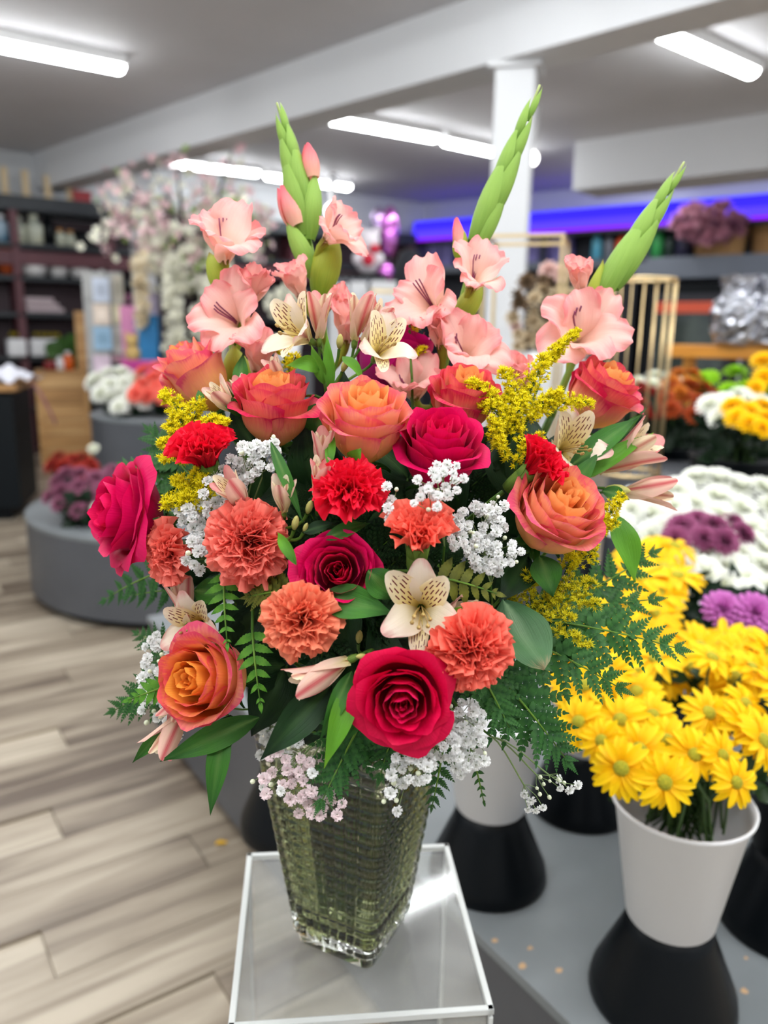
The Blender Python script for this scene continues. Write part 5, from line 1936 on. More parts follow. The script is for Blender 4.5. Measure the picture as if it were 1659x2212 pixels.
# open square gold stand behind the gladioli
q0 = PY(1095, 560, 2.9)
qz = PY(1140, 508, 2.9).z
w_ = .27
c_ = PY(1140, 520, 3.0)
riser_z = .90
t = thing('gold_stand', 'open square gold flower stand behind the gladioli', 'stand', rot_to((.96, -.28, 0), (c_.x, c_.y, riser_z + .001)))
hh = qz - riser_z
for sx in (-1, 1):
    for sy in (-1, 1):
        ob('leg', box_mesh('leg', (.013, .013, hh - .012), gold, c=(sx * w_ / 2, sy * w_ / 2, (hh - .012) / 2)), parent=t)
for sx in (-1, 1):
    ob('top_rail', box_mesh('top_rail', (w_ + .013, .013, .012), gold, c=(0, sx * w_ / 2, hh - .006)), parent=t)
    ob('top_rail', box_mesh('top_rail', (.013, w_ - .013, .012), gold, c=(sx * w_ / 2, 0, hh - .006)), parent=t)
    ob('bottom_rail', box_mesh('bottom_rail', (w_ - .013, .010, .010), gold, c=(0, sx * w_ / 2, .005)), parent=t)
t = thing('display_drum', 'grey display riser hidden behind the bouquet under the square gold stand', 'display drum', (c_.x, c_.y + .05, 0))
ob('body', lathe_mesh('body', [(0, 0), (.34, 0), (.34, riser_z - .01), (.338, riser_z), (0, riser_z)], grey_paint, 48), parent=t)
# cream dried flowers in a tall pot behind that stand
_p = PY(1190, 760, 3.7)
rs = thing('riser_block', 'grey riser under the cream dried flower arrangement', 'riser', (_p.x, _p.y, 0))
ob('block', box_mesh('block', (.3, .3, _p.z - .902), grey_paint, .004, c=(0, 0, (_p.z - .902) / 2)), parent=rs)
t = thing('dried_arrangement', 'cream and brown dried flower arrangement behind the square gold stand', 'dried flowers', PY(1190, 760, 3.7))
I_ = t.matrix_basis.inverted()
cream_mat = fm('dried_cream', srgb(150, 122, 86), srgb(214, 196, 164))
brown_mat = fm('dried_brown', srgb(60, 48, 40), srgb(120, 96, 70))
pale_pink = fm('dried_pink', srgb(190, 150, 140), srgb(226, 192, 184))
dm_ = [mum_mesh('dried_bloom', q, 22, W=.12) for q in (cream_mat, brown_mat, cream_mat, pale_pink)]
for x, y in scatter(1190, 690, 90, 110, 22, 46, 77):
    q = PY(x, y, 3.65 + rnd.uniform(-.08, .1))
    ob('dried_bloom', rnd.choice(dm_), parent=t, M=I_ @ frame(q, D(rnd.uniform(-.6, .6), .7, .6)) @ Matrix.Scale(.085 * rnd.uniform(.7, 1.3), 4))
ob('pot', lathe_mesh('pot', [(0, -.9), (.10, -.9), (.15, -.05), (.15, 0), (.12, 0), (0, -.1)], white_plastic, 24), parent=t)
# rust, bronze, green, white, yellow bunches in black tubs at the right
tub = PY(1590, 1010, 2.45)


def black_tub(label, px, py, y, w, h, zb=.46):
    c = PY(px, py, y)
    t = thing('flower_tub', label, 'bucket', (c.x, c.y, c.z - h), 'black flower tubs')
    ob('body', lathe_mesh('body', [(0, 0), (w * .36, 0), (w * .5, h - .01), (w * .52, h), (w * .48, h), (w * .34, .02), (0, .02)], black_plastic, 28), parent=t)
    s = thing('riser_block', 'dark riser block under the ' + label, 'riser', (c.x, c.y, 0))
    ob('block', box_mesh('block', (w * .9, w * .9, c.z - h - .002), black_plastic, .004, c=(0, 0, (c.z - h - .002) / 2)), parent=s)
    return Vector((c.x, c.y, c.z - .02))


tb1 = black_tub('black tub holding the white and yellow chrysanthemums', 1600, 985, 2.45, .30, .32)
tb2 = black_tub('black tub holding the rust and bronze chrysanthemums', 1455, 960, 3.05, .28, .30)
tb3 = black_tub('black tub holding the bright green chrysanthemums', 1590, 900, 3.3, .34, .30)
bunch('rust_chrysanthemum', 'rust red chrysanthemum behind the gold barred stand', 'chrysanthemum', 'rust chrysanthemums', mum_rust, 1490, 868, 62, 34, 14, 2.85, 44, tb2, 31)
bunch('bronze_chrysanthemum', 'bronze orange chrysanthemum above the rust ones', 'chrysanthemum', 'bronze chrysanthemums', mum_bronze, 1478, 830, 34, 24, 7, 2.95, 42, tb2, 32)
bunch('red_chrysanthemum', 'dark red chrysanthemum seen through the gold bars', 'chrysanthemum', 'dark red chrysanthemums', mum_red, 1395, 862, 46, 30, 9, 3.0, 36, tb2, 33)
bunch('white_daisy_mum', 'small white chrysanthemum seen through the gold bars', 'chrysanthemum', 'small white chrysanthemums', mum_cream, 1415, 828, 50, 16, 8, 3.1, 34, tb2, 34)
bunch('green_chrysanthemum', 'bright green button chrysanthemum under the wooden rack', 'chrysanthemum', 'green button chrysanthemums', mum_green, 1590, 828, 74, 22, 12, 3.1, 54, tb3, 35)
mum('green_chrysanthemum', 'lone bright green chrysanthemum left of the green row', 'chrysanthemum', None, mum_green, 1516, 822, 3.1, 44, D(0, .6, .8), tb3)
bunch('white_chrysanthemum', 'white chrysanthemum above the black tub at the right', 'chrysanthemum', 'white chrysanthemums in the black tub', mum_white, 1585, 882, 70, 28, 16, 2.42, 52, tb1, 36, .56)
bunch('yellow_chrysanthemum', 'yellow chrysanthemum in front of the white ones in the black tub', 'chrysanthemum', 'yellow chrysanthemums in the black tub', mum_yellow, 1625, 898, 62, 30, 16, 2.25, 52, tb1, 37, .56)
bunch('yellow_chrysanthemum', 'yellow chrysanthemum at the right edge below the wooden rack', 'chrysanthemum', 'yellow chrysanthemums at the edge', mum_yellow, 1656, 800, 18, 36, 4, 3.0, 50, tb3, 38, .6)
mum('yellow_chrysanthemum', 'single orange yellow chrysanthemum among the green ones', 'chrysanthemum', None, mum_yellow, 1632, 838, 2.9, 40, D(0, .7, .7), tb3)
foliage_mass('dark green stems below the rust chrysanthemums', 1430, 930, 90, 46, 2.95, 130, dark_stem_leaf, 11, foot=tb2, L=50)
foliage_mass('stems and leaves below the yellow chrysanthemums in the black tub', 1600, 950, 66, 40, 2.4, 90, dark_stem_leaf, 12, foot=tb1, L=50)
foliage_mass('green leaves under the green chrysanthemums', 1590, 866, 80, 20, 3.2, 60, cut_green, 13, L=36)

# wooden rack with the silver vases
rk = PY(1440, 758, 4.3)
re_ = PY(1680, 770, 4.0)
rd = Vector((re_.x - rk.x, re_.y - rk.y, 0)).normalized()
rz = PY(1540, 746, 4.18).z
t = thing('wooden_rack', 'orange-brown wooden rack carrying the silver vases', 'rack', rot_to(rd, (rk.x, rk.y, 0)))
ob('top_board', box_mesh('top_board', (1.3, .42, .065), orange_wood, .004, c=(.65, .21, rz - .0325)), parent=t)
for x in (.56, 1.25):
    for y in (.035, .385):
        ob('leg', box_mesh('leg', (.075, .06, rz - .066), orange_wood, .003, c=(x, y, (rz - .066) / 2)), parent=t)
ob('leg', box_mesh('leg', (.06, .06, rz - .066), orange_wood, .003, c=(.035, .385, (rz - .066) / 2)), parent=t)


def crinkled_vase(label, px, py, y, w_px, h_px):
    c = PY(px, py, y)
    s = y * .99 / F_PX
    w, h = w_px * s, h_px * s
    prof = [(.0, 0), (.30, .0), (.40, .05), (.48, .30), (.50, .50), (.46, .62), (.34, .74), (.30, .80), (.36, .92), (.40, 1.0), (.37, .99), (.27, .80), (.30, .74), (.42, .6), (.36, .1), (0, .06)]
    m = MB()
    pr = []
    for a, b in zip(prof, prof[1:]):
        for i in range(4):
            pr.append((a[0] + (b[0] - a[0]) * i / 4, a[1] + (b[1] - a[1]) * i / 4))
    pr.append(prof[-1])
    m.lathe([(max(r * w, .0005), z * h) for r, z in pr], 40)
    out = []
    for v in m.v:
        p = Vector(v)
        k = mnoise.noise(p * 34) * .016 + mnoise.noise(p * 70) * .009
        n = Vector((p.x, p.y, 0))
        n = n.normalized() if n.length > .004 else Vector((0, 0, 0))
        q = p + n * k
        q.z = max(0, q.z + (k * .4 if p.z > .02 else 0))
        out.append(tuple(q))
    m.v = out
    t = thing('silver_vase', label, 'vase', (c.x, c.y, rz + .001), 'silver vases on the rack')
    ob('body', m.mesh('body', silver, False), parent=t)


crinkled_vase('crinkled silver vase on the wooden rack, the one fully in view', 1592, 745, 4.15, 118, 142)
crinkled_vase('crinkled silver vase cut by the right edge of the picture', 1672, 742, 4.05, 110, 140)

# ================================================================== back wall: dark cabinets, violet LED wash as glowing panels
S1 = corner + Vector((-.588, -.809, 0)) * .5
MB1 = rot_to(CX, (S1.x, S1.y, 0))


def on_back(px, py, off=0.0):
    "point in the local frame of the back-wall cabinets (x along, y into the wall, z up) seen at a pixel"
    r = MB1.to_3x3().inverted() @ ray(px, py)
    o_ = MB1.inverted() @ Vector((0, 0, CAM_H))
    return o_ + r * ((off - o_.y) / r.y)


charcoal = plain('charcoal_board', srgb(34, 36, 44), .55)
slate = plain('slate_shelf', srgb(104, 110, 120), .45)
cab = thing('wall_cabinet', 'dark cabinet and shelves along the back wall under the violet light', 'cabinet', MB1)
ob('back_panel', box_mesh('back_panel', (9.4, .03, 2.84), charcoal, c=(4.75, .42, 1.42)), parent=cab)
sh_top, sh_bot = on_back(1500, 553).z, on_back(1500, 600).z
x0_ = on_back(1372, 570).x
ob('shelf', box_mesh('shelf', (9.4 - x0_, .42, sh_top - sh_bot), slate, .004, c=((9.4 + x0_) / 2, .21, (sh_top + sh_bot) / 2)), parent=cab)
zl = on_back(1000, 572).z
ob('shelf', box_mesh('shelf', (x0_ - .1, .42, .10), slate, .004, c=(x0_ / 2, .21, zl - .05)), parent=cab)
ob('lower_cabinet', box_mesh('lower_cabinet', (9.4, .40, .95), charcoal, .004, c=(4.75, .21, .475)), parent=cab)
for x in (0.02, 2.3, x0_, 5.6, 8.9):
    ob('upright', box_mesh('upright', (.05, .40, 1.86), charcoal, .003, c=(x, .21, 1.88)), parent=cab)
ob('top_board', box_mesh('top_board', (9.4, .44, .05), charcoal, .003, c=(4.75, .21, 2.815)), parent=cab)
violet = emit_mat('violet_wash', srgb(72, 52, 246), 1.05)
blue_wash = emit_mat('blue_wash', srgb(46, 34, 236), 1.0)
magenta = emit_mat('magenta_wash', srgb(128, 0, 214), 1.1)
wash = thing('cove_wash', 'blue violet LED wash on the wall over the back cabinets, made as glowing panels', 'light', MB1)  # light washing the cove wall, put into self-glowing bands
ob('blue_wash_band', box_mesh('blue_wash_band', (9.3, .06, .14), blue_wash, .002, c=(4.76, .10, 3.06)), parent=wash)
ob('violet_wash_band', box_mesh('violet_wash_band', (9.3, .06, .12), violet, .002, c=(4.76, .07, 2.93)), parent=wash)
ob('magenta_wash_band', box_mesh('magenta_wash_band', (9.3, .05, .05), magenta, .002, c=(4.76, .06, 2.85)), parent=wash)


def simple(name, label, cat, M, prof, mat, group=None, seg=20, part='body', extra=None):
    t = thing(name, label, cat, M, group)
    ob(part, lathe_mesh(part, prof, mat, seg), parent=t)
    for nm, pr, mt in (extra or []):
        ob(nm, lathe_mesh(nm, pr, mt, seg), parent=t)
    return t


def at_back(px, z, y=.2):
    p = on_back(px, 555, y - 0.0)
    return MB1 @ Matrix.Translation((p.x, y, z + .001))


def bottle(label, M, w, h, mat, capm, group=None):
    return simple('bottle', label, 'bottle', M, [(0, 0), (w * .5, 0), (w * .5, h * .62), (w * .42, h * .72), (w * .2, h * .80), (w * .2, h * .86), (0, h * .86)], mat, group, 16, 'body',
                  [('cap', [(w * .22, h * .84), (w * .26, h * .85), (w * .26, h), (0, h)], capm)])


blue_l = plain('blue_label', srgb(92, 172, 196), .35)
grey_l = plain('grey_label', srgb(120, 124, 134), .35)
orange_l = plain('orange_label', srgb(240, 96, 50), .4)
green_l = plain('green_label', srgb(60, 160, 84), .35)
dgreen_l = plain('dark_green_label', srgb(44, 62, 54), .4)
navy_l = plain('navy_label', srgb(52, 50, 74), .4)
bottle('pale blue spray bottle first in the row on the back shelf', at_back(1288, sh_top), .14, .40, blue_l, blue_l)
bottle('grey bottle between the blue and orange ones on the back shelf', at_back(1314, sh_top), .13, .38, grey_l, charcoal)
bottle('fat orange bottle on the back shelf beside the green spike', at_back(1342, sh_top), .17, .36, orange_l, charcoal)
bottle('grey bottle just left of the green one on the back shelf', at_back(1392, sh_top), .12, .34, grey_l, grey_l)
bottle('green bottle on the back shelf right of the green spike', at_back(1418, sh_top), .16, .42, green_l, green_l)
bottle('dark olive bottle right of the green one on the back shelf', at_back(1444, sh_top), .12, .34, dgreen_l, charcoal)
bottle('navy bottle with a pale cap beside the large wicker basket', at_back(1474, sh_top), .18, .42, navy_l, plain('pale_cap', srgb(200, 190, 160), .5))
for px in (1288, 1314, 1342):
    pass
ob('shelf', box_mesh('shelf', (1.0, .42, .05), charcoal, c=(on_back(1300, 555).x + .1, .21, sh_top - .0255)), parent=cab)
wick = plain('wicker', srgb(186, 144, 92), .7, col2=srgb(140, 104, 62), scale=60, bump=.8)


def basket(label, M, w, h, seed=0):
    t = thing('wicker_basket', label, 'basket', M)
    m = MB()
    rows = 12
    for k in range(rows):
        r = w * (.40 + .10 * k / rows)
        z = h * (k + .5) / rows
        m.tube([Vector((r * math.cos(a * .3142) * (1 + .02 * (-1) ** (a + k)), r * math.sin(a * .3142) * (1 + .02 * (-1) ** (a + k)) * .42, z)) for a in range(21)], h / rows * .58, 5, False)
    ob('weave', m.mesh('weave', wick), parent=t)
    m = MB()
    m.tube([Vector((w * .51 * math.cos(a * .3142), w * .51 * math.sin(a * .3142) * .42, h)) for a in range(21)], h * .045, 6, False)
    ob('rim', m.mesh('rim', wick), parent=t)
    return t


basket('large wicker basket with dusty pink dried flowers on the back shelf', at_back(1552, sh_top, .21), .66, .50)
basket('wicker basket at the right edge of the back shelf', at_back(1660, sh_top, .21), .44, .40)
t = thing('dried_flower_bunch', 'dusty pink dried flowers in the large wicker basket', 'dried flowers', at_back(1552, sh_top + .36, .21))
dusty = fm('dried_dusty_pink', srgb(136, 84, 104), srgb(190, 132, 146))
dmesh = mum_mesh('dried_bloom', dusty, 26, W=.11)
I_ = t.matrix_basis.inverted()
for x, y in scatter(1535, 485, 78, 40, 16, 50, 91):
    q = on_back(x, y, -.16 + rnd.uniform(-.1, .12))
    ob('dried_bloom', dmesh, parent=t, M=I_ @ MB1 @ frame(q, Vector((rnd.uniform(-.6, .6), -.7, .6))) @ Matrix.Scale(.17 * rnd.uniform(.8, 1.2), 4))
lit_lav = plain('lavender_lit_wrap', srgb(128, 120, 182), .5, col2=srgb(92, 84, 140), scale=5)  # violet light from the cove is put into the wrap colours
lit_lav_dark = plain('dark_violet_lit_wrap', srgb(84, 76, 132), .5)
for k, (px, w, h, mt) in enumerate(((910, .22, .42, lit_lav_dark), (942, .20, .46, lit_lav), (970, .18, .42, lit_lav), (1010, .24, .45, lit_lav), (1046, .2, .40, lit_lav_dark), (1150, .26, .44, lit_lav), (1186, .22, .40, lit_lav_dark), (1215, .26, .44, lit_lav))):
    t = thing('gift_box', ('lavender lit gift box on the back shelf, number %d from the corner' % (k + 1)).replace('number 1 from', 'nearest').replace('number 2', 'second').replace('number 3', 'third').replace('number 4', 'fourth').replace('number 5', 'fifth').replace('number 6', 'sixth').replace('number 7', 'seventh').replace('number 8', 'eighth'), 'box', at_back(px, zl, .2), 'lavender lit gift boxes on the back shelf')
    ob('box', box_mesh('box', (w, .2, h), mt, .006, c=(0, 0, h / 2)), parent=t)
    ob('lid', box_mesh('lid', (w + .012, .212, .05), mt, .004, c=(0, 0, h + .026)), parent=t)
# glass door cooler below the thick shelf
cg = on_back(1500, 640, -.35)
t = thing('flower_cooler', 'black glass-door cooler with a red strip behind the silver vases', 'cooler', MB1 @ Matrix.Translation((cg.x - .55, -.38, 0)))
ob('cabinet', box_mesh('cabinet', (3.2, .6, 2.1), black_plastic, .01, c=(1.6, .32, 1.05)), parent=t)
clg = plain('cooler_glass', srgb(40, 50, 48), .08, spec=.6, col2=srgb(70, 80, 70), scale=3)
for k in range(3):
    do = ob('door', box_mesh('door', (.98, .03, 1.86), charcoal, .006, c=(.56 + 1.03 * k, -.0, 1.06)), parent=t)
    ob('pane', box_mesh('pane', (.80, .012, 1.62), clg, c=(.56 + 1.03 * k, -.019, 1.04)), parent=do)
    ob('handle', box_mesh('handle', (.03, .05, .5), silver, .004, c=(.13 + 1.03 * k, -.04, 1.05)), parent=do)
red_orange = plain('red_strip', srgb(226, 92, 60), .5)  # plain orange-red sign colour, no emission
darkred = plain('dark_red_strip', srgb(120, 40, 40), .5)
for k in range(3):
    ob('sign_strip', box_mesh('sign_strip', (.72, .02, .13), red_orange if k == 0 else darkred, .004, c=(.5 + 1.03 * k, -.03, 1.83)), parent=t)

# ================================================================== left: shelf wall
S0 = Vector((-4.2, 9.3, 0))
MS = rot_to(AX, S0)


def on_shelf(px, py, off=0.0):
    r = MS.to_3x3().inverted() @ ray(px, py)
    o_ = MS.inverted() @ Vector((0, 0, CAM_H))
    return o_ + r * ((off - o_.y) / r.y)


zt, zt2 = on_shelf(60, 423).z, on_shelf(60, 455).z
xL, xR = on_shelf(-60, 500).x, on_shelf(900, 520).x
unit = thing('shelf_unit', 'tall dark shelf unit with maroon boards along the left wall', 'shelf', MS)
ob('top_board', box_mesh('top_board', (xR - xL, .46, zt - zt2), dark_shelf, .004, c=((xL + xR) / 2, .22, (zt + zt2) / 2)), parent=unit)
ob('back_panel', box_mesh('back_panel', (xR - xL, .02, zt2 - .05), plain('plum_back', srgb(50, 30, 38), .6), c=((xL + xR) / 2, .43, zt2 / 2)), parent=unit)
for px in (-55, 40, 245, 460, 640, 890):
    x = on_shelf(px, 600).x
    ob('upright', box_mesh('upright', (.085, .42, zt2), maroon, .003, c=(x, .21, zt2 / 2)), parent=unit)
szs = [on_shelf(100, y).z for y in (528, 598, 676, 770, 880)]
for k, z in enumerate(szs):
    ob('shelf', box_mesh('shelf', (xR - xL, .42, .05), dark_shelf, .003, c=((xL + xR) / 2, .21, z - .025)), parent=unit)
ob('fascia', box_mesh('fascia', (xR - xL - .2, .02, .15), maroon, c=((xL + xR) / 2, .03, szs[0] - .16)), parent=unit)


def at_shelf(px, z, y=.17):
    p = on_shelf(px, 600 if z < 2.8 else 400, y)
    return MS @ Matrix.Translation((p.x, y, z + .001))


SPX = .0053
cream_l = plain('cream_label', srgb(204, 204, 178), .45, col2=srgb(176, 182, 168), scale=6)
teal_l = plain('teal_label', srgb(70, 116, 142), .4, col2=srgb(170, 190, 206), scale=7)
bottle('teal and white bottle at the left end of the upper left shelf', at_shelf(10, szs[0]), .20, .30, teal_l, white_plastic)
bottle('slim cream bottle first right of the maroon upright', at_shelf(50, szs[0]), .13, .30, cream_l, cream_l)
bottle('wide cream bottle on the upper left shelf', at_shelf(82, szs[0]), .19, .33, cream_l, cream_l)
bottle('black bottle beside the wide cream bottle', at_shelf(112, szs[0]), .15, .34, black_plastic, black_plastic)
bottle('squat cream jar with a copper lid, left of the pair', at_shelf(136, szs[0]), .11, .20, cream_l, orange_wood)
bottle('squat cream jar with a copper lid, right of the pair', at_shelf(158, szs[0]), .12, .19, cream_l, orange_wood)
simple('black_mug', 'round black pot with a pale spot on the upper left shelf', 'pot', at_shelf(184, szs[0]), [(0, 0), (.09, 0), (.11, .10), (.10, .19), (.08, .19), (.07, .02), (0, .02)], black_plastic)
simple('flower_pot', 'orange clay pot at the left end of the second shelf', 'pot', at_shelf(16, szs[1] + .02), [(0, 0), (.07, 0), (.12, .22), (.14, .22), (.14, .26), (.11, .26), (.08, .02), (0, .02)], plain('orange_clay', srgb(186, 84, 40), .6))
for k, (px, w, lab) in enumerate(((75, .30, 'wide white bowl first in the bowl row on the left shelf'), (128, .22, 'white bowl in the middle of the bowl row on the left shelf'), (175, .26, 'white bowl last in the bowl row, beside the card rack'))):
    simple('bowl', lab, 'bowl', at_shelf(px, szs[1]), [(0, 0), (w * .3, 0), (w * .44, .05), (w * .5, .12), (w * .47, .12), (w * .4, .05), (0, .02)], plain('bowl_white', srgb(206, 204, 202), .4), 'white bowls on the left shelf')
# folded cloth stack
t = thing('folded_cloth', 'folded pinkish white cloth on the third left shelf', 'cloth', at_shelf(88, szs[2]))
for k in range(3):
    w = .42 - .05 * k
    m = box_mesh('fold', (w, .3, .055), plain('cloth_fold', srgb(184, 168, 172), .8), .022, c=(-.03 * k, 0, .03 + .057 * k))
    ob('fold', m, parent=t)
for px, w, lab in ((22, .20, 'small white planter of yellow flowers at the far left'), (88, .36, 'long white planter box of yellow flowers on the low left shelf')):
    t = thing('planter', lab, 'planter', at_shelf(px, szs[3], .05))
    ob('box', box_mesh('box', (w, .2, .20), white_plastic, .03, c=(0, 0, .10)), parent=t)
    mm = mum_mesh('yellow_bloom', fm('planter_yellow' + str(px), srgb(150, 130, 10), srgb(208, 186, 20)), 16, W=.16)
    for q in range(5 if w > .3 else 3):
        ob('yellow_bloom', mm, parent=t, M=Matrix.Translation(((q - (2 if w > .3 else 1)) * .06 + .02, rnd.uniform(-.04, .04), .23)) @ Matrix.Scale(.09, 4))
foliage_mass('green potted plant leaves behind the wooden crate', 138, 765, 20, 24, 9.0, 60, leaf_mat('plant_green', srgb(60, 96, 40), srgb(96, 134, 62)), 15, name='potted_plant_foliage', L=24)
# top of the unit: pale wooden pegs
for k, (px, h, lab) in enumerate(((10, .28, 'pale wooden block letter stand on top of the shelf, at the left edge'), (55, .27, 'pale wooden block stand on top of the shelf, second from the left'), (102, .24, 'pale wooden block stand on top of the shelf, third from the left'), (150, .20, 'short pale wooden block stand on top of the shelf, beside the red box'))):
    t = thing('wooden_peg', lab, 'ornament', at_shelf(px, zt, .15), 'pale wooden pegs on the shelf top')
    pw = plain('peg_wood%d' % k, srgb(206, 184, 146), .6)
    ob('post', box_mesh('post', (.07, .07, h), pw, .006, c=(0, 0, h / 2 + .02)), parent=t)
    ob('foot', box_mesh('foot', (.13, .13, .02), pw, .004, c=(0, 0, .01)), parent=t)
t = thing('red_box', 'low red box on top of the shelf left of the blossoms', 'box', at_shelf(172, zt, .15))
ob('box', box_mesh('box', (.20, .2, .09), plain('red_card', srgb(150, 44, 50), .5), .005, c=(0, 0, .045)), parent=t)
ob('lid', box_mesh('lid', (.215, .215, .03), plain('red_card_lid', srgb(160, 50, 56), .5), .004, c=(0, 0, .106)), parent=t)
framew = plain('frame_cream', srgb(216, 206, 180), .5)
for px, py, w, lab in ((516, 440, .26, 'cream picture frame standing on the shelf top behind the gladiolus'), (462, 430, .24, 'cream picture frame half hidden in the blossom branches')):
    t = thing('picture_frame', lab, 'frame', at_shelf(px, zt - .05, .12) @ Matrix.Rotation(-.15, 4, 'X'))
    for sx in (-1, 1):
        ob('side_rail', box_mesh('side_rail', (.06, .03, w * 1.1), framew, .004, c=(sx * (w / 2 - .03), 0, w * .55 + .05)), parent=t)
    for z in (.03 + .05, w * 1.1 - .03 + .05):
        ob('cross_rail', box_mesh('cross_rail', (w - .12, .03, .06), framew, .004, c=(0, 0, z)), parent=t)
    ob('backing', box_mesh('backing', (w - .12, .01, w * 1.1 - .12), plain('frame_back' + str(px), srgb(120, 118, 112), .6), c=(0, .01, w * .55 + .05)), parent=t)

# wooden crate with tall post
ck = PY(150, 990, 8.85)
cs = .0052
t = thing('wooden_crate', 'tall wooden crate on the floor in front of the left shelves', 'crate', rot_to((.93, .37, 0), (ck.x - .02, ck.y, 0)))
cw, ch = .46, 1.0
for k in range(6):
    ob('slat', box_mesh('slat', (cw, .02, ch / 6 - .006), tan_wood, .002, c=(0, -.22, ch / 6 * (k + .5))), parent=t)
    ob('slat', box_mesh('slat', (.02, .40, ch / 6 - .006), tan_wood, .002, c=(cw / 2, 0, ch / 6 * (k + .5))), parent=t)
    ob('slat', box_mesh('slat', (.02, .40, ch / 6 - .006), tan_wood, .002, c=(-cw / 2, 0, ch / 6 * (k + .5))), parent=t)
for sx in (-1, 1):
    for sy in (-1, 1):
        ob('corner_post', box_mesh('corner_post', (.05, .05, ch), tan_wood, .002, c=(sx * (cw / 2 + .012), sy * .23, ch / 2)), parent=t)
ob('top_board', box_mesh('top_board', (cw + .06, .50, .025), tan_wood, .002, c=(0, 0, ch + .013)), parent=t)
pz = PY(180, 672, 8.85).z
pxx = (t.matrix_basis.inverted() @ PY(181, 750, 8.85)).x
ob('tall_post', box_mesh('tall_post', (.15, .05, pz - ch - .026), tan_wood, .003, c=(pxx, .1, (pz + ch + .026) / 2)), parent=t)
tm = t.matrix_basis
for px, w, h, mt, lab in ((150, .11, .20, plain('orange_bottle', srgb(214, 92, 24), .35), 'orange bottle standing on the wooden crate'), (133, .10, .15, white_plastic, 'white bottle standing on the wooden crate'), (112, .14, .13, plain('red_jar', srgb(120, 22, 26), .4), 'dark red jar at the left end of the wooden crate')):
    lx = (tm.inverted() @ PY(px, 820, 8.8)).x
    bottle(lab, tm @ Matrix.Translation((lx, -.12, ch + .027)), w, h, mt, white_plastic if px != 112 else black_plastic)

# counter at the far left
kz = PY(20, 838, 6.0).z
kc = PY(44, 1000, 6.0)
t = thing('counter', 'dark counter with a wooden top at the left edge', 'counter', rot_to((.97, .24, 0), (kc.x, kc.y, 0)))
ob('body', box_mesh('body', (1.4, .7, kz - .15), plain('counter_black', srgb(6, 13, 18), .5, spec=.2), .004, c=(-.72, .36, (kz - .05) / 2 + .05)), parent=t)
ob('plinth', box_mesh('plinth', (1.3, .6, .10), black_plastic, c=(-.76, .38, .05)), parent=t)
ob('worktop', box_mesh('worktop', (1.46, .76, .05), tan_wood, .004, c=(-.71, .36, kz - .001)), parent=t)
kt = t.matrix_basis
t = thing('tissue_paper', 'crumpled white tissue paper heaped on the counter top', 'paper', kt @ Matrix.Translation((-.20, .25, kz + .026)))
tis = plain('tissue', srgb(206, 206, 216), .7)
for k in range(3):
    m = MB()

    def fn(U, V):
        x = U * .26
        y = (V - .5) * .34
        z = .10 * np.cos(U * 1.5) * np.sin(np.pi * np.clip(V, 0, 1)) + .03 * np.sin(9 * U + 5 * V + k) * np.cos(7 * V + k) + .028
        return x, y, np.maximum(z * (1 - .2 * k), .002)
    m.grid(fn, 16, 12)
    ob('sheet', m.mesh('sheet', tis), parent=t, M=Matrix.Translation((-.12 * k + .08, .06 * k, .001 + .004 * k)) @ Matrix.Rotation(.5 * k - .3, 4, 'Z'))
t = thing('ribbon', 'dusty pink ribbon hanging over the counter corner', 'ribbon', kt @ Matrix.Translation((.03, .3, kz + .03)))
m = MB()
m.grid(lambda U, V: (.02 + .18 * V ** 1.2, .05 * U, -.34 * V ** 2.0 - .0 * U), 2, 10)
ob('band', m.mesh('band', plain('ribbon_pink', srgb(178, 110, 122), .5)), parent=t)

# card rack
cr = PY(226, 700, 8.0)
zt_, zb_ = PY(226, 588, 8.0).z, PY(226, 845, 8.0).z
t = thing('card_rack', 'grey wire greeting card rack beside the wooden crate', 'rack', rot_to((.98, .2, 0), (cr.x, cr.y, 0)))
rackm = plain('rack_grey', srgb(170, 170, 168), .4)
ob('pole', lathe_mesh('pole', [(0, 0), (.02, 0), (.02, zt_ + .02), (0, zt_ + .02)], rackm, 12), parent=t)
ob('foot', lathe_mesh('foot', [(0, 0), (.22, 0), (.22, .02), (.03, .05), (0, .05)], rackm, 24), parent=t)
ob('face_panel', box_mesh('face_panel', (.22, .012, zt_ - zb_), rackm, .002, c=(-.06, -.09, (zt_ + zb_) / 2)), parent=t)
ob('face_panel', box_mesh('face_panel', (.14, .012, zt_ - zb_), rackm, .002, c=(.125, -.05, (zt_ + zb_) / 2)), parent=t)
for k in range(4):
    ob('pocket', box_mesh('pocket', (.22, .03, .012), rackm, c=(-.06, -.10, zb_ + .03 + k * (zt_ - zb_) / 4)), parent=t)
rm = t.matrix_basis
cards = [((202, 600, 234, 652), (206, 216, 232), 'white and blue greeting card at the top of the rack'), ((203, 656, 236, 702), (226, 210, 194), 'cream and pink greeting card second from the top'),
         ((204, 706, 240, 756), (160, 196, 222), 'sky blue greeting card with a pale motif on the rack'), ((205, 768, 238, 832), (222, 200, 216), 'pale pink greeting card at the bottom of the rack'),
         ((243, 592, 262, 652), (190, 184, 168), 'beige greeting card at the top of the side of the rack'), ((243, 656, 262, 700), (214, 204, 170), 'yellowish greeting card on the side of the rack'),
         ((243, 706, 264, 762), (196, 190, 182), 'grey beige greeting card on the side of the rack'), ((246, 768, 268, 828), (178, 128, 142), 'mauve greeting card at the bottom of the side of the rack')]
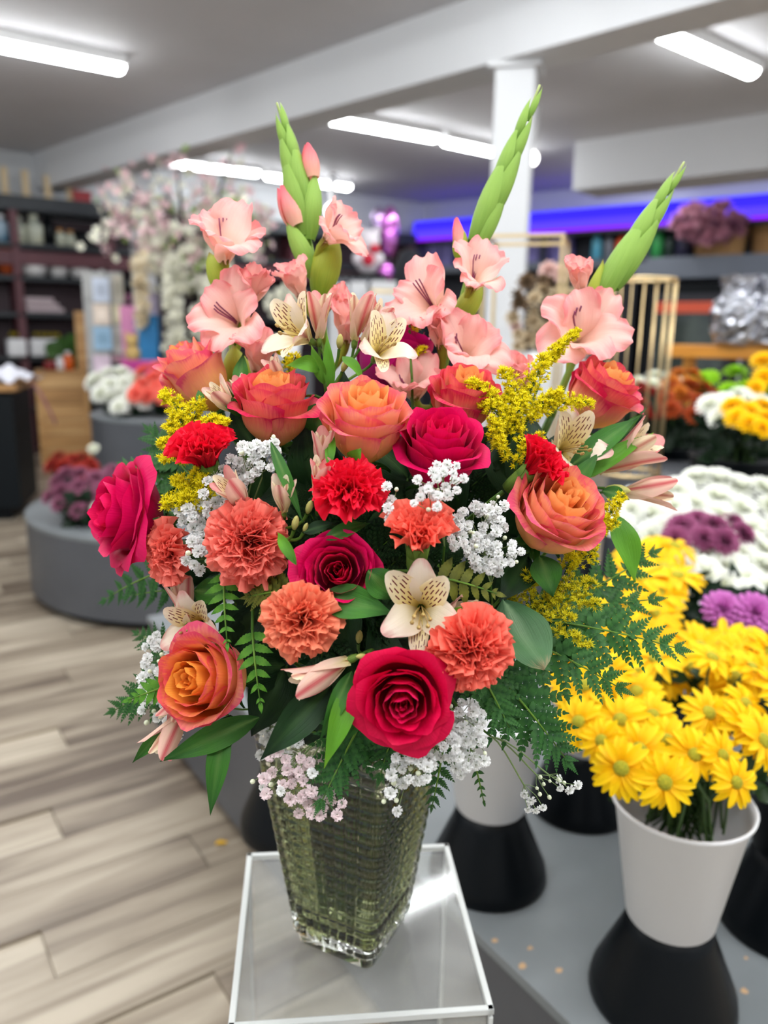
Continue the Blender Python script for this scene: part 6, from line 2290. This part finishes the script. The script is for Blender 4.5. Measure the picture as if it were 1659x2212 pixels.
for k, ((x0, y0, x1, y1), c, lab) in enumerate(cards):
    a, b = PY(x0, y1, 7.88), PY(x1, y0, 7.88)
    la, lb_ = rm.inverted() @ a, rm.inverted() @ b
    yy = -.118 if k < 4 else -.07
    t = thing('greeting_card', lab, 'card', rm @ Matrix.Translation(((la.x + lb_.x) / 2, yy, la.z)))
    w, hh_ = abs(lb_.x - la.x), lb_.z - la.z
    ob('card', box_mesh('card', (w, .004, hh_), plain('card_%d' % k, srgb(*c), .6), .001, c=(0, 0, hh_ / 2)), parent=t)
    ob('picture', box_mesh('picture', (w * .6, .002, hh_ * .5), plain('card_pic_%d' % k, srgb(*[min(255, q + (22 if k % 2 else -26)) for q in c]), .6), c=(0, -.0032, hh_ * .5)), parent=t)

# gift bags and soft toy by the tree
stand_z = PY(310, 782, 7.4).z
tb = PY(312, 800, 7.4)
t = thing('display_table', 'dark table under the gift bags left of the blossom tree', 'table', (tb.x, tb.y, 0))
ob('top', box_mesh('top', (.62, .45, .05), dark_shelf, .004, c=(.08, 0, stand_z - .025)), parent=t)
for sx in (-.2, .36):
    for sy in (-.2, .2):
        ob('leg', box_mesh('leg', (.05, .05, stand_z - .05), dark_shelf, c=(sx, sy, (stand_z - .05) / 2)), parent=t)


def gift_bag(label, px, w, h, col, y):
    p = PY(px, 780, y)
    t = thing('gift_bag', label, 'bag', (p.x, p.y, stand_z + .001))
    m = MB()
    m.add([(-w / 2, -.05, 0), (w / 2, -.05, 0), (w / 2, .05, 0), (-w / 2, .05, 0), (-w * .53, -.06, h), (w * .53, -.06, h), (w * .53, .06, h), (-w * .53, .06, h)],
          [(3, 2, 1, 0), (0, 1, 5, 4), (1, 2, 6, 5), (2, 3, 7, 6), (3, 0, 4, 7)])
    mt = plain('bag_' + label.split()[0], srgb(*col), .4)
    ob('bag', m.mesh('bag', mt, False), parent=t)
    m = MB()
    m.tube(bez(Vector((-w * .2, -.062, h)), Vector((-w * .2, -.07, h + .13)), Vector((w * .2, -.07, h + .13)), Vector((w * .2, -.062, h)), 8), .005, 5)
    ob('handle', m.mesh('handle', mt), parent=t)


gift_bag('pink gift bag left of the blue one on the dark table', 290, .17, .50, (206, 130, 172), 7.45)
gift_bag('bright blue gift bag on the dark table', 322, .19, .42, (28, 116, 172), 7.3)
gift_bag('pale lilac gift bag behind the blue one', 328, .16, .62, (206, 196, 222), 7.5)
t = thing('plush_toy', 'small yellow beige plush toy at the foot of the pink gift bag', 'toy', (PY(288, 780, 7.25).x, PY(288, 780, 7.25).y, stand_z + .001))
pl_m = plain('plush_yellow', srgb(196, 164, 104), .9, bump=.5, scale=60)
m = MB()
m.ball((0, 0, .08), .08, 12, 8, (.9, .8, 1))
ob('body', m.mesh('body', pl_m), parent=t)
m = MB()
m.ball((0, -.01, .19), .06, 12, 8)
ob('head', m.mesh('head', pl_m), parent=t)
for sx in (-1, 1):
    m = MB()
    m.ball((sx * .045, 0, .245), .022, 8, 6)
    ob('ear', m.mesh('ear', pl_m), parent=t)
t = thing('magenta_box', 'flat magenta box below the gift bags', 'box', (PY(312, 800, 6.6).x, PY(312, 800, 6.6).y, PY(312, 808, 6.6).z))
ob('box', box_mesh('box', (.30, .2, .09), plain('magenta_card', srgb(176, 44, 130), .45), .006, c=(0, 0, .045)), parent=t)
ob('lid', box_mesh('lid', (.312, .212, .03), plain('magenta_lid', srgb(186, 50, 138), .45), .006, c=(0, 0, .095)), parent=t)
t = thing('riser_block', 'dark riser under the flat magenta box', 'riser', (PY(312, 800, 6.6).x, PY(312, 800, 6.6).y, 0))
hz = PY(312, 808, 6.6).z
ob('block', box_mesh('block', (.4, .3, hz - .002), black_plastic, .004, c=(0, 0, hz / 2 - .001)), parent=t)

# blossom tree
tw = PY(392, 720, 7.6)
tree = thing('blossom_tree', 'artificial blossom tree with pink and white flowers, left of the bouquet', 'tree', (tw.x, tw.y, 0))
I_ = tree.matrix_basis.inverted()
bark = plain('dark_bark', srgb(40, 34, 34), .8, noise=.4, scale=20)
m = MB()
zf = PY(420, 640, 7.6).z
hubs = [PY(430, 600, 7.6), PY(400, 560, 7.55), PY(450, 540, 7.65)]
m.tube([Vector((0, 0, 0)), I_ @ PY(400, 800, 7.6), I_ @ PY(398, 720, 7.6), I_ @ PY(425, 650, 7.6), I_ @ hubs[0]], [.09, .075, .065, .05, .04], 8)
tips = []
for px, py in ((210, 400), (260, 380), (320, 350), (380, 340), (440, 380), (500, 330), (540, 430), (590, 470), (240, 480), (300, 450), (210, 520), (560, 540), (470, 430), (350, 440)):
    h_ = hubs[rnd.randrange(3)]
    e = PY(px, py, 7.6 + rnd.uniform(-.3, .3))
    bz = bez(h_, h_ + (e - h_) * .3 + Vector((0, 0, .15)), e + Vector((0, 0, .05)), e, 6)
    m.tube([I_ @ q for q in bz], [.03, .024, .018, .014, .010, .007, .004], 5, False)
    tips.append(bz)
ob('trunk', m.mesh('trunk', bark), parent=tree)


def blossom_cloud(name, mat, plist, r, parent, I, seed):
    rg = random.Random(seed)
    m = MB()
    for q in plist:
        ax = Vector((rg.uniform(-1, 1), rg.uniform(-1.4, .2), rg.uniform(-.3, 1))).normalized()
        F = I @ frame(q, ax, roll=rg.uniform(0, 6))
        s = r * rg.uniform(.7, 1.25)
        vs, fs = [F @ Vector((0, 0, -s * .25))], []
        for k in range(5):
            a = k * 1.2566
            b = len(vs)
            vs += [F @ Vector((s * .75 * math.cos(a - .55), s * .75 * math.sin(a - .55), s * .05)), F @ Vector((s * math.cos(a), s * math.sin(a), s * .28)), F @ Vector((s * .75 * math.cos(a + .55), s * .75 * math.sin(a + .55), s * .05))]
            fs.append((0, b, b + 1, b + 2))
        m.add(vs, fs, [(.5, 0)] + [(.5, .8)] * 15)
    o = ob(name, m.mesh(name, mat), parent=parent, kind='stuff')
    return o


bl_pink = fm('blossom_pink', srgb(228, 178, 186), srgb(240, 218, 218))
bl_white = fm('blossom_white', srgb(214, 212, 180), srgb(240, 238, 230))
bl_leaf = leaf_mat('blossom_leaf', srgb(110, 140, 60), srgb(150, 176, 90))
pk, wh, lf = [], [], []
for bz in tips:
    for k in range(24):
        t_ = rnd.uniform(.25, 1.0) * 6
        j = min(5, int(t_))
        q = bz[j] + (bz[j + 1] - bz[j]) * (t_ - j) + Vector((rnd.gauss(0, .07), rnd.gauss(0, .07), rnd.gauss(0, .07)))
        (pk if rnd.random() < .5 else (wh if rnd.random() < .75 else lf)).append(q)
for cx, cy, rx, ry, n, mix_ in ((430, 580, 70, 60, 240, .1), (370, 540, 60, 60, 110, .25), (460, 480, 60, 50, 60, .5), (280, 450, 70, 60, 60, .6), (330, 520, 40, 60, 60, .3), (560, 500, 40, 60, 30, .7)):
    for _ in range(n):
        a, r = rnd.uniform(0, 6.28), math.sqrt(rnd.random())
        q = PY(cx + rx * r * math.cos(a), cy + ry * r * math.sin(a), 7.5 + rnd.uniform(-.25, .25))
        (pk if rnd.random() < mix_ else (wh if rnd.random() < .9 else lf)).append(q)
blossom_cloud('pink_blossoms', bl_pink, pk, .045, tree, I_, 1)
blossom_cloud('white_blossoms', bl_white, wh, .050, tree, I_, 2)
blossom_cloud('small_leaves', bl_leaf, lf, .035, tree, I_, 3)
for k, (px, y0, y1, w, n, lab) in enumerate(((372, 560, 800, 24, 300, 'thick white hanging wisteria garland in front of the blossom tree trunk'), (302, 545, 705, 20, 150, 'white and yellowish hanging garland left of the tree trunk'), (455, 600, 790, 40, 260, 'white hanging blossoms right of the tree trunk'), (400, 740, 800, 34, 70, 'low tuft of white blossoms beside the dark tree trunk'))):
    a = PY(px, y0, 7.2)
    t = thing('wisteria_garland', lab, 'garland', Matrix.Translation(a))
    I2 = t.matrix_basis.inverted()
    mm = MB()
    e = PY(px + 6, y1, 7.2)
    mm.tube([I2 @ q for q in bez(a, a + (e - a) * .3, a + (e - a) * .6, e, 6)], .006, 5)
    ob('vine', mm.mesh('vine', bark), parent=t)
    pts_ = []
    for _ in range(n):
        v = rnd.random()
        pts_.append(PY(px + 6 * v + rnd.gauss(0, w * .5) * (1 - .4 * v), y0 + (y1 - y0) * v, 7.2 + rnd.gauss(0, .06)))
    blossom_cloud('blossoms', bl_white if k != 1 else fm('garland_cream', srgb(200, 170, 110), srgb(232, 226, 208)), pts_, .045, t, I2, 20 + k)

# round grey drum with dusty mums, left
dt = PZ(250, 1170, .46)
dcx, dcy, drr = -1.15, 4.62, .92
t = thing('display_drum', 'low round grey drum with dusty purple flowers on the left', 'display drum', (dcx, dcy, 0))
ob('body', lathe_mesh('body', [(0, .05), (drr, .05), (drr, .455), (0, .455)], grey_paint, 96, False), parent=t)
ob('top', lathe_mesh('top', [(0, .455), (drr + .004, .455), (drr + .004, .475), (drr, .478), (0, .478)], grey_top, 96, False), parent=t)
ob('toe_kick', lathe_mesh('toe_kick', [(0, 0), (drr - .06, 0), (drr - .06, .06), (0, .06)], black_plastic, 64), parent=t)


def low_pot(label, px, py, y, w, h, z):
    c = PY(px, py, y)
    t = thing('flower_tub', label, 'pot', (c.x, c.y, z + .001), 'dark pots on the left drum')
    ob('body', lathe_mesh('body', [(0, 0), (w * .38, 0), (w * .5, h), (w * .46, h), (w * .34, .02), (0, .02)], black_plastic, 24), parent=t)
    return Vector((c.x, c.y, z + h - .02))


p1_ = low_pot('dark pot of dusty purple chrysanthemums on the low grey drum', 185, 1110, 4.15, .26, .16, .478)
p2_ = low_pot('dark pot under the rust red chrysanthemums on the low grey drum', 158, 1030, 4.75, .24, .16, .478)
bunch('dusty_chrysanthemum', 'dusty purple chrysanthemum on the low grey drum', 'chrysanthemum', 'dusty purple chrysanthemums', mum_dusty, 180, 1060, 76, 46, 26, 4.15, 42, p1_, 41, .66, .1)
bunch('dusty_chrysanthemum', 'dusty purple chrysanthemum beside the large pink rose', 'chrysanthemum', 'dusty purple chrysanthemums by the rose', mum_dusty, 246, 1050, 34, 36, 8, 4.2, 42, p1_, 42, .66, .1)
bunch('rust_chrysanthemum', 'rust red chrysanthemum on the left drum behind the purple ones', 'chrysanthemum', 'rust chrysanthemums at the left', mum_red, 150, 1004, 54, 18, 10, 4.75, 36, p2_, 43, .66, .1)
mum('cream_chrysanthemum', 'single cream bloom on the left drum above the rust red ones', 'chrysanthemum', None, mum_cream, 202, 970, 4.7, 24, D(0, .6, .7), p2_)
mum('cream_chrysanthemum', 'single cream bloom between purple flowers and the large pink rose', 'chrysanthemum', None, mum_cream, 210, 1098, 4.0, 26, D(0, .6, .7), p1_)
foliage_mass('dark leaves of the dusty purple chrysanthemums', 190, 1108, 56, 26, 4.1, 90, dark_stem_leaf, 16, foot=p1_, L=30)
# tall grey drum behind it with white and coral flowers
tz = PY(280, 890, 5.9).z
tcx = PY(205, 950, 5.9).x + .62
t = thing('display_drum', 'tall grey drum with white and coral flowers at the left, behind the bouquet', 'display drum', (tcx, 5.95, 0))
ob('body', lathe_mesh('body', [(0, .03), (.62, .03), (.62, tz - .02), (0, tz - .02)], grey_paint, 80, False), parent=t)
ob('top', lathe_mesh('top', [(0, tz - .02), (.625, tz - .02), (.625, tz - .002), (.62, tz), (0, tz)], grey_top, 80, False), parent=t)
ob('toe_kick', lathe_mesh('toe_kick', [(0, 0), (.57, 0), (.57, .04), (0, .04)], black_plastic, 48), parent=t)
t = thing('price_card', 'small pale card lying on the rim of the tall grey drum', 'card', PY(263, 893, 5.45) + Vector((0, 0, .012)))
ob('card', box_mesh('card', (.12, .07, .004), plain('pale_card', srgb(206, 206, 200), .5), .001), parent=t)
t = thing('glass_jar', 'jar of cut stems on the tall grey drum', 'jar', (PY(300, 870, 5.75).x, 5.75, tz + .001))
ob('body', lathe_mesh('body', [(0, 0), (.10, 0), (.11, .12), (.105, .12), (.095, .006), (0, .006)], sheet_mat('jar_glass', (.86, .9, .9, 1)), 24), parent=t)
jt = Vector((PY(300, 870, 5.75).x, 5.75, tz + .06))
bunch('white_chrysanthemum', 'white chrysanthemum on the tall grey drum at the left', 'chrysanthemum', 'white chrysanthemums on the tall drum', mum_white, 258, 832, 66, 30, 18, 5.7, 46, jt, 51, .62, .12)
bunch('white_chrysanthemum', 'low white chrysanthemum drooping over the tall grey drum', 'chrysanthemum', 'low white chrysanthemums on the tall drum', mum_white, 268, 866, 40, 20, 6, 5.55, 44, jt, 52, .62, .1)
bunch('coral_carnation', 'coral carnation on the tall grey drum at the left', 'carnation', 'coral carnations on the tall drum', mum_coral, 338, 826, 40, 34, 9, 5.6, 44, jt, 53, .66, .1)
mum('coral_carnation', 'lone coral carnation low among the white blooms on the tall drum', 'carnation', None, mum_coral, 294, 852, 5.45, 38, D(-.2, .8, .4), jt)
foliage_mass('dark stems of the white and coral flowers on the tall drum', 305, 880, 60, 22, 5.65, 80, dark_stem_leaf, 17, foot=jt, L=26)

# middle distance: dark shelf, plush bear, foil balloons
q = PY(560, 560, 9.6)
t = thing('black_rack', 'low black rack with rows of small white cards in the middle distance', 'rack', rot_to((1, .05, 0), (PY(770, 620, 9.3).x, 9.3, 0)))
rz_ = PY(770, 590, 9.3).z
ob('cabinet', box_mesh('cabinet', (.70, .4, rz_), black_plastic, .01, c=(0, .2, rz_ / 2)), parent=t)
tagw = plain('tag_white', srgb(150, 150, 158), .6)
tm_ = box_mesh('price_tag', (.05, .006, .035), tagw, c=(0, 0, 0))
for r in range(3):
    for c in range(8):
        ob('price_tag', tm_, parent=t, M=Matrix.Translation((-.29 + c * .083, -.004, rz_ - .08 - r * .09)))
plw = plain('plush_white', srgb(222, 214, 220), .9, bump=.5, scale=40)
plr = plain('plush_red', srgb(190, 30, 56), .8)
pc_ = PY(795, 600, 9.35)
t = thing('plush_toy', 'white plush toy with red hearts standing on the black rack', 'toy', (pc_.x, pc_.y + .1, rz_ + .001))
for nm, c, r, sc_, mt in (('body', (0, 0, .14), .15, (1, .8, 1), plw), ('head', (0, -.02, .36), .13, (1, .9, 1), plw), ('heart', (0, -.13, .15), .07, (1, .5, 1), plr), ('ear', (-.09, 0, .47), .045, (1, .7, 1), plw), ('ear', (.09, 0, .47), .045, (1, .7, 1), plw),
                          ('bow', (.07, -.11, .27), .05, (1.3, .5, 1), plr), ('paw', (-.13, -.08, .16), .05, (1, 1, 1.4), plw), ('paw', (.13, -.08, .16), .05, (1, 1, 1.4), plw)):
    m = MB()
    m.ball(c, r, 12, 8, sc_)
    ob(nm, m.mesh(nm, mt), parent=t)
foil = plain('foil_pink', srgb(206, 120, 206), .14, metal=.9)
foil2 = plain('foil_lilac', srgb(196, 168, 214), .16, metal=.9)
for px, py, y, w, h, mt, lab in ((842, 500, 9.6, 38, 100, foil, 'tall purple pink foil balloon in the middle distance'), (833, 590, 9.4, 34, 44, foil, 'small pink foil balloon below the tall purple one'), (818, 480, 9.75, 30, 60, foil2, 'pale lilac foil balloon behind the tall purple one')):
    c = PY(px, py, y)
    t = thing('foil_balloon', lab, 'balloon', c)
    s = y / F_PX
    m = MB()
    m.ball((0, 0, 0), .5, 20, 12, (w * s, w * s * .7, h * s))
    ob('skin', m.mesh('skin', mt), parent=t)
    m = MB()
    m.tube([(0, 0, -h * s * .5), (.02, 0, -h * s * .5 - .25), (0, .0, max(-c.z + .02, -h * s * .5 - .7))], .003, 4, False)
    ob('string', m.mesh('string', plain('balloon_string', srgb(180, 150, 180), .5)), parent=t)
t = thing('black_bag', 'large black fabric bag standing beside the purple balloon', 'bag', (PY(885, 560, 9.9).x, 9.9, 0))
m = MB()
m.lathe([(0, 1.2), (.20, 1.2), (.22, 1.6), (.20, 2.2), (.12, 2.42), (.06, 2.46), (0, 2.46)], 16)
ob('body', m.mesh('body', plain('black_fabric', srgb(24, 26, 34), .8)), parent=t)
ob('stand', box_mesh('stand', (.36, .36, 1.2), charcoal, .01, c=(0, 0, .6)), parent=t)
# white counter with things, centre
wc = PY(815, 640, 7.0)
wz = PY(815, 650, 7.0).z
t = thing('white_counter', 'white service counter half hidden behind the flowers', 'counter', rot_to((1, .1, 0), (wc.x, wc.y, 0)))
ob('body', box_mesh('body', (.62, .5, wz - .05), white_paint, .006, c=(-.1, .25, (wz - .05) / 2)), parent=t)
ob('worktop', box_mesh('worktop', (.66, .56, .05), white_plastic, .006, c=(-.1, .25, wz - .025)), parent=t)
for px, w, h, lab in ((735, .16, .14, 'round white pot first on the white counter'), (775, .17, .16, 'round white pot second on the white counter')):
    lx = (t.matrix_basis.inverted() @ PY(px, 640, 7.1)).x
    simple('white_pot', lab, 'pot', t.matrix_basis @ Matrix.Translation((lx, .15, wz + .001)), [(0, 0), (w * .35, 0), (w * .5, h * .5), (w * .42, h), (w * .36, h), (w * .4, h * .5), (0, .02)], white_plastic)
lx = (t.matrix_basis.inverted() @ PY(830, 640, 7.1)).x
gb = thing('gift_box', 'white gift box with a gold band on the white counter', 'box', t.matrix_basis @ Matrix.Translation((lx, .2, wz + .001)))
ob('box', box_mesh('box', (.22, .2, .17), white_plastic, .006, c=(0, 0, .085)), parent=gb)
ob('band', box_mesh('band', (.225, .205, .03), gold, .002, c=(0, 0, .085)), parent=gb)
# blurred baby breath bunch behind the left gladioli
c = PY(620, 690, 5.2)
t = thing('gypsophila_bunch', 'blurred bunch of baby breath in a pot behind the left gladioli', 'gypsophila', Matrix.Translation(c))
I2 = t.matrix_basis.inverted()
pts_ = []
for _ in range(260):
    a, r = rnd.uniform(0, 6.28), math.sqrt(rnd.random())
    pts_.append(PY(620 + 46 * r * math.cos(a), 655 + 42 * r * math.sin(a), 5.2 + rnd.uniform(-.1, .1)))
blossom_cloud('blossoms', bl_white, pts_, .018, t, I2, 61)
m = MB()
for q in pts_[::4]:
    m.tube([Vector((0, 0, -.12)), (I2 @ q) * .5 + Vector((0, 0, -.02)), I2 @ q], .0018, 3, False)
ob('stems', m.mesh('stems', flower_stem), parent=t)
ob('pot', lathe_mesh('pot', [(0, -.30), (.07, -.30), (.09, -.10), (.075, -.10), (0, -.26)], white_plastic, 20), parent=t)
rs = thing('riser_block', 'riser under the pot of blurred baby breath', 'riser', (c.x, c.y, 0))
ob('block', box_mesh('block', (.3, .3, c.z - .302), grey_paint, .004, c=(0, 0, (c.z - .302) / 2)), parent=rs)
# fallen petals on the planks
pet = plain('fallen_petal', srgb(226, 176, 20), .6)
for px, py, lab in ((478, 1822, 'yellow petal fallen on the planks near the vase'), (60, 1068, 'yellow petal on the planks beside the counter')):
    q = PZ(px, py, .004)
    m = MB()
    m.grid(lambda U, V: (.018 * (V - .5) * 2, .010 * U * np.sin(np.pi * np.clip(V * .9 + .05, 0, 1)), .004 * U * U + .003 * np.sin(5 * V)), 4, 6)
    t = ob('fallen_petal', m.mesh('fallen_petal', pet), M=Matrix.Translation(q) @ Matrix.Rotation(px, 4, 'Z') @ Matrix.Scale(1 if px > 100 else 2.4, 4))
    tag(t, lab, 'petal')
